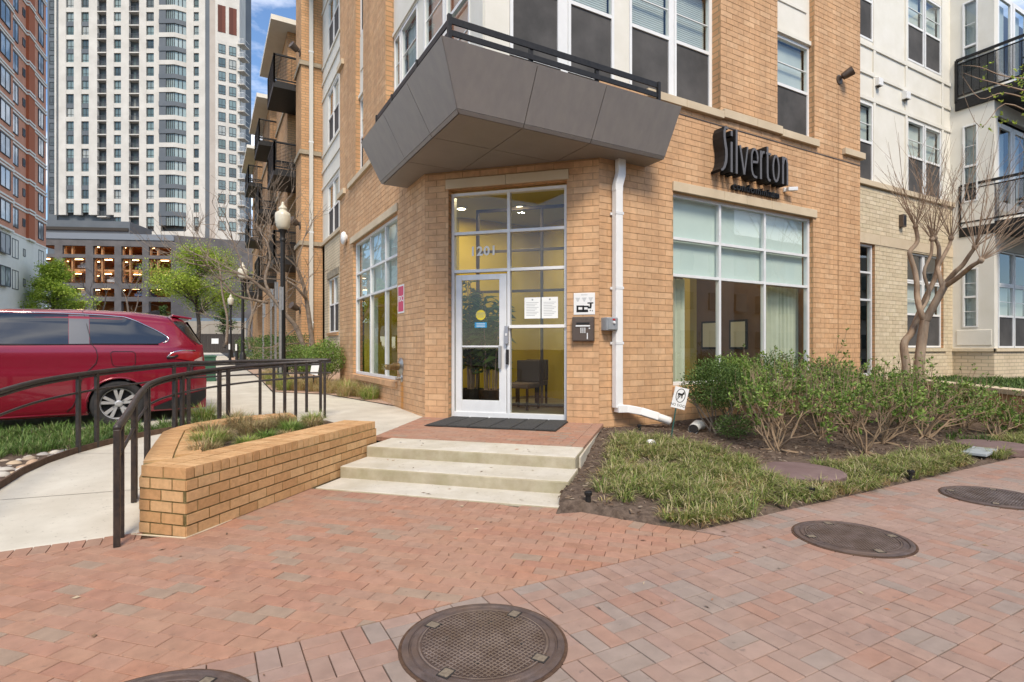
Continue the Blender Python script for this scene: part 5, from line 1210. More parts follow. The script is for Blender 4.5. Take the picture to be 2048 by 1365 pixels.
mb = MB(); mb.poly([(.40, -.012, 1.74), (.62, -.012, 1.715), (.62, -.008, 1.80), (.55, -.006, 1.80)]); mb.poly([(.40, .012, 1.74), (.55, .006, 1.80), (.62, .008, 1.80), (.62, .012, 1.715)]); mb.quad((.40, -.012, 1.74), (.55, -.006, 1.80), (.55, .006, 1.80), (.40, .012, 1.74)); mb.quad((.55, -.006, 1.80), (.62, -.008, 1.80), (.62, .008, 1.80), (.55, .006, 1.80)); mb.quad((.62, -.012, 1.715), (.62, .012, 1.715), (.62, .008, 1.80), (.62, -.008, 1.80))
mb.build('antenna_fin', M['vtrim'], van)
# wheels
RY = Matrix.Rotation(PI/2, 4, 'X')
tyre_me = MB().lathe([(.225, -.105), (.30, -.112), (.335, -.095), (.345, -.06), (.345, .06), (.335, .095), (.30, .112), (.228, .105), (.222, .07)], sides=40, mat4=RY, cap=False).mesh('tyre', M['tyre'], True)
rim = MB(); rim.lathe([(.236, .092), (.232, .104), (.222, .100), (.212, .07), (.205, .0)], sides=40, mat4=RY, cap=False)
rim.lathe([(.052, .04), (.05, .085), (.03, .092), (.001, .093)], sides=20, mat4=RY)
for k in range(5):
    for da in (-.21, .21):
        a = k*2*PI/5+PI/2; b = a+da
        i0 = Vector((.05*math.cos(a+da*.5), -.074, .05*math.sin(a+da*.5))); i1 = Vector((.214*math.cos(b), -.088, .214*math.sin(b)))
        s0 = Vector((-math.sin(a), 0, math.cos(a)))*.016; s1 = Vector((-math.sin(b), 0, math.cos(b)))*.021; dn = Vector((0, .03, 0))
        for q in ([i0-s0, i1-s1, i1+s1, i0+s0], [i0+s0, i1+s1, i1+s1*1.3+dn, i0+s0*1.3+dn], [i1-s1, i0-s0, i0-s0*1.3+dn, i1-s1*1.3+dn]): rim.poly(q)
rim_me = rim.mesh('rim', M['rimalu']); 
disc_me = MB().lathe([(.21, .0), (.21, .02), (.001, .02)], sides=28, mat4=RY).mesh('brake_disc', M['vtrim'])
nut_me = MB().lathe([(.013, .0), (.013, .014), (.009, .018)], sides=8, mat4=RY).mesh('wheel_nut', M['vtrim'])
for cx in (0, -3.06):
    for sg in (-1, 1):
        wh = link('wheel', tyre_me, van, (cx, sg*.862, .345), 0 if sg < 0 else PI)
        link('rim', rim_me, wh); link('brake_disc', disc_me, wh)
        for k in range(5): link('wheel_nut', nut_me, wh, (.074*math.cos(k*2*PI/5+PI/2+PI/5), -.085, .074*math.sin(k*2*PI/5+PI/2+PI/5)))
# ------------------------------------------------------------------ cream wing at the right
cream = empty('cream_wing', (0, 0, 0), label='cream brick and white panelled wing with black balconies at the right', cat='building')
YC, XW = 7.53, 18.57
CR = PF((12.33, YC), (1, 0)); cx = lambda X: X-12.33
brick_wall(cream, 'wall', (12.33, YC), (1, 0), -.1, 5.42, XW-12.33, [(.6, cx(14.56), .72, 4.0), (cx(16.1), cx(18.05), 1.42, 3.98)], M['cream_brick'], M['cream_mortar'], keep=300, ret=.16)
for a, b in ((.8, 2.45), (2.455, 4.2), (4.205, 5.75), (5.755, 6.24)): stone(CR, a, b, 4.0, 4.26, -.05, .02, 'lintel_stone', M['stone'], cream); stone(CR, a-.5 if a < 1 else a, b, 5.42, 5.55, -.05, .07, 'ledge_stone', M['stone'], cream)
pane_grid(cream, CR, 'window', .62, cx(14.54), .74, 4.0, [], [2.62, 3.3], dep=-.1, fw=.06)
curtain(CR, .68, cx(14.48), .76, 2.62, -.3, 'sheer curtain in the narrow tall window at the start of the cream wall', 8, M['sheer'])
fr = sash_window(cream, CR, cx(16.1), cx(17.06), 1.44, 3.2, 2.33, -.1, upper='blind'); sash_window(cream, CR, cx(17.08), cx(18.05), 1.44, 3.2, 2.33, -.1, upper='blind')
for a, b in ((16.1, 17.06), (17.08, 18.05)):
    pane_grid(cream, CR, 'transom_window', cx(a), cx(b), 3.2, 3.97, [], [], dep=-.1, fw=.05, m_frame=M['white'], m_glass=M['dark_glass'])
mb = MB(); CR.box(mb, cx(16.0), cx(18.15), 1.33, 1.425, -.05, .05); mb.build('window_sill', M['cream_brick'], cream, bevel=.006)
mb = MB(); CR.box(mb, 0, cx(XW), -.1, 11.4, -.55, -.36); mb.build('core_wall', M['interior'], cream)
# white panelled upper floors, with raised battens
mb = MB()
holes = [(0.02, cx(14.58)), (cx(16.2), cx(18.05))]
for a, b, z0, z1 in ((cx(14.60), cx(16.18), 5.55, 11.4), (cx(18.07), cx(XW), 5.55, 11.4), (0, cx(14.598), 7.52, 9.08), (0, cx(14.598), 11.05, 11.4), (cx(16.182), cx(18.068), 7.52, 9.08), (cx(16.182), cx(18.068), 11.05, 11.4)):
    mb = MB(); CR.box(mb, a, b, z0, z1, -.10, -.06); mb.build('panel', M['cream_panel'], cream)
for z in (7.62, 8.25, 8.93):
    mb = MB(); CR.box(mb, 0, cx(XW), z-.05, z+.05, -.06, -.025); mb.build('batten', M['cream_panel'], cream, bevel=.004)
for X in (14.62, 16.15, 18.1):
    mb = MB(); CR.box(mb, cx(X)-.05, cx(X)+.05, 5.56, 7.57, -.06, -.03); mb.build('batten', M['cream_panel'], cream, bevel=.004)
    mb = MB(); CR.box(mb, cx(X)-.05, cx(X)+.05, 8.98, 11.3, -.06, -.03); mb.build('batten', M['cream_panel'], cream, bevel=.004)
    mb = MB(); CR.box(mb, cx(X)-.05, cx(X)+.05, 7.67, 8.88, -.06, -.03); mb.build('batten', M['cream_panel'], cream, bevel=.004)
for Z in (5.56, 9.08):
    sash_window(cream, CR, .03, cx(14.57), Z, Z+1.95, Z+.98, -.09, upper='blind')
    for a, b in ((16.22, 17.1), (17.15, 18.04)): sash_window(cream, CR, cx(a), cx(b), Z, Z+1.95, Z+.98, -.09, upper='blind')
for X, z, lb in ((14.72, 8.12, 'left of the two small white vent hoods on the panelled wall'), (16.05, 8.08, 'right of the two small white vent hoods on the panelled wall')):
    t = empty('vent_hood', (X, YC+.06, z), label=lb, cat='vent', group='white vent hoods on the panelled wall')
    mb = MB(); mb.prism([(-.10, 0), (.10, 0), (.10, -.13), (-.10, -.13)], -.13, [.11, .11, .06, .06]); mb.build('hood', M['white'], t, bevel=.01); mb = MB(); mb.box(-.075, .075, -.10, -.02, -.135, -.131); mb.build('grille', M['interior'], t)
t = empty('wall_lantern', (15.75, YC, 4.72), label='small dark box lamp on the cream brick above the window', cat='wall light')
mb = MB(); mb.box(-.075, .075, -.12, 0, -.16, .16); mb.build('housing', M['bronze'], t, bevel=.01); mb = MB(); mb.box(-.055, .055, -.124, -.12, -.12, .12); mb.build('shade', M['vtrim'], t)
# projecting bay: narrow side towards us, then the long face
WP = PF((XW, YC-.0), (0, -1)); WD = .95
WF = PF((XW, YC-WD), (1, 0)); WL = 9.0
for z0, z1 in ((1.42, 4.15), (5.15, 8.0), (8.75, 11.4)):
    mb = MB(); WP.box(mb, -.1, .24, z0, z1, -.2, -.0); mb.build('panel', M['cream_panel'], cream)
    mb = MB(); WP.box(mb, .60, WD-.1, z0, z1, -.2, -.0); mb.build('panel', M['cream_panel'], cream)
for z0, z1, zz0, zz1, mt in ((1.42, 4.15, 2.0, 3.65, 2.85), (5.15, 8.0, 5.5, 7.65, 6.5), (8.75, 11.4, 9.1, 11.1, 9.85)):
    mb = MB(); WP.box(mb, .24, .60, z0, zz0, -.2, -.001); mb.build('panel', M['cream_panel'], cream)
    mb = MB(); WP.box(mb, .24, .60, zz1, z1, -.2, -.001); mb.build('panel', M['cream_panel'], cream)
    sash_window(cream, WP, .245, .595, zz0, zz1, mt, -.02, lower='slats', upper='slats', fw=.04)
mb = MB(); WP.box(mb, .1, .9, 1.50, 1.93, .0, .02); mb.build('raised_panel', M['cream_panel'], cream, bevel=.01)
mb = MB(); WP.box(mb, -.1, WD-.2, -.1, 1.415, -.2, -.0); WF.box(mb, 0, WL, -.1, 1.415, -.2, .0); o = mb.build('base_wall', brick_mat('cream_brick_flat', [(.60, .50, .34), (.64, .53, .375)], (.42, .36, .25), .305, .1016), cream, uvs=True)
mb = MB(); WP.box(mb, -.02, WD+.05, 1.33, 1.42, 0, .05); WF.box(mb, -.05, WL, 1.33, 1.42, 0, .05); mb.build('ledge', M['cream_brick'], cream, bevel=.006)
mb = MB(); WF.box(mb, 0, .22, 1.42, 11.4, -.1, 0); mb.build('corner_post', M['cream_panel'], cream)
mb = MB(); WF.box(mb, .221, WL, 4.1, 5.2, -.1, 0.002); mb.build('panel', M['cream_panel'], cream)
mb = MB(); WF.box(mb, .221, WL, 7.75, 8.75, -.1, .002); mb.build('panel', M['cream_panel'], cream)
mb = MB(); WF.box(mb, 3.3, WL, 1.42, 11.4, -.1, -.002); mb.build('panel', M['cream_panel'], cream)
mb = MB(); WP.box(mb, -.1, WD-.1, 4.15, 5.15, -.2, -.002); mb.build('panel', M['cream_panel'], cream)
mb = MB(); WP.box(mb, -.1, WD-.1, 8.0, 8.75, -.2, -.002); mb.build('panel', M['cream_panel'], cream)
mb = MB(); WF.box(mb, .4, WL, -.1, 11.4, -.8, -.6); WP.box(mb, .0, WD-.2, -.1, 11.4, -.5, -.35); mb.build('core_wall', M['interior'], cream)
for i in range(3):
    a = .24+i*1.02; sash_window(cream, WF, a, a+.98, 1.43, 3.15, 2.30, -.03); pane_grid(cream, WF, 'transom_window', a, a+.98, 3.15, 4.08, [], [], dep=-.03, fw=.05, m_frame=M['white'], m_glass=M['glass'])
for Z in (5.2, 8.75):
    for i in range(3):
        a = .24+i*1.02
        fd = pane_grid(cream, WF, 'balcony_door', a, a+.98, Z, Z+2.4, [], [], dep=-.05, fw=.13, depth=.06, m_frame=M['white'], frame_bottom=.25)
        b = MB(); b.quad(WF.P(a+.13, Z+.25, -.18), WF.P(a+.85, Z+.25, -.18), WF.P(a+.85, Z+2.27, -.18), WF.P(a+.13, Z+2.27, -.18)); b.build('blind', M['blind'], fd)
# black balconies with horizontal wire panels
def balcony(x0, x1, y0, y1, z0, h, label, th=.32, group=None, wires=34, side=True, loc=None, parent=None, front=True, detail=True, part=False):
    """front edge y0, wall y1, floor z0"""
    t = empty('balcony', (0, 0, 0), parent=parent)
    if label: tag(t, label, 'balcony', group)
    mb = MB(); mb.box(x0, x1, y0, y1, z0-th, z0-th+.26); mb.build('edge_beam', M['black'], t, bevel=.006)
    mb = MB(); mb.box(x0+.03, x1-.03, y0+.03, y1, z0-th+.262, z0); mb.build('deck', M['black'], t)
    runs = [((x0+.03, y1-.02), (x0+.03, y0+.03)), ((x0+.03, y0+.03), (x1-.03, y0+.03)), ((x1-.03, y0+.03), (x1-.03, y1-.02))]
    for (ax_, ay_), (bx_, by_) in runs:
        p, q = Vector((ax_, ay_, 0)), Vector((bx_, by_, 0))
        mb = MB(); mb.bar(p+Vector((0, 0, z0+h)), q+Vector((0, 0, z0+h)), .05, .07); mb.build('top_rail', M['black'], t)
        mb = MB(); mb.bar(p+Vector((0, 0, z0+.08)), q+Vector((0, 0, z0+.08)), .035, .04); mb.bar(p+Vector((0, 0, z0+h-.12)), q+Vector((0, 0, z0+h-.12)), .03, .03); mb.build('rail', M['black'], t)
        for e in (p, q):
            mb = MB(); mb.box(e.x-.03, e.x+.03, e.y-.03, e.y+.03, z0-.1, z0+h); mb.build('post', M['black'], t)
        mb = MB(); n = wires
        for k in range(n):
            z = z0+.11+(h-.25)*k/(n-1); mb.bar(p+Vector((0, 0, z)), q+Vector((0, 0, z)), .010, .012)
        L_ = (q-p).length; m_ = int(L_/.17)
        for k in range(1, m_):
            c = p.lerp(q, k/m_); mb.bar(c+Vector((0, 0, z0+.09)), c+Vector((0, 0, z0+h-.13)), .010, .010)
        mb.build('wire_panel', M['black'], t)
    return t
balcony(XW-.06, XW+3.2, 4.9, YC-.08, 8.45, 1.10, 'upper black wire panelled balcony at the right edge', group='black balconies on the cream wing')
balcony(XW-.02, XW+3.2, 4.9, YC-.16, 4.86, 1.12, 'lower black wire panelled balcony at the right edge behind the bare tree', group='black balconies on the cream wing')
t = empty('patio_chair', (XW+.55, 5.95, 8.47), R(200), 'black patio chair on the upper balcony', 'chair')
mb = MB(); mb.box(-.24, .24, -.24, .24, .40, .44); mb.build('seat', M['black'], t, bevel=.01)
for k in range(4):
    mb = MB(); mb.bar((-.24, .24+.03*k, .52+k*.11), (.24, .24+.03*k, .52+k*.11), .02, .05); mb.build('slat', M['black'], t)
for a in (-.24, .24):
    for b in (-.22, .22):
        mb = MB(); mb.tube([(a, b, 0), (a, b, .42)], .015, 6); mb.build('leg', M['black'], t)
    mb = MB(); mb.tube([(a, .22, .42), (a, .34, .92)], .015, 6); mb.build('back_post', M['black'], t)
    mb = MB(); mb.tube([(a, -.24, .62), (a, .25, .62)], .018, 6); mb.build('armrest', M['black'], t)

# ------------------------------------------------------------------ left range beyond the corner block: recess, bay, balconies, eaves
left = empty('rear_range', (0, 0, 0), label='long orange brick range with stacked black balconies receding along the path', cat='building')
far_b = M['brick_far']; M['eave'] = mat('eave_board', (.70, .65, .55), (.76, .71, .61), scale=2, rough=.7)
RC = PF((4.0, 22.5), (0, -1)); ry = lambda Y: 22.5-Y
mb = MB(); cl = [(ry(21.35), ry(19.55))]
for a, b, z0, z1 in ((0, ry(22.1)*1, 0, 5.4), (0, ry(21.35), 0, 5.4), (ry(19.55), ry(15.43), 0, 5.4), (ry(21.35), ry(19.55), 0, 2.0), (ry(21.35), ry(19.55), 4.0, 5.4)):
    if b > a: RC.box(mb, a, b, z0, z1, -.2, 0)
mb.build('cream_wall', bpy.data.materials['cream_brick_flat'], left, uvs=True)
stone(RC, 0, 7.07, 5.42, 5.55, -.05, .07, 'ledge_stone', M['stone'], left); stone(RC, ry(21.5), ry(19.4), 4.0, 4.24, -.02, .03, 'lintel_stone', mat('weathered_stone', (.22, .19, .14), (.34, .29, .21), scale=6, rough=.9), left)
mb = MB(); RC.box(mb, ry(21.4), ry(19.5), 1.88, 1.99, -.02, .06); mb.build('window_sill', far_b, left, uvs=True)
sash_window(left, RC, ry(21.33), ry(20.46), 2.0, 4.0, 3.02, -.08, bars=False); sash_window(left, RC, ry(20.44), ry(19.57), 2.0, 4.0, 3.02, -.08, bars=False)
for Z in (5.56, 9.0, 12.45):
    mb = MB(); RC.box(mb, 0, ry(21.4), Z, Z+3.43, -.1, 0); mb.build('panel', M['cream_panel'], left)
    mb = MB(); RC.box(mb, ry(19.5), 7.07, Z, Z+3.43, -.1, 0); mb.build('panel', M['cream_panel'], left)
    mb = MB(); RC.box(mb, ry(21.4), ry(19.5), Z+1.93, Z+3.43, -.1, -.002); mb.build('panel', M['cream_panel'], left)
    for z in (Z+2.1, Z+2.75, Z+3.35):
        mb = MB(); RC.box(mb, 0, 7.07, z-.05, z+.05, 0, .04); mb.build('batten', M['cream_panel'], left)
    sash_window(left, RC, ry(21.38), ry(20.47), Z+.03, Z+1.92, Z+.98, -.05, lower='screen', upper='blind', bars=False); sash_window(left, RC, ry(20.43), ry(19.52), Z+.03, Z+1.92, Z+.98, -.05, upper='blind', bars=False)
mb = MB(); mb.box(3.1, 4.4, 15.4, 22.6, 15.9, 16.2); mb.build('eave', M['eave'], left)
def bay(y0, y1, x=3.2, zt=15.9, eave=True, last=False):
    mb = MB(); mb.box(x, 9, y0, y1, 0, zt); mb.build('brick_bay', far_b, left, uvs=True)
    for z in (5.42, 8.95, 12.4):
        mb = MB(); mb.box(x-.07, x+.75, y0-.07, y1+.05, z, z+.16); mb.build('ledge_stone', mat('bay_ledge', (.30, .25, .18), (.40, .33, .24), scale=6, rough=.9) if 'bay_ledge' not in bpy.data.materials else bpy.data.materials['bay_ledge'], left)
    if eave:
        mb = MB(); mb.prism([(x-.75, y0-.7), (9, y0-.7), (9, y1+.7), (x-.75, y1+.7)], zt, zt+.22); mb.build('eave', M['eave'], left)
        mb = MB(); mb.prism([(x+.6, y0+.5), (9, y0+.5), (9, y1-.5), (x+.6, y1-.5)], zt+.22, zt+.5); mb.build('roof', M['asphalt'], left)
bay(22.5, 23.9, zt=18.5, eave=False); bay(26.6, 31.0, zt=15.75); bay(34.4, 39.2, zt=15.5); bay(43, 48, zt=15.4)
for y0, y1 in ((23.9, 26.6), (31.0, 34.4), (39.2, 43.0)):
    FP = PF((3.75, y1), (0, -1)); w_ = y1-y0
    mb = MB(); FP.box(mb, 0, w_, 0, 15.2, -.3, -.12); mb.build('recess_wall', M['cream_panel'], left)
    for Z in (.75, 5.3, 8.8, 12.3):
        for k in (0, 1):
            a = .25+k*(w_-.5)/2; pane_grid(left, FP, 'glazed_door' if Z > 1 else 'window', a, a+(w_-.55)/2, Z, Z+2.5, [], [Z+1.4], dep=-.08, fw=.08, depth=.06, m_frame=M['white'], m_glass=M['dark_glass'])
            b = MB(); FP.box(b, a, a+(w_-.55)/2, Z, Z+2.5, -.115, -.11); b.build('backing', M['interior'], left)
nb_ = 0
for (y0, y1), nm in (((24.0, 26.5), 'nearest'), ((31.2, 34.0), 'middle'), ((39.4, 42.6), 'farthest')):
    for Z, fl in ((12.25, 'top'), (8.7, 'second from the top'), (5.1, 'lowest')):
        bt = empty('balcony', (0, 0, 0), label=f'black wire balcony, {fl} of the {nm} stack on the orange range', cat='balcony', group='stacked black balconies on the orange range')
        x0, x1 = 2.36, 3.72
        mb = MB(); mb.box(x0, x1, y0, y1, Z-.26, Z-.05); mb.build('edge_beam', M['black'], bt); mb = MB(); mb.box(x0+.03, x1, y0+.03, y1-.03, Z-.05, Z); mb.build('deck', M['black'], bt)
        for p, q in (((x1, y0+.03), (x0+.03, y0+.03)), ((x0+.03, y0+.03), (x0+.03, y1-.03)), ((x0+.03, y1-.03), (x1, y1-.03))):
            p = Vector((*p, 0)); q = Vector((*q, 0)); up_ = lambda z: Vector((0, 0, z))
            mb = MB(); mb.bar(p+up_(Z+1.08), q+up_(Z+1.08), .05, .06); mb.build('top_rail', M['black'], bt)
            mb = MB(); mb.bar(p+up_(Z+.08), q+up_(Z+.08), .03, .04); mb.build('rail', M['black'], bt)
            mb = MB()
            for k in range(17): mb.bar(p+up_(Z+.12+k*.057), q+up_(Z+.12+k*.057), .012, .018)
            for k in range(1, 6): c = p.lerp(q, k/6); mb.bar(c+up_(Z+.1), c+up_(Z+1.05), .012, .012)
            mb.build('wire_panel', M['black'], bt)
            for e in (p, q):
                mb = MB(); mb.box(e.x-.03, e.x+.03, e.y-.03, e.y+.03, Z-.1, Z+1.1); mb.build('post', M['black'], bt)
for x, y, lb in ((3.55, 22.44, 'tall white downspout beside the projecting orange brick bay'),):
    t = empty('downspout', (x, y, .4), label=lb, cat='downspout'); mb = MB(); mb.box(-.07, .07, -.10, 0, 0, 15.6); mb.build('pipe', mat('grey_white_pipe', (.55, .53, .48), rough=.6), t)
    for z in (2, 5.5, 9, 12.5): mb = MB(); mb.box(-.09, .09, -.105, 0, z, z+.05); mb.build('strap', M['alu'], t)
for y, z, lb in ((22.45, 12.95, 'bronze floodlight high on the corner of the orange bay'), (22.45, 6.2, 'bronze floodlight midway up the corner of the orange bay'), (22.45, 2.9, 'bronze floodlight low on the corner of the orange bay')):
    t = empty('wall_floodlight', (3.2, y+.25, z), R(-90), lb, 'wall light', 'bronze floodlights on the corner of the orange bay'); flood(t, 1.5)

# ------------------------------------------------------------------ background, laid out on its own axes far away
def at(px, py, d): return CAMP+AX*d+RT*((px-1024)/1096*d)+Vector((0, 0, (697-py)/1096*d))
def zpx(py, d): return 1.42+(697-py)/1096*d
M['tower_white'] = mat('pale_brick', (.50, .475, .43), (.62, .595, .545), scale=.35, rough=.9, detail=10, lo=.3, hi=.7)
M['tower_grey'] = mat('grey_cladding', (.10, .115, .13), (.125, .14, .155), scale=.2, rough=.6)
M['tower_beige'] = mat('beige_cladding', (.40, .35, .30), (.46, .41, .36), scale=.3, rough=.8)
M['far_frame'] = mat('far_window_frame', (.06, .065, .07), rough=.5)
M['far_glass'] = mat('far_window_glass', (.85, .85, .85), (1.1, 1.1, 1.1), scale=.3, rough=.06, spec=.7, detail=3, rnd=[(.09, .13, .13), (.16, .22, .22), (.06, .085, .085), (.24, .30, .29), (.12, .17, .17), (.36, .38, .35), (.10, .15, .14), (.19, .26, .25)])
M['bay_glass'] = mat('bay_glass', (.85, .85, .85), (1.1, 1.1, 1.1), scale=.3, rough=.08, spec=.7, rnd=[(.24, .32, .32), (.30, .38, .37), (.20, .27, .27), (.34, .41, .40)])
D_ = 124.; sc_ = D_/1096
def tower():
    o = at(107, 697, D_); o.z = 0
    t = empty('apartment_tower', o, -HEAD, 'tall pale brick and grey glass apartment tower behind the garage', 'building')
    lx = lambda px: (px-107)*sc_; lz = lambda py: 1.42+(697-py)*sc_
    ztop = 125.
    zoom = 1/2.067
    X1 = lx(410)
    rows = [lz((50+56.5*k)*zoom) for k in range(-14, 16)]              # top of each window row, downward
    rows = [z for z in rows if z < ztop-3]
    FHT = 56.5*zoom*sc_
    def wallbox(x0, x1, z0, z1, m, y0=0, y1=.6, name='wall'):
        mb = MB(); mb.box(x0, x1, y0, y1, z0, z1); return mb.build(name, m, t)
    zb = lz(463)
    mb = MB(); mb.box(lx(90), X1, 1.2, 22, 2, ztop); mb.build('core', M['tower_grey'], t)
    wz = 38*zoom*sc_                                                  # window height
    def zc(a, b): return lx(a*zoom), lx(b*zoom)
    cols = [('n', 232, 242), ('a', 272, 305), ('a', 335, 367), ('b', 402, 440), ('w', 470, 500), ('b', 533, 575), ('w', 604, 636), ('g', 666, 770), ('w', 800, 822)]
    edges = [225]+[v for c in cols for v in c[1:]]+[848]
    for a, b in zip(edges[0::2], edges[1::2]): x0, x1 = zc(a, b); wallbox(x0, x1, zb if a > 460 else lz(430), ztop, M['tower_white'], name='pier')
    def window_mesh(wd, ht, n, m_fr=M['far_frame']):
        mb = MB(); f = .09
        mb.box(0, wd, 0, .12, 0, f); mb.box(0, wd, 0, .12, ht-f, ht); mb.box(0, f, 0, .12, f, ht-f); mb.box(wd-f, wd, 0, .12, f, ht-f)
        for k in range(1, n): mb.box(wd*k/n-.04, wd*k/n+.04, .01, .11, f, ht-f)
        mb.box(f, wd-f, .015, .11, ht*.3-.03, ht*.3+.03)
        me = mb.mesh('window', m_fr); g = MB(); g.quad((0, .08, 0), (wd, .08, 0), (wd, .08, ht), (0, .08, ht)); return me, g.mesh('pane', M['far_glass'])
    nwin = 0
    for kind, a, b in cols:
        x0, x1 = zc(a, b); wd = x1-x0
        if kind == 'n': wallbox(x0, x1, lz(430), ztop, M['tower_grey'], y0=.25)
        if kind in 'wa': me, pn = window_mesh(wd-.1, wz, 2)
        if kind in 'w':
            for z in rows:
                if z-wz < zb+.5: continue
                wallbox(x0, x1, z, z+FHT-wz, M['tower_white'], y0=.05, name='spandrel'); w = link('window', me, t, (x0+.05, .28, z-wz)); link('pane', pn, w)
        if kind == 'a':
            for i, z in enumerate(rows):
                if z-wz < lz(430)-.5: continue
                pale = (i+14) % 2 == 0
                wallbox(x0, x1, z, z+FHT-wz, M['tower_white'] if pale else M['tower_grey'], y0=.05 if pale else .22, name='spandrel'); w = link('window', me, t, (x0+.05, .30, z-wz)); link('pane', pn, w)
        if kind == 'b':
            for z in rows:
                if z < zb+1: continue
                mb = MB(); mb.box(x0, x1, -.1, 1.2, z-FHT*.98-.12, z-FHT*.98+.12); s_ = mb.build('balcony', M['tower_white'], t)
                mb = MB(); zf = z-FHT*.98+.12
                mb.box(x0, x1, .0, .05, zf+1.05, zf+1.12)
                for k in range(13): q = x0+(x1-x0)*k/12; mb.box(q-.02, q+.02, .0, .04, zf, zf+1.05)
                mb.build('balcony_rail', M['far_frame'], s_)
                mb = MB(); mb.quad((x0+.3, 1.18, zf), (x1-1.5, 1.18, zf), (x1-1.5, 1.18, zf+2.2), (x0+.3, 1.18, zf+2.2)); mb.build('glazed_door', M['far_glass'], s_)
        if kind == 'g':
            xm = x0+(x1-x0)*.64
            for i, z in enumerate(rows):
                if z-wz < zb+.3: continue
                pale = i % 2 == 0
                mb = MB(); mb.prism([(x0, .1), (x0, -.9), (xm, -1.0), (x1, .35), (x1, .6), (x0, .6)], z, z+FHT-wz); mb.build('spandrel', M['tower_white'] if pale else M['tower_grey'], t)
                mb = MB(); mb.prism([(x0, .2), (x0, -.75), (x0+1.6, -.8), (x0+1.6, .2)], z-wz, z); mb.build('pier', M['tower_grey'], t)
                mb = MB(); mb.quad((x0+1.6, -.6, z-wz), (xm-.2, -.72, z-wz), (xm-.2, -.72, z), (x0+1.6, -.6, z)); mb.quad((xm-.2, -.72, z-wz), (x1-.2, .5, z-wz), (x1-.2, .5, z), (xm-.2, -.72, z)); w = mb.build('window', M['bay_glass'], t)
                mb = MB()
                for k in range(5): q = x0+1.6+(xm-.2-x0-1.6)*k/4; mb.box(q-.07, q+.07, -.80, -.55, z-wz, z)
                for k in range(1, 4): q = k/3; X_ = xm-.2+(x1-xm)*q; Y_ = -.72+1.22*q; mb.box(X_-.06, X_+.06, Y_-.12, Y_+.1, z-wz, z)
                mb.build('mullion', M['far_frame'], w)
    wallbox(zc(225, 226)[0], X1, zb-1.6, zb, M['tower_white'], y0=-.05, y1=3, name='band')
    # dark recessed strip at the left with its own windows
    x0, x1 = lx(88), lx(107.5); wallbox(x0, x1, 2, ztop, M['tower_grey'], y0=.9, y1=4)
    me, pn = window_mesh(1.6, wz, 1)
    for z in rows:
        if z-wz > lz(440): w = link('window', me, t, (x0+.5, .82, z-wz)); link('pane', pn, w)
    # right flank: beige fin, then a narrow face turned away, red topped
    x2, x3 = lx(410), lx(428); wallbox(x2, x3, zb-4, ztop, M['tower_grey'], y0=.1, y1=8, name='fin'); wallbox(x3-1.0, x3+.3, zb-4, ztop, M['tower_beige'], y0=.0, y1=8, name='fin')
    rt = (x3+.3, .0); u = Vector((math.cos(R(28)), math.sin(R(28)), 0)); LQ = (lx(469)-x3-.3)/math.cos(R(28))
    hp = lz(2)+10
    mb = MB(); a = Vector((rt[0], 0, 0)); b = a+u*LQ; mb.prism([(a.x, a.y), (b.x, b.y), (b.x-3, b.y+9), (a.x-3, a.y+9)], 10, hp); mb.build('flank_wall', M['tower_white'], t)
    FQ = PF((a.x, a.y), (u.x, u.y)); wd = LQ*.30
    mb0, pn = window_mesh(wd, wz, 2)
    for z in rows:
        z2 = z-.8
        if z2 > lz(60) or z2-wz < zb-14: continue
        for k in (.12, .56):
            p = FQ.P(LQ*k, z2-wz, .10); w = link('window', mb0, t, p, math.atan2(u.y, u.x)); link('pane', pn, w)
    redm = mat('rust_panel', (.13, .036, .022), rough=.7)
    for k in (.10, .56):
        mb = MB(); FQ.box(mb, LQ*k, LQ*(k+.32), lz(62), lz(8), -.1, .04); mb.build('rust_panel', redm, t)
        mb = MB(); FQ.box(mb, LQ*k, LQ*(k+.17), lz(62), lz(8), .041, .08); mb.build('rust_panel', mat('rust_panel_dark', (.09, .022, .013), rough=.7) if 'rust_panel_dark' not in bpy.data.materials else bpy.data.materials['rust_panel_dark'], t)
    for z in rows:
        z2 = z-3.0
        if z2 > lz(70) or z2 < zb-14: continue
        mb = MB(); p = FQ.P(LQ, z2, 0); mb.box(p.x-.3, p.x+1.3, p.y-.5, p.y+2, z2-.2, z2); s_ = mb.build('balcony', M['tower_white'], t)
        mb = MB(); mb.box(p.x+1.22, p.x+1.27, p.y-.5, p.y+2, z2+1.0, z2+1.06); mb.box(p.x-.2, p.x+1.27, p.y-.5, p.y-.45, z2+1.0, z2+1.06)
        for q in range(5): mb.box(p.x-.1+q*.32, p.x-.07+q*.32, p.y-.5, p.y-.46, z2, z2+1.0)
        mb.build('balcony_rail', M['alu'], s_)
tower()
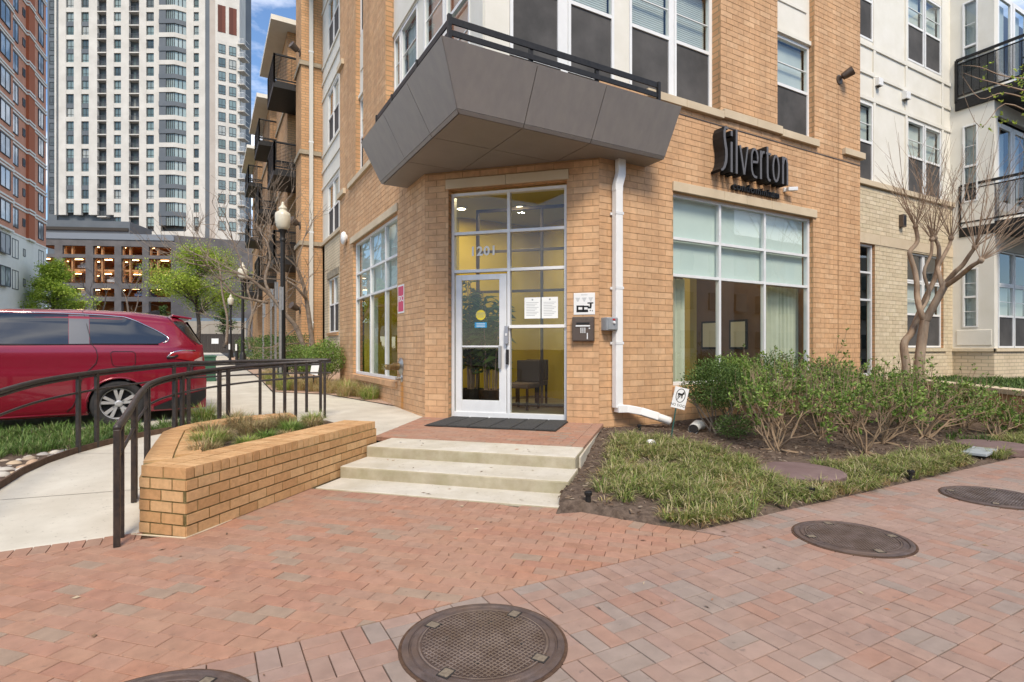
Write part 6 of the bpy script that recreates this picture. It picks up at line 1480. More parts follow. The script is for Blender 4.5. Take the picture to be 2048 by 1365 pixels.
def garage():
    D = 104.; s = D/1096
    o = at(345, 697, D); o.z = 0
    t = empty('parking_garage', o, -HEAD+R(6), 'dark grey brick parking garage with orange lit open decks', 'building')
    gm = mat('garage_brick', (.105, .098, .098), (.145, .135, .135), scale=.6, rough=.9, detail=9); om = mat('garage_lining', (.44, .22, .095), (.52, .27, .12), scale=.3, rough=.8)
    lx = lambda px: (px-345)*s; lz = lambda py: 1.42+(697-py)*s
    z4 = lambda x, y: (80+x/6.2, 420+y/6.2)
    ztop = lz(480); W0 = lx(60)
    pitch = 330/6.2*s
    cols = [(-40, 290), (380, 640), (725, 970), (1048, 1290), (1365, 1625)]
    C = [(lx(80+a/6.2), lx(80+b/6.2)) for a, b in cols]
    rowsz = [(lz(420+570/6.2), lz(420+465/6.2)), (lz(420+920/6.2)-.0, lz(420+612/6.2)), (lz(420+1065/6.2)-.3, lz(420+985/6.2)), (lz(420+1330/6.2)+.2, lz(420+1140/6.2))]
    us = sorted({W0, .0, *[v for c in C for v in c]}); zs = sorted({0, ztop, *[v for r in rowsz for v in r]})
    mb = MB()
    for a, b in zip(us, us[1:]):
        for c, d in zip(zs, zs[1:]):
            mx_, mz = (a+b)/2, (c+d)/2
            if any(x0 < mx_ < x1 for x0, x1 in C) and any(z0 < mz < z1 for z0, z1 in rowsz): continue
            mb.box(a, b, 0, .8, c, d)
    mb.build('wall', gm, t)
    mb = MB(); mb.box(W0, .3, -.15, 1, ztop-.2, ztop+.9); mb.build('parapet', mat('garage_cap', (.20, .22, .25), rough=.6), t)
    mb = MB(); mb.prism([(0, .0), (16, 6.5), (15.6, 7.2), (-.2, .8)], 0, ztop+.9); mb.build('flank_wall', gm, t)
    for z in (lz(420+1330/6.2)-.2, lz(420+1075/6.2)-.35, lz(420+910/6.2)-.3, lz(420+745/6.2), lz(420+565/6.2)-.2, ztop-.3):
        mb = MB(); mb.box(W0, .0, .85, 17, z-.35, z); mb.build('deck', om, t)
    mb = MB(); mb.box(W0, 0, 13, 13.3, 0, ztop-.3); mb.build('back_wall', om, t)
    for x0, x1 in C:
        for xx in (x0, x0+(x1-x0)*.34, x1):
            mb = MB(); mb.box(xx-.12, xx+.12, .5, 1.1, lz(420+900/6.2), lz(420+440/6.2)); mb.build('column', om, t)
    tube = emission('fluorescent_tube', (1, .70, .32), 10)
    for (x0, x1), zt in [(c, z) for c in C for z in (ztop-.75, lz(420+575/6.2)-.5, lz(420+760/6.2)-.4, lz(420+940/6.2)-.45)]:
        for k, yy in enumerate((2.2, 5.0)):
            xx = x0+(x1-x0)*(.35+.25*k+random.uniform(-.1, .1)); mb = MB(); mb.box(xx-.7, xx+.7, yy, yy+.18, zt-.1, zt); mb.build('tube_light', tube, t)
    for z, sp in ((lz(420+745/6.2), 1), (lz(420+905/6.2)-.2, 0), (lz(420+1070/6.2)-.3, 1)):
        for i, (x0, x1) in enumerate(C):
            if (i+sp) % 2: continue
            x = (x0+x1)/2+.5
            mb = MB(); mb.prism([(x-.95, 1.6), (x+.95, 1.6), (x+.95, 6), (x-.95, 6)], z+.3, z+.9); mb.prism([(x-.8, 2.2), (x+.8, 2.2), (x+.75, 5.6), (x-.75, 5.6)], z+.9, z+1.45)
            c = mb.build('parked_car', mat('car_paint_%d' % (i+sp*5), random.choice([(.35, .36, .38), (.05, .06, .10), (.55, .55, .55), (.06, .10, .28), (.09, .09, .09)]), rough=.3, coat=.6), None, bevel=.12)
            c.location = o; c.rotation_euler = (0, 0, -HEAD+R(6)); fl = 'middle' if z > 11 else 'lower' if z > 6 else 'street level'
            tag(c, f'small distant {["car", "hatchback", "sedan"][[lz(420+745/6.2), lz(420+905/6.2)-.2, lz(420+1070/6.2)-.3].index(z)]} in the {fl} deck opening, bay {["far left", "second", "third", "fourth", "right"][i]} of the garage', 'car', 'cars parked in the garage')
    # low roof block with lit windows on the garage deck
    mb = MB(); mb.box(lx(60), lx(230), 6, 14, ztop-.5, lz(432)); mb.build('deck_pavilion', M['tower_grey'], t)
    mb = MB(); mb.box(lx(60), lx(228), 5.7, 5.95, lz(452), lz(446)); mb.build('pavilion_window', M['interior'], t)
garage()
def red_tower():
    a = at(-60, 697, 46.); b = at(92, 697, 62.); a.z = b.z = 0
    u = (b-a); ln = u.length; u.normalize()
    t = empty('brick_tower', a, math.atan2(u.y, u.x), 'red brick apartment tower with white bands at the left edge', 'building')
    rb = mat('red_brick', (.56, .26, .16), (.64, .30, .19), scale=1.2, rough=.9, detail=9); wb = mat('white_band', (.74, .70, .61), (.80, .76, .67), scale=1, rough=.8); rd = mat('deep_red_brick', (.42, .13, .06), rough=.9)
    L0 = PF((0, 0), (1, 0)); fh = 3.08; zb = 12.75
    mb = MB(); mb.box(0, ln, 0, 14, zb, 60); mb.build('wall', rb, t)
    mb = MB(); mb.box(0, ln, -.05, 14, 4.4, zb); mb.build('podium_wall', wb, t); mb = MB(); mb.box(-2, ln+1.2, -.6, 13, 3.2, 4.4); mb.build('canopy', wb, t); mb = MB(); mb.box(0, ln-.5, 2, 14, 0, 3.2); mb.build('ground_floor', M['interior'], t)
    f = lambda px: None
    def s_at(px):                                                    # where the column of a given bearing meets the face
        d = AX+RT*((px-1024)/1096); n = Vector((u.y, -u.x, 0)); tt = (a-CAMP).dot(n)/d.dot(n); return ((CAMP+d*tt)-a).dot(u)
    c1, c2, c3, c4 = s_at(12), s_at(29), s_at(47), s_at(83)
    x5, x6 = s_at(52), s_at(64)
    mb = MB(); mb.box(x5, x6, -.25, 0, zb, 60); mb.build('brick_fin', rd, t)
    mb = MB(); mb.box(0, s_at(18), -.3, 0, zb, 60); mb.build('brick_bay', rb, t)
    def wmesh(w_, h):
        mb = MB(); mb.box(-w_/2, w_/2, -.06, .05, 0, .07); mb.box(-w_/2, w_/2, -.06, .05, h-.07, h); mb.box(-w_/2, -w_/2+.08, -.06, .05, .07, h-.07); mb.box(w_/2-.08, w_/2, -.06, .05, .07, h-.07); mb.box(-.03, .03, -.05, .05, .07, h-.07)
        g = MB(); g.quad((-w_/2, -.02, 0), (w_/2, -.02, 0), (w_/2, -.02, h), (-w_/2, -.02, h)); return mb.mesh('window', M['far_frame']), g.mesh('pane', M['red_glass'])
    M['red_glass'] = mat('tower_glass', (.16, .19, .20), (.45, .48, .48), scale=.5, rough=.06, spec=.7, lo=.45, hi=.55, detail=2)
    big, bp = wmesh(2.2, 1.9); mid, mp_ = wmesh(1.5, 1.9); sm, sp = wmesh(.6, .8)
    for k in range(-2, 16):
        z = zb+.65+k*fh
        for x, me, pn, dy, h in ((c1-1.2, big, bp, -.34, 0), (c2, mid, mp_, -.02, 0), (c3, sm, sp, -.02, .5), (c4-.3, big if False else mid, mp_, -.02, 0)):
            w = link('window', me, t, (x, dy, z+h)); link('pane', pn, w)
        if k >= 0:
            for zz in (z-.75, z+2.0):
                mb = MB(); mb.box(s_at(18), ln+.02, -.10, 0, zz, zz+.18); mb.box(x5-.05, x6+.05, -.33, -.1, zz, zz+.18); mb.box(0, s_at(18)+.05, -.4, -.0, zz, zz+.18); mb.build('band', wb, t)
red_tower()
# far end of the path: concrete wall with a dark gate, an overpass strip of railing above it
t = empty('concrete_wall', at(400, 697, 62)*1, -HEAD, 'plain concrete retaining wall far beyond the path', 'wall'); t.location.z = .9
mb = MB(); mb.box(-6, 5.2, 0, .5, 0, 3.6); mb.build('wall', mat('old_concrete', (.30, .27, .225), (.38, .34, .29), scale=.8, rough=.9, stretch=(1, 1, .2)), t)
mb = MB(); mb.box(-6, 5.2, .1, .2, 3.6, 3.95); mb.build('parapet', mat('blue_grey_panel', (.16, .21, .27), rough=.6), t)
t = empty('dark_gate', at(435, 697, 58), -HEAD, 'dark slatted gate with a white notice at the end of the path', 'gate'); t.location.z = .9
bm = mat('gate_brown', (.05, .042, .037), rough=.8)
for k in range(14):
    mb = MB(); mb.box(-3.2+k*.42, -2.82+k*.42, 0, .06, .05, 2.05); mb.build('board', bm, t)
mb = MB(); mb.box(-3.2, 2.7, .06, .12, 1.8, 1.9); mb.box(-3.2, 2.7, .06, .12, .2, .3); mb.build('frame', bm, t)
mb = MB(); mb.box(-.62, .12, -.03, -.005, 1.0, 1.55); mb.build('notice', M['white'], t)
# buildings across the street behind the camera, seen only as reflections
t = empty('opposite_building', (30, -24, 0), label='pale apartment block across the street mirrored in the big windows', cat='building')
mb = MB(); mb.box(-46, 60, -8, 0, 0, 13); mb.build('wall', mat('opposite_siding', (.46, .42, .35), (.52, .47, .40), scale=1, rough=.9), t)
mb = MB(); mb.box(4, 16, -.3, .6, 0, 17); mb.build('white_bay', M['cream_panel'], t)
wme, wpn = (lambda g: (g, g))(MB().box(-.8, .8, -.05, .75, 0, 1.7).mesh('window', M['far_glass']))
for i in range(26):
    for k in range(3): link('window', wme, t, (-40+i*3.8, 0, 1.4+k*3.7))
# ------------------------------------------------------------------ planting bed at the right
def bed_z(x, y): return .012+.05*max(0, y-SY)+.02*math.sin(x*1.7+y)*min(1, max(0, y-SY-.3))
mb = MB(); rg = random.Random(11)
nx, ny = 90, 62; gx0, gx1 = 2.6, 14.5; idx = {}
def in_bed(x, y):
    return y > SY+.19 and (y < 6.72 or x > 12.3 and y < 7.6) and (x-y) > -1.335-.02*(y-4) and (x-3.22)+(y-SY)*.56 > .17
for i in range(nx+1):
    for k in range(ny+1):
        x = gx0+(gx1-gx0)*i/nx; y = SY+.203+(7.6-SY-.203)*k/ny
        lim = y-1.33                                                  # keep clear of the steps and landing
        xx = max(x, lim) if y > 3.9 else max(x, 3.40-(y-SY)*.56-.0)
        idx[i, k] = len(mb.v); low = i == 0 or k == 0 or xx > x+.001
        mb.v.append((xx, y, -.02 if low and y < 4.1 else bed_z(xx, y)+rg.uniform(-.012, .014)))
for i in range(nx):
    for k in range(ny):
        mb.f.append((idx[i, k], idx[i+1, k], idx[i+1, k+1], idx[i, k+1])); mb.mi.append(0)
struct(mb.build('planting_bed', M['mulch'], smooth=True))
# bark chips lie loose on the mulch
def chips(n, fn, zf, m, name, sz=(.012, .05), seed=3):
    rg = random.Random(seed); mb = MB()
    while n > 0:
        p = fn(rg)
        if p is None: continue
        n -= 1; x, y = p; l = rg.uniform(*sz); w_ = l*rg.uniform(.2, .5); a = rg.uniform(0, PI); z = zf(x, y)+.012
        mb.obox((x, y, z), (l/2*math.cos(a), l/2*math.sin(a), rg.uniform(-.006, .006)), (-w_/2*math.sin(a), w_/2*math.cos(a), 0), (0, 0, .003))
    return tag(mb.build(name, m), kind='stuff')
chip_m = mat('bark_chip', (.9, .9, .9), (1.1, 1.1, 1.1), rnd=[(.10, .065, .045), (.16, .11, .075), (.07, .045, .03), (.22, .16, .11), (.30, .24, .18), (.12, .08, .055)], rough=.95, spec=.1)
def bp(rg):
    x, y = rg.uniform(2.6, 11), rg.uniform(SY+.2, 6.6)
    return (x, y) if in_bed(x, y) else None
chips(3200, bp, bed_z, chip_m, 'bark_chips')
def blades(mb, x, y, z, n, ln, wd, spread, rg, lean=(.25, .9), curl=.55):
    for _ in range(n):
        a = rg.uniform(0, 2*PI); r = spread*math.sqrt(rg.random()); l = ln*rg.uniform(.55, 1.15); t = rg.uniform(*lean)
        px, py = x+r*math.cos(a), y+r*math.sin(a); a += rg.uniform(-.7, .7); ca, sa = math.cos(a), math.sin(a); w_ = wd*rg.uniform(.7, 1.2)
        sx_, sy_ = -sa*w_/2, ca*w_/2
        h1, o1 = l*.5*math.cos(t*.6), l*.5*math.sin(t*.6); tt = min(2.0, t+curl*rg.uniform(.4, 1.4)); h2, o2 = h1+l*.5*math.cos(tt), o1+l*.5*math.sin(tt)
        nv = len(mb.v)
        mb.v += [(px-sx_, py-sy_, z), (px+sx_, py+sy_, z), (px+ca*o1+sx_*.9, py+sa*o1+sy_*.9, z+h1), (px+ca*o1-sx_*.9, py+sa*o1-sy_*.9, z+h1), (px+ca*o2, py+sa*o2, max(z+.01, z+h2))]
        mb.f += [(nv, nv+1, nv+2, nv+3), (nv+3, nv+2, nv+4)]; mb.mi += [0, 0]
def grass_field(name, m, n, fn, zf, per, ln, wd, spread, seed, **k):
    rg = random.Random(seed); mb = MB(); c = 0; tries = 0
    while c < n and tries < n*60:
        tries += 1; p = fn(rg)
        if p is None: continue
        c += 1; f = rg.uniform(.7, 1.2); blades(mb, p[0], p[1], zf(*p)-.005, per, ln*f, wd, spread, rg, **k)
    return tag(mb.build(name, m), kind='stuff')
def n2(x, y): return math.sin(x*2.3+1.1)*math.sin(y*2.9+.4)+.5*math.sin(x*5.1+y*4.2)
DISC = [(5.55, 3.62, .43), (9.45, 3.35, .42)]
def fld(rg):
    x, y = rg.uniform(3.0, 11.5), rg.uniform(SY+.22, 6.55)
    if not in_bed(x, y): return None
    if (x-y) < -1.05+rg.uniform(0, .25) and y > 3.4: return None
    if x < 3.55 and rg.random() < .8: return None
    up = 6.45 if x < 5.5 else 3.75-.05*(x-5.5)
    if x < 6.2 and x-4.6 > (6.6-y)*.55+.2: return None
    if y > up: return None
    if any(math.hypot(x-a, y-b) < r+.02 for a, b, r in DISC): return None
    if 8.2 < x < 9.4 and 2.9 < y < 3.6 and abs((y-3.3)-.2*(x-8.9)) < .12: return None
    if n2(x, y) < -.75 and rg.random() < .8: return None
    return x, y
grass_field('strap_leaf_grass', M['grass'], 600, fld, bed_z, 50, .185, .0095, .060, 21, lean=(.25, 1.4), curl=.8)
def fld2(rg):
    x, y = rg.uniform(9.5, 12.5), rg.uniform(3.4, 6.4)
    return (x, y) if in_bed(x, y) and n2(x*1.3, y) > .1 else None
def fld4(rg):
    p = fld(rg)
    return p if p and n2(p[0]*1.4+2, p[1]*1.3) > .15 else None
grass_field('dry_grass', M['dry_grass'], 330, fld4, bed_z, 20, .15, .007, .07, 22, lean=(.5, 1.5), curl=.6)
grass_field('strap_leaf_grass', M['leaf_dark'], 60, fld2, bed_z, 20, .15, .01, .06, 23)
for (x, y, r), lb in zip(DISC, ('round brown plastic cover lying in the grass of the planting bed', 'round brown plastic cover at the far right of the planting bed')):
    t = empty('access_cover', (x, y, bed_z(x, y)+.02), label=lb, cat='access cover', group='round brown covers in the planting bed')
    mb = MB(); mb.lathe([(r, -.05), (r, .035), (r-.015, .045), (r-.05, .05), (.001, .055)], sides=40); mb.build('lid', mat('brown_plastic', (.15, .098, .09), (.19, .13, .12), scale=6, rough=.7, bump=.2, bscale=80) if 'brown_plastic' not in bpy.data.materials else bpy.data.materials['brown_plastic'], t, smooth=True, auto=30)
t = empty('valve_box', (8.9, 3.28, bed_z(8.9, 3.3)+.03), R(9), 'flat grey two piece valve box lid in the grass by the sidewalk', 'valve box')
gl = mat('grey_lid', (.30, .33, .34), (.36, .39, .40), scale=8, rough=.6)
for a in (-1, 1):
    mb = MB(); mb.box(min(0, a*.44)+.006, max(0, a*.44)-.006, -.13, .13, 0, .035); mb.build('lid', gl, t, bevel=.006)
for x, y, lb in ((5.70, 6.28, 'low black path light stub by the downspout'), (2.93, 3.88, 'low black path light stub by the foot of the steps'), (4.95, 3.12, 'low black path light stub near the middle manhole cover'), (6.6, 3.05, 'low black path light stub farther along the edge of the bed')):
    t = empty('path_light', (x, y, bed_z(x, y)), label=lb, cat='garden light', group='low black path lights in the bed')
    mb = MB(); mb.lathe([(.024, 0), (.024, .06)], sides=14); mb.build('stem', M['black'], t); mb = MB(); mb.lathe([(.034, .06), (.036, .085), (.03, .09), (.028, .082)], sides=14); mb.build('cap', M['black'], t)
t = empty('garden_sign', (5.72, 5.62, .12), R(-20), 'small white NO DOGS sign on a green stake, leaning', 'sign')
gs = mat('green_stake', (.03, .10, .08), rough=.5)
mb = MB(); mb.bar((-.03, .01, 0), (.075, .01, .62), .022, .012); mb.build('stake', gs, t)
T0 = Matrix.Translation((.105, 0, .60)) @ Matrix.Rotation(R(14), 4, 'Y')
mb = MB(); mb.box(-.105, .105, -.004, .004, -.15, .15); o = mb.build('plate', M['white'], t); o.matrix_local = T0
mb = MB(); c = [(.068*math.cos(R(a)), .035+.095*math.sin(R(a))) for a in range(0, 361, 12)]
stroke(mb, PF((0, 0), (1, 0)), c, .009, .004, .006, 0, 0); stroke(mb, PF((0, 0), (1, 0)), [(-.045, -.035), (.045, .105)], .008, .004, .006, 0, 0)
for pts in ([(-.045, .045), (-.03, .055), (.02, .05), (.03, .07), (.05, .075)],): stroke(mb, PF((0, 0), (1, 0)), pts, .028, .004, .0055, 0, 0)
for a, b in ((-.035, .0), (-.02, -.005), (.015, .0), (.028, .0)): stroke(mb, PF((0, 0), (1, 0)), [(a, .045), (a, b)], .009, .004, .0055, 0, 0)
o = mb.build('pictogram', M['black'], t); o.matrix_local = T0
o = text('lettering', 'NO DOGS', .052, M['black'], t, PF((0, 0), (1, 0)).mat4(0, -.105, .0045), .0006); o.matrix_local = T0
t = empty('drain_pipe', (6.42, 5.88, bed_z(6.4, 5.9)), R(-35), 'short white drain elbow half buried beside the NO DOGS sign', 'pipe')
mb = MB(); mb.tube([(.16, .26, .08), (.08, .13, .10), (0, 0, .07), (-.02, -.05, .06)], .075, 18, cap=False); mb.build('elbow', M['white'], t, smooth=True); mb = MB(); mb.tube([(-.018, -.044, .061), (-.02, -.05, .06)], .062, 18); mb.build('bore', M['joint'], t)
t = empty('white_rock', (5.05, 5.35, bed_z(5, 5.3)), label='white lump of stone in the grass near the downspout', cat='stone')
mb = MB(); mb.lathe([(.02, -.01), (.06, .01), (.065, .04), (.045, .07), (.01, .08)], sides=7); mb.build('stone', M['white'], t)
# low retaining wall with a stone cap
rw = empty('garden_wall', (0, 0, 0), label='low orange brick garden wall with a pale stone cap at the right', cat='wall')
g0, g1 = Vector((15.0, 7.40, 0)), Vector((10.9, 2.63, 0)); u_g = (g1-g0).normalized(); n_g = Vector((u_g.y, -u_g.x, 0))
brick_wall(rw, 'wall', (g0.x, g0.y), (u_g.x, u_g.y), .0, .62, (g1-g0).length, [], M['brick'], M['mortar'], keep=150)
mb = MB(); cc = (g0+g1)/2-n_g*.12; mb.obox(cc+Vector((0, 0, .3)), u_g*(g1-g0).length/2, n_g*.11, Vector((0, 0, .32))); mb.build('core', M['mortar'], rw)
nc = 6
for k in range(nc):
    c = g0+u_g*((g1-g0).length*(k+.5)/nc)-n_g*.11; mb = MB(); mb.obox(c+Vector((0, 0, .665)), u_g*((g1-g0).length/nc/2-.004), n_g*.17, Vector((0, 0, .045))); mb.build('cap_stone', M['stone'], rw, bevel=.008)
mb = MB(); mb.poly([(15.0, 7.4, .60), (10.95, 2.68, .60), (19, 2.68, .60), (19, 7.5, .60)]); struct(mb.build('raised_bed', M['mulch']))
def fld3(rg):
    x, y = rg.uniform(11.3, 18), rg.uniform(2.8, 7.2); q = Vector((x, y, 0))-g0
    return (x, y) if q.dot(n_g) < -.25 else None
grass_field('ground_cover', M['leaf_dark'], 500, fld3, lambda x, y: .60, 18, .17, .02, .12, 31)

# ------------------------------------------------------------------ left side: grass strip, river stones, tufts
def strip_z(x, y): return max(.05, min(.235, .09+.045*(y-6.4)))
eo2 = [(p.x, p.y) for p in eo]
def outside_edge(x, y):
    best = None
    for (ax_, ay_), (bx_, by_) in zip(eo2, eo2[1:]):
        dx, dy = bx_-ax_, by_-ay_; t_ = max(0, min(1, ((x-ax_)*dx+(y-ay_)*dy)/(dx*dx+dy*dy))); d = math.hypot(x-ax_-dx*t_, y-ay_-dy*t_); s_ = dx*(y-ay_)-dy*(x-ax_)
        if best is None or d < best[0]: best = (d, s_)
    return best[0] if best[1] > 0 else -best[0]
def stone_zone(x, y): return x < -1.45 and y < 8.35 and outside_edge(x, y) < .75-.30*max(0, y-7.2)
def fg(rg):
    x, y = rg.uniform(-6.2, .6), rg.uniform(6.6, 9.85)
    d = outside_edge(x, y)
    if d < .06 or y > 9.75 and x < -1.1: return None
    if y < 10 and x > -.9 and d > .55: return None
    if stone_zone(x, y): return None
    return x, y
M['liriope'] = leafmat('dark_strap_grass', [(.10, .19, .04), (.15, .25, .055), (.08, .15, .035), (.20, .28, .08), (.12, .21, .05), (.27, .29, .13)])
grass_field('strap_leaf_grass', M['liriope'], 1500, fg, lambda x, y: strip_z(x, y), 24, .20, .010, .065, 41, lean=(.15, .8))
rg = random.Random(8); stone_m = mat('river_stone', (.9, .9, .9), (1.1, 1.08, 1.05), scale=8, rnd=[(.42, .38, .32), (.34, .32, .30), (.46, .36, .25), (.50, .46, .40), (.26, .26, .26), (.40, .32, .24), (.46, .43, .38), (.44, .31, .21)], rough=.7, spec=.3)
smesh = []
for k in range(6):
    bm = bmesh.new(); bmesh.ops.create_icosphere(bm, subdivisions=2, radius=1)
    ph = [rg.uniform(0, 6) for _ in range(6)]
    for v in bm.verts:
        c = v.co; f = 1+.14*math.sin(c.x*2.3+ph[0])+.12*math.sin(c.y*2.7+ph[1])+.1*math.sin(c.z*3+ph[2]); v.co = Vector((c.x*f, c.y*f*.8, c.z*f*.55))
    me = bpy.data.meshes.new('river_stone'); bm.to_mesh(me); bm.free(); me.materials.append(stone_m); me.polygons.foreach_set('use_smooth', [True]*len(me.polygons)); smesh.append(me)
placed = []
tries = 0
while len(placed) < 170 and tries < 9000:
    tries += 1; x, y = rg.uniform(-2.9, -1.4), rg.uniform(6.2, 8.4); r = rg.uniform(.025, .06) if len(placed) > 25 else rg.uniform(.055, .08)
    d = outside_edge(x, y)
    if d < .05+r*.6 or not stone_zone(x, y): continue
    if any(math.hypot(x-a, y-b) < (r+c)*.78 for a, b, c in placed): continue
    placed.append((x, y, r))
    o = link('river_stone', smesh[len(placed) % 6], None, (x, y, strip_z(x, y)+r*.33), rg.uniform(0, 6.3), scale=(r*1.15, r*1.15, r))
    tag(o, 'rounded pale river stone in the heap along the rusty steel edging', 'stone', 'river stones along the steel edging')
def tuft(x, y, z, r, h, m, label, group, seed, n=230, wd=.006, parent_name='ornamental_grass'):
    rg = random.Random(seed); mb = MB(); blades(mb, 0, 0, 0, n, h, wd, r*.38, rg, lean=(.05, 1.15), curl=.7)
    o = mb.build(parent_name, m); o.location = (x, y, z); return tag(o, label, 'grass clump', group)
M['straw_tuft'] = leafmat('straw_tuft', [(.38, .27, .12), (.44, .34, .17), (.30, .22, .10), (.28, .27, .09), (.50, .40, .23), (.22, .17, .09)])
PG = 'grass clumps in the brick planter'
k = 0
for x, y, r, h, m, lb in ((-.02, 5.72, .20, .24, 'dry_grass', 'straw coloured grass clump at the front corner of the planter'), (.02, 6.25, .24, .30, 'green_tuft', 'yellow green grass clump behind the front one in the planter'), (.02, 6.95, .24, .28, 'dry_grass', 'straw coloured clump against the curved cap of the planter'), (.35, 6.0, .15, .20, 'green_tuft', 'small greenish clump near the long wall of the planter'), (.55, 6.25, .14, .20, 'leaf_fresh', 'fresh green clump in the middle of the planter'), (.45, 6.9, .24, .28, 'dry_grass', 'brown clump in the middle of the planter'), (.35, 7.5, .25, .30, 'dry_grass', 'brown clump at the back of the planter'), (.85, 6.75, .18, .25, 'leaf_fresh', 'bright green clump near the end of the planter'), (.80, 7.35, .25, .30, 'dry_grass', 'wide straw clump at the back right of the planter'), (1.12, 7.0, .20, .24, 'dry_grass', 'grey straw clump at the end of the planter'), (1.2, 7.45, .2, .26, 'green_tuft', 'olive clump at the far end of the planter'), (.75, 6.35, .12, .16, 'dry_grass', 'tiny straw clump beside the long wall of the planter'), (.15, 6.55, .16, .22, 'dry_grass', 'small tan clump among the bigger ones in the planter'), (.62, 7.1, .18, .24, 'dry_grass', 'tan clump between the brown ones in the planter')):
    k += 1; tuft(x, y, .44, r*1.45, h*.80, M['straw_tuft' if m == 'dry_grass' else m], lb, PG, 100+k, 480)
tuft(-.02, 9.75, .24, .32, .42, M['green_tuft'], 'big yellow green grass clump between the ramp and the van', 'grass clumps along the ramp', 131, 420, .008)
tuft(.42, 9.75, .24, .26, .28, M['dry_grass'], 'straw coloured grass clump beside the big green one by the ramp', 'grass clumps along the ramp', 132)
# bed along the left wall
def lz_(x, y): return ground_z(x, y)+.03
mb = MB()
P_ = [(3.2, 10.4), (2.35, 12.68), (1.33, 13.52), (1.33, 17), (1.33, 21), (1.33, 30), (1.33, 45), (3.3, 45), (3.3, 30), (4.0, 22.5), (4.0, 15.45), (3.2, 15.45)]
mb.poly([(x, y, lz_(x, y)-.01) for x, y in [(3.2, 10.42), (3.2, 15.45), (2.2, 15.45), (1.33, 15.45), (1.33, 13.55), (2.35, 12.72)]])
for a, b in ((15.45, 18), (18, 22.5), (22.5, 30), (30, 45)): mb.quad((1.33, a, lz_(0, a)-.01), (4.1 if b <= 22.6 else 3.25, a, lz_(0, a)-.01), (4.1 if b <= 22.6 else 3.25, b, lz_(0, b)-.01), (1.33, b, lz_(0, b)-.01))
struct(mb.build('planting_bed', mat('pale_gravel', (.40, .26, .18), (.55, .40, .30), scale=30, rough=.95, bump=1., bscale=60)))
rg = random.Random(77); n_ = 0
LG = 'straw coloured grass clumps in the bed along the left wall'
for (x, y) in [(2.65, 12.15), (2.95, 12.0), (2.4, 12.85), (2.8, 12.7), (2.2, 13.3), (2.6, 13.5), (1.9, 13.6), (1.6, 13.75), (2.0, 14.2), (1.55, 14.4), (2.4, 14.3), (1.5, 15.2), (1.9, 15.3), (1.5, 16.4), (1.7, 17.3), (3.0, 11.5), (2.95, 13.2)]:
    n_ += 1; m = 'dry_grass' if n_ % 4 else 'green_tuft'
    tuft(x, y, lz_(x, y), .48, rg.uniform(.30, .44), M[m], 'clump of straw coloured grass in the bed along the left wall' if n_ % 4 else 'clump of olive green grass among the straw ones along the left wall', LG if n_ % 4 else 'olive grass clumps in the bed along the left wall', 200+n_, 330, .008)
t = empty('garden_sign', (2.15, 13.3, lz_(2.15, 13.3)), R(-35), 'small white sign on a dark stake among the straw grass at the left', 'sign')
mb = MB(); mb.bar((-.02, .01, 0), (.03, .01, .5), .025, .015); mb.build('stake', M['black'], t); mb = MB(); mb.obox((.05, 0, .55), (.09, 0, -.02), (0, .004, 0), (.03, 0, .17)); mb.build('plate', M['white'], t)

# ------------------------------------------------------------------ shrubs and trees
def branch(mb, p, d, ln, r, lev, rg, tips, spread=.55, up=.25, kids_=(2, 3), shrink=.72, wob=.18, sides=5, minr=.002):
    p = Vector(p); d = Vector(d).normalized(); pts = [p]; n = 4
    for i in range(n):
        d = (d+Vector((rg.uniform(-wob, wob), rg.uniform(-wob, wob), rg.uniform(-wob, wob)+up*.12))).normalized(); pts.append(pts[-1]+d*ln/n)
    mb.tube(pts, [max(minr, r*(1-.35*i/n)) for i in range(n+1)], sides if lev > 1 else max(3, sides-2), cap=False)
    if lev <= 0: tips.append((pts[-1], d)); return
    k = rg.randint(*kids_)
    for j in range(k):
        a = rg.uniform(0, 2*PI); o = d.orthogonal().normalized(); q = Matrix.Rotation(a, 3, d) @ o
        nd = (d+q*spread*rg.uniform(.6, 1.3)+Vector((0, 0, up))).normalized(); st = pts[-1] if j == 0 else pts[-1].lerp(pts[-2], rg.uniform(0, .9))
        branch(mb, st, nd, ln*shrink*rg.uniform(.8, 1.2), max(minr, r*.62), lev-1, rg, tips, spread, up, kids_, shrink, wob, sides, minr)
def leaf(mb, p, d, l, w_, rg, fold=.25):
    d = Vector(d).normalized(); s = d.cross(Vector((rg.uniform(-1, 1), rg.uniform(-1, 1), 1))); s = s.normalized() if s.length > 1e-3 else Vector((1, 0, 0))
    n = d.cross(s); m = Vector(p)+d*l*.5
    k = len(mb.v); mb.v += [tuple(p), tuple(m+s*w_/2+n*l*fold*.3), tuple(Vector(p)+d*l), tuple(m-s*w_/2+n*l*fold*.3)]
    mb.f += [(k, k+1, k+2), (k, k+2, k+3)]; mb.mi += [0, 0]
def rosette(mb, p, d, n, l, w_, rg):
    d = Vector(d).normalized(); o = d.orthogonal().normalized()
    for j in range(n):
        q = Matrix.Rotation(rg.uniform(0, 2*PI), 3, d) @ o; leaf(mb, Vector(p)-d*rg.uniform(0, l*1.2), d*rg.uniform(.3, 1.1)+q, l*rg.uniform(.6, 1.1), w_, rg)
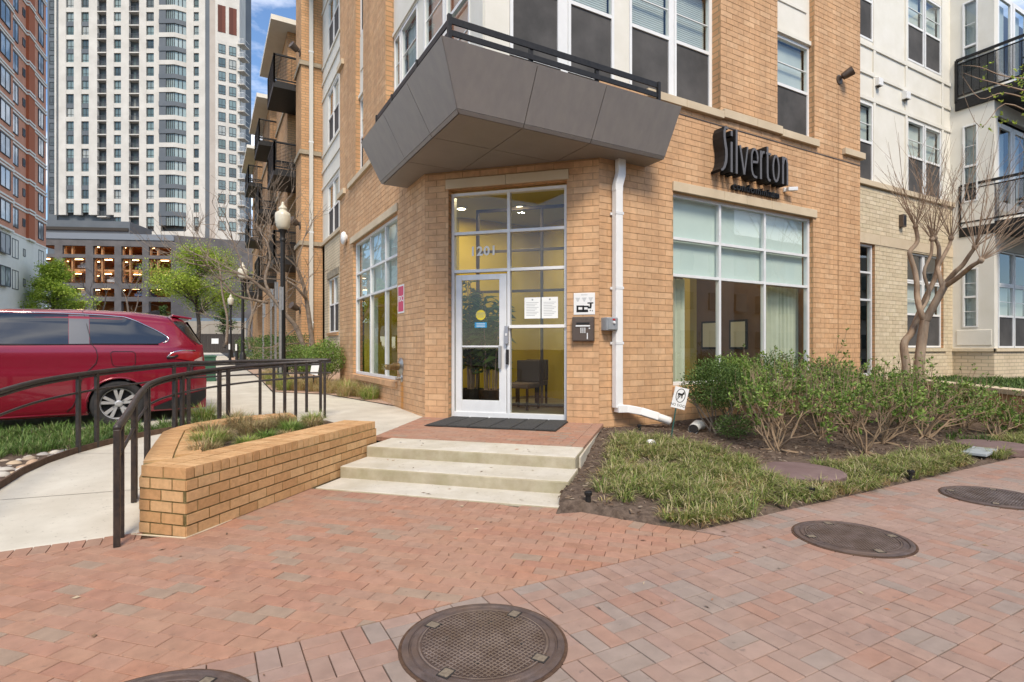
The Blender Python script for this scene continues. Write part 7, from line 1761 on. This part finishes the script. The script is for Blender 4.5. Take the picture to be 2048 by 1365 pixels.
def twig_shrub(x, y, z, label, seed, stems=7, h=.55, out=.55, lean=(0, 0), size=1., lev=3, leafm='leaf_fresh', nl=8):
    rg = random.Random(seed); t = empty('leafing_shrub', (x, y, z), label=label, cat='shrub', group='leafing shrubs in front of the wall')
    ms, ml = MB(), MB(); tips = []
    for i in range(stems):
        a = 2*PI*i/stems+rg.uniform(-.4, .4); d = Vector((math.cos(a)*out*rg.uniform(.5, 1.2)+lean[0], math.sin(a)*out*rg.uniform(.5, 1.2)+lean[1], rg.uniform(.6, 1.0)))
        branch(ms, (rg.uniform(-.05, .05), rg.uniform(-.05, .05), -.03), d, h*.55*size*rg.uniform(.8, 1.2), .016*size, lev, rg, tips, spread=.62, up=.20, kids_=(2, 3), shrink=.75, wob=.24)
    for p, d in tips:
        f = rg.random()
        if f < .88: rosette(ml, p, d, int(nl*rg.uniform(.7, 1.5)), .072*size*rg.uniform(.7, 1.15), .032*size, rg)
        for q in (.07, .14, .21):
            if rg.random() < .30: rosette(ml, p-d*q*rg.uniform(.7, 1.3), d, 4, .05*rg.uniform(.6, 1.1), .026, rg)
        if f > .72:
            e = (d*.5+Vector((rg.uniform(-.2, .2), rg.uniform(-.2, .2), 1))).normalized(); l = rg.uniform(.12, .34); ms.tube([p, p+e*l*.5, p+e*l], [.004, .003, .002], 4, cap=False)
            if rg.random() < .7: rosette(ml, p+e*l, e, 6, .045, .026, rg)
    for k in range(4):
        a = rg.uniform(0, 6.3); ms.tube([(0, 0, .02), (math.cos(a)*.15, math.sin(a)*.15, .0), (math.cos(a)*.34, math.sin(a)*.34, -.02)], [.016, .012, .005], 5)
    ms.build('stem', M['twig'], t, smooth=True); tag(ml.build('foliage', M[leafm], t), kind='stuff'); return t
for x, y, lb, sd, st_, h_, o_, ln_, sz in (
    (6.40, 4.50, 'open leafing shrub with pale gnarled stems nearest the NO DOGS sign', 51, 7, .64, .55, (.05, .1), 1.),
    (7.10, 5.00, 'leafing shrub behind the gnarled one, reaching the middle of the window', 58, 8, .72, .5, (.0, .05), 1.),
    (7.45, 3.98, 'open leafing shrub with pale stems in the middle of the bed', 52, 8, .66, .6, (.15, .1), 1.),
    (7.95, 4.85, 'leafing shrub behind the middle one in the bed', 59, 8, .70, .5, (.1, .0), 1.),
    (8.35, 4.20, 'leafing shrub right of the middle, stems leaning right', 53, 9, .66, .6, (.35, -.05), 1.),
    (8.90, 4.90, 'leafing shrub behind the one that leans right', 60, 8, .70, .5, (.2, .0), 1.),
    (9.35, 4.15, 'leafing shrub sprawling low to the right under the bare tree', 54, 10, .64, .65, (.55, -.15), 1.05),
    (10.1, 4.80, 'leafing shrub at the foot of the garden wall', 55, 9, .62, .6, (.3, .0), 1.),
    (8.00, 5.60, 'taller leafing shrub behind the others near the tall window', 56, 8, .76, .45, (.0, .1), 1.),
    (9.30, 5.60, 'back row leafing shrub left of the bare tree', 57, 8, .72, .5, (.1, .0), 1.),
    (11.0, 4.30, 'leafing shrub leaning right in front of the garden wall', 77, 8, .58, .65, (.5, -.1), .95),
    (11.7, 4.95, 'leafing shrub nearest the right edge, against the garden wall', 78, 8, .56, .6, (.45, -.1), .95),
    (10.6, 3.75, 'low leafing shrub at the right, in front of the garden wall', 79, 7, .46, .7, (.4, -.1), .9),
    (10.3, 5.60, 'back row leafing shrub right under the bare tree', 76, 8, .68, .5, (.2, .0), 1.)):
    twig_shrub(x, y, bed_z(x, y), lb, sd, st_, h_, o_, ln_, sz)
def dense_shrub(x, y, z, rx, ry_, rz_s, label, seed, m='leaf_dark', n=5200, ls=.035, stems=True, group=None, base=.25, boxy=False, name='evergreen_shrub'):
    rg = random.Random(seed); t = empty(name, (x, y, z), label=label, cat='hedge' if boxy else 'shrub', group=group)
    ml, ms = MB(), MB(); lumps = [(rg.uniform(-1, 1), rg.uniform(-1, 1), rg.uniform(-.5, 1)) for _ in range(14)]
    for _ in range(n):
        if boxy: v = Vector((rg.uniform(-1, 1), rg.uniform(-1, 1), rg.uniform(-1, 1))); k = max(abs(v.x), abs(v.y), abs(v.z)); v = v/k*(rg.random()**.25)
        else:
            v = Vector((rg.gauss(0, 1), rg.gauss(0, 1), rg.gauss(0, 1))).normalized()*(rg.random()**.30)
            f = 1+.20*max(sum(1 for L_ in lumps if (Vector(L_)-v).length < .45), 0)*.5-.14; v *= f
        v += Vector((rg.gauss(0, .07), rg.gauss(0, .07), rg.gauss(0, .09)))
        p = Vector((v.x*rx, v.y*ry_, base+rz_s+v.z*rz_s))
        if p.z < .03: continue
        leaf(ml, p, v.normalized()*.6+Vector((rg.uniform(-1, 1), rg.uniform(-1, 1), rg.uniform(-.4, 1))), ls*rg.uniform(.7, 1.3), ls*.55, rg)
    if stems:
        for i in range(9):
            a = rg.uniform(0, 6.3); branch(ms, (rg.uniform(-.08, .08), rg.uniform(-.08, .08), -.02), (math.cos(a)*.6, math.sin(a)*.6, 1), (base+rz_s)*.7, .014, 1, rg, [], .5)
        ms.build('stem', M['bark_grey'], t)
    tag(ml.build('foliage', M[m], t), kind='stuff'); return t
SG_ = 'evergreen shrubs under the window'
dense_shrub(6.75, 5.75, bed_z(6.7, 5.8), .55, .5, .40, 'dense small leaved evergreen shrub directly under the left part of the window', 61, 'leaf_dark', 7500, .036, True, SG_, .32)
dense_shrub(7.55, 6.05, bed_z(7.5, 6), .62, .5, .42, 'dense evergreen shrub under the middle of the window', 62, 'leaf_fresh', 6500, .036, True, SG_, .30)
dense_shrub(8.7, 6.2, bed_z(8.7, 6.2), .7, .45, .42, 'dense evergreen shrub under the right end of the window', 63, 'leaf_dark', 6500, .036, True, SG_, .28)
dense_shrub(10.1, 6.15, bed_z(10, 6), .8, .5, .38, 'evergreen shrub by the end of the orange wall', 64, 'leaf_dark', 5500, .036, True, SG_, .25)
dense_shrub(6.6, 5.3, bed_z(6.6, 5.3), .32, .3, .16, 'low evergreen sprig at the foot of the first shrub', 65, 'leaf_dark', 1400, .03, False, SG_, .02)
dense_shrub(2.75, 15.1, lz_(2.7, 15), .55, .75, .48, 'loose green shrub against the left wall beyond the big window', 66, 'leaf_fresh', 5000, .055, True, 'green shrubs along the left wall', .15)
dense_shrub(2.45, 16.6, lz_(2.4, 16.5), .6, .8, .42, 'second loose green shrub behind the nearest street lamp', 67, 'leaf_fresh', 4200, .055, True, 'green shrubs along the left wall', .1)
dense_shrub(2.55, 24.0, lz_(2.5, 24), .75, 4.2, .62, 'clipped dark hedge along the orange range', 68, 'hedge_leaf' if 'hedge_leaf' in M else 'leaf_dark', 9000, .07, False, None, .0, True, 'clipped_hedge')
dense_shrub(2.3, 33.5, lz_(2.3, 33), .8, 3.5, .6, 'distant clipped dark hedge beyond the first hedge', 69, 'leaf_dark', 3500, .09, False, None, .0, True, 'clipped_hedge')
def limb(mb, pts, r0, r1, sides=9):
    k = len(pts); mb.tube(pts, [r0+(r1-r0)*i/(k-1) for i in range(k)], sides, cap=True)
def spl(pts, n=4):
    pts = [Vector(p) for p in pts]; out = []
    for i in range(len(pts)-1):
        p0, p1, p2, p3 = pts[max(0, i-1)], pts[i], pts[i+1], pts[min(len(pts)-1, i+2)]
        for k in range(n):
            f = k/n; out.append(.5*((2*p1)+(-p0+p2)*f+(2*p0-5*p1+4*p2-p3)*f*f+(-p0+3*p1-3*p2+p3)*f**3))
    return out+[pts[-1]]
def shoots(mb, p, n, ln, rg, r=.008, up=.9, side=.7, bias=(0, 0, 0)):
    for _ in range(n):
        a = rg.uniform(0, 2*PI); d = Vector((math.cos(a)*side*rg.uniform(.2, 1.2), math.sin(a)*side*rg.uniform(.2, 1.2), up*rg.uniform(.5, 1.2)))+Vector(bias); d.normalize()
        q = Vector(p); l = ln*rg.uniform(.5, 1.2); pts = [q]
        for i in range(5): d = (d+Vector((rg.uniform(-.12, .12), rg.uniform(-.12, .12), rg.uniform(-.04, .10)))).normalized(); pts.append(pts[-1]+d*l/5)
        mb.tube(pts, [r*(1-.8*i/5)+.0012 for i in range(6)], 4, cap=False)
        for i in (2, 3, 4):
            if rg.random() < .75:
                e = (d+Vector((rg.uniform(-.8, .8), rg.uniform(-.8, .8), rg.uniform(-.2, .6)))).normalized(); m = l*rg.uniform(.15, .4); mb.tube([pts[i], pts[i]+e*m*.5, pts[i]+e*m+Vector((0, 0, .02))], [.004, .003, .0012], 3, cap=False)
# crape myrtle in front of the cream wall: trunks and limbs laid out in metres around its foot
tr = empty('bare_tree', (12.35, 5.65, bed_z(12.3, 5.6)), label='pruned bare tree with reddish twisted trunks in front of the cream wall', cat='tree')
def loc(px, py, d): return at(px, py, d)-Vector((12.35, 5.65, bed_z(12.3, 5.6)))
mt, ms = MB(), MB(); rg = random.Random(91); DT = 11.0
f0 = (loc(1830, 830, DT), loc(1836, 760, DT), loc(1839, 720, DT), loc(1846, 665, DT), loc(1850, 640, DT))
limb(mt, spl(f0), .10, .08)
L1 = [loc(1850, 645, DT), loc(1840, 620, DT), loc(1834, 590, DT+.1), loc(1834, 571, DT+.1), loc(1830, 543, DT+.2), loc(1821, 515, DT+.2), loc(1820, 503, DT+.2), loc(1835, 483, DT+.3), loc(1831, 455, DT+.3)]
L2 = [loc(1849, 645, DT), loc(1868, 610, DT-.1), loc(1886, 578, DT-.2), loc(1893, 564, DT-.2)]
L2a = [loc(1886, 580, DT-.2), loc(1878, 548, DT-.1), loc(1876, 535, DT), loc(1886, 515, DT), loc(1899, 490, DT+.1), loc(1902, 478, DT+.1)]
L2b = [loc(1892, 566, DT-.2), loc(1910, 545, DT-.4), loc(1925, 531, DT-.5), loc(1938, 512, DT-.6), loc(1950, 495, DT-.7)]
L2c = [loc(1890, 573, DT-.2), loc(1915, 556, DT-.5), loc(1943, 533, DT-.9), loc(1962, 522, DT-1.1)]
L3 = [loc(1814, 830, DT+.1), loc(1813, 740, DT+.15), loc(1808, 689, DT+.2), loc(1823, 666, DT+.2), loc(1837, 631, DT+.25), loc(1853, 592, DT+.3), loc(1872, 550, DT+.35), loc(1878, 500, DT+.4), loc(1870, 478, DT+.4)]
L4 = [loc(1840, 625, DT), loc(1858, 590, DT+.1), loc(1848, 545, DT+.1), loc(1862, 510, DT+.1), loc(1864, 480, DT+.1)]
for L_, r0, r1 in ((L1, .058, .036), (L2, .075, .06), (L2a, .042, .03), (L2b, .05, .03), (L2c, .052, .032), (L3, .085, .03), (L4, .034, .026)): limb(mt, spl(L_), r0, r1)
for L_, n, ln, b in ((L1, 18, 1.7, (-.15, 0, .3)), (L2a, 16, 2.0, (.0, 0, .3)), (L2b, 18, 2.2, (.25, -.25, .2)), (L2c, 18, 2.0, (.55, -.45, -.1)), (L3, 14, 2.0, (-.05, .1, .3)), (L4, 12, 1.8, (0, 0, .3))):
    e = L_[-1]; mt.lathe([(.02, -.05), (.045, -.02), (.055, .02), (.03, .06), (.01, .07)], sides=8, mat4=Matrix.Translation(e)); shoots(ms, e, n, ln, rg, .0065, 1., .9, b)
tr2 = mt.build('trunk', M['bark'], tr, smooth=True); tag(ms.build('twig', mat('reddish_twig', (.22, .155, .105), (.34, .245, .17), scale=6, rough=.85), tr), kind='stuff')
lf = MB(); rg = random.Random(92)
for _ in range(34):
    p = loc(rg.uniform(1960, 2060), rg.uniform(120, 260), DT-1.5+rg.uniform(-.6, .6))
    rosette(lf, p, (0, 0, 1), 5, .06, .03, rg)
ov = MB(); 
for y0, x0 in ((190, 2080), (160, 2085), (240, 2085), (210, 2090)):
    e = loc(x0, y0, DT-1.5); pts = [e, loc(2010, y0-20+rg.uniform(-15, 15), DT-1.4), loc(1960, y0-10+rg.uniform(-25, 25), DT-1.3), loc(1925, y0-30+rg.uniform(-35, 20), DT-1.2)]
    ov.tube(spl(pts), [.014-.012*i/12 for i in range(13)], 4, cap=False)
tag(ov.build('overhanging_twig', bpy.data.materials['reddish_twig'], tr), kind='stuff'); tag(lf.build('foliage', M['leaf_spring'], tr), kind='stuff')

def bare_tree(base, trunks, label, seed, levels=4, ln=1.1, r=.05, m='bark_grey', spread=.6, up=.2, group=None, kids_=(2, 3), extra=None):
    rg = random.Random(seed); b = Vector(base); t = empty('bare_tree', b, label=label, cat='tree', group=group); mt, ms = MB(), MB()
    for pts, r0, r1 in trunks:
        q = [Vector(p)-b for p in pts]; limb(mt, spl(q), r0, r1, 8); d = (q[-1]-q[-2]).normalized()
        for j in range(3):
            k = Matrix.Rotation(rg.uniform(0, 6.3), 3, d) @ d.orthogonal().normalized(); branch(ms, q[-1], d+k*.6, ln, r1*.6, levels, rg, [], spread, up, kids_, .74, .2, 5, .004)
        for i in range(1, len(q)-1):
            k = Matrix.Rotation(rg.uniform(0, 6.3), 3, d) @ d.orthogonal().normalized(); branch(ms, q[i], d*.4+k, ln*.8, r1*.5, levels-1, rg, [], spread, up, kids_, .74, .2, 5, .004)
    mt.build('trunk', M[m], t, smooth=True); tag(ms.build('twig', M[m], t), kind='stuff'); return t
g18 = ground_z(0, 18)
A_ = [at(627, 720, 17.6), at(625, 688, 17.6), at(616, 621, 17.6), at(612, 596, 17.5), at(606, 568, 17.4), at(594, 535, 17.2)]
bare_tree((A_[0].x, A_[0].y, A_[0].z), [(A_, .085, .045), ([at(612, 598, 17.5), at(604, 588, 17.2), at(590, 572, 17), at(574, 562, 16.9)], .05, .03)], 'slender bare tree close to the orange bay', 301, 3, 1.0, .03, spread=.7)
B_ = [at(611, 715, 16.9), at(609, 700, 16.9), at(593, 656, 16.9), at(569, 627, 16.8), at(543, 593, 16.8), at(517, 571, 16.6), at(492, 552, 16.4)]
bare_tree((B_[0].x, B_[0].y, B_[0].z), [(B_, .085, .042), ([at(543, 593, 16.8), at(530, 560, 17), at(540, 520, 17.2), at(536, 490, 17.2)], .05, .03), ([at(536, 606, 16.8), at(505, 600, 16.5), at(470, 590, 16.2), at(447, 565, 16)], .045, .025)], 'bare tree leaning left over the path in front of the balconies', 302, 3, 1.15, .03, spread=.7)
C_ = [at(500, 700, 30), at(498, 660, 30), at(505, 620, 30), at(495, 580, 30)]
bare_tree((C_[0].x, C_[0].y, C_[0].z), [(C_, .09, .05), ([at(500, 640, 30), at(515, 600, 30), at(518, 560, 30)], .07, .04)], 'bare tree farther along the path beyond the second lamp', 303, 3, 1.6, .05)
E_ = [at(452, 690, 38), at(455, 640, 38), at(445, 590, 38), at(440, 540, 38)]
bare_tree((E_[0].x, E_[0].y, E_[0].z), [(E_, .10, .05)], 'thin bare tree near the end of the path', 304, 3, 1.8, .05)
for px, d, sd, lb in ((255, 70, 305, 'grey bare tree in front of the garage, left of the leafing tree'), (190, 74, 306, 'second grey bare tree in front of the garage at the left')):
    F_ = [at(px, 690, d), at(px+3, 640, d), at(px-2, 600, d)]
    bare_tree((F_[0].x, F_[0].y, F_[0].z), [(F_, .16, .10), ([at(px, 660, d), at(px+18, 615, d), at(px+22, 590, d)], .10, .05)], lb, sd, 3, 2.0, .08, spread=.6, kids_=(2, 3))
def leafy_tree(px, d, py_base, top, half, label, seed, m, n, ls, layered=True, trunk=.18):
    rg = random.Random(seed); b = at(px, py_base, d); t = empty('leafing_tree', b, label=label, cat='tree'); s = d/1096
    H_ = (py_base-top)*s; Rr = half*s; mt, ml = MB(), MB(); tips = []
    limb(mt, spl([(0, 0, -.3), (.1, 0, H_*.2), (-.1, .1, H_*.45), (.05, 0, H_*.8)]), trunk, trunk*.3, 8)
    for k in range(34):
        f = rg.uniform(.25, .92); a = rg.uniform(0, 6.3); rr = Rr*(1.0-.75*max(0, f-.45)/.5)*rg.uniform(.45, 1.05)
        p0 = Vector((0, 0, H_*f)); d_ = Vector((math.cos(a), math.sin(a), rg.uniform(.0, .55))); e = p0+d_*rr
        mid = p0.lerp(e, .5)+Vector((0, 0, rg.uniform(.0, .25)*rr)); pts = spl([p0, mid, e], 4); mt.tube(pts, [trunk*.35*(1-.85*i/(len(pts)-1)) for i in range(len(pts))], 5, cap=False)
        for j in range(7):
            q = pts[rg.randint(2, len(pts)-1)]; e2 = q+Vector((rg.uniform(-1, 1), rg.uniform(-1, 1), rg.uniform(-.1, .6)))*rr*.33; mt.tube([q, e2], [trunk*.09, .01], 3, cap=False); tips.append((q, e2))
    for _ in range(n):
        q, e2 = rg.choice(tips); p = q.lerp(e2, rg.uniform(.2, 1.15))+Vector((rg.gauss(0, .3), rg.gauss(0, .3), rg.gauss(0, .26)))*Rr*.30
        leaf(ml, p, (rg.uniform(-1, 1), rg.uniform(-1, 1), rg.uniform(-.6, .8)), ls*rg.uniform(.6, 1.3), ls*.55, rg)
    mt.build('trunk', M['bark_dark'], t, smooth=True); tag(ml.build('foliage', M[m], t), kind='stuff'); return t
leafy_tree(395, 42, 690, 488, 105, 'tree in fresh yellow green leaf between the van and the lamp', 71, 'leaf_spring', 26000, .14)
leafy_tree(108, 58, 690, 525, 64, 'bright green tree squeezed between the red tower and the garage', 72, 'leaf_spring', 14000, .24)
leafy_tree(325, 66, 690, 610, 22, 'small round evergreen in front of the garage', 73, 'leaf_dark', 1500, .22)
leafy_tree(448, 52, 690, 615, 28, 'small dark green tree near the concrete wall', 74, 'leaf_dark', 1500, .18)
# litter: a few dead leaves and crumbs on the paving and the steps
rg = random.Random(404); mb = MB()
for _ in range(150):
    x, y = rg.uniform(-1.5, 6), rg.uniform(1.2, 6.5)
    if x+y < S0-.05 and y > .8 and not (x < -.4 and y > 4.9): z = .004
    else: continue
    a = rg.uniform(0, 6.3); l = rg.uniform(.008, .028); c = Vector((x, y, z)); d = Vector((math.cos(a), math.sin(a), 0))*l; s_ = Vector((-math.sin(a), math.cos(a), 0))*l*rg.uniform(.15, .5)
    mb.quad(c-d, c+s_+Vector((0, 0, rg.uniform(.001, .007))), c+d+Vector((0, 0, rg.uniform(0, .006))), c-s_)
for s0, z, n in ((7.0, .014, 7), (7.75, .14, 9), (8.6, .268, 8)):
    for _ in range(n):
        t_ = rg.uniform(-4.6, -1.6); x, y = PL(s0+rg.uniform(-.25, .3), t_); a = rg.uniform(0, 6.3); l = rg.uniform(.01, .035); c = Vector((x, y, z)); d = Vector((math.cos(a), math.sin(a), 0))*l; q = Vector((-math.sin(a), math.cos(a), 0))*l*.2
        mb.quad(c-d, c+q+Vector((0, 0, .005)), c+d, c-q)
tag(mb.build('leaf_litter', mat('dead_leaf', (.9, .9, .9), (1.1, 1.1, 1.1), rnd=[(.20, .12, .07), (.30, .20, .11), (.12, .08, .05), (.36, .16, .08), (.42, .33, .22)], rough=.9)), kind='stuff')
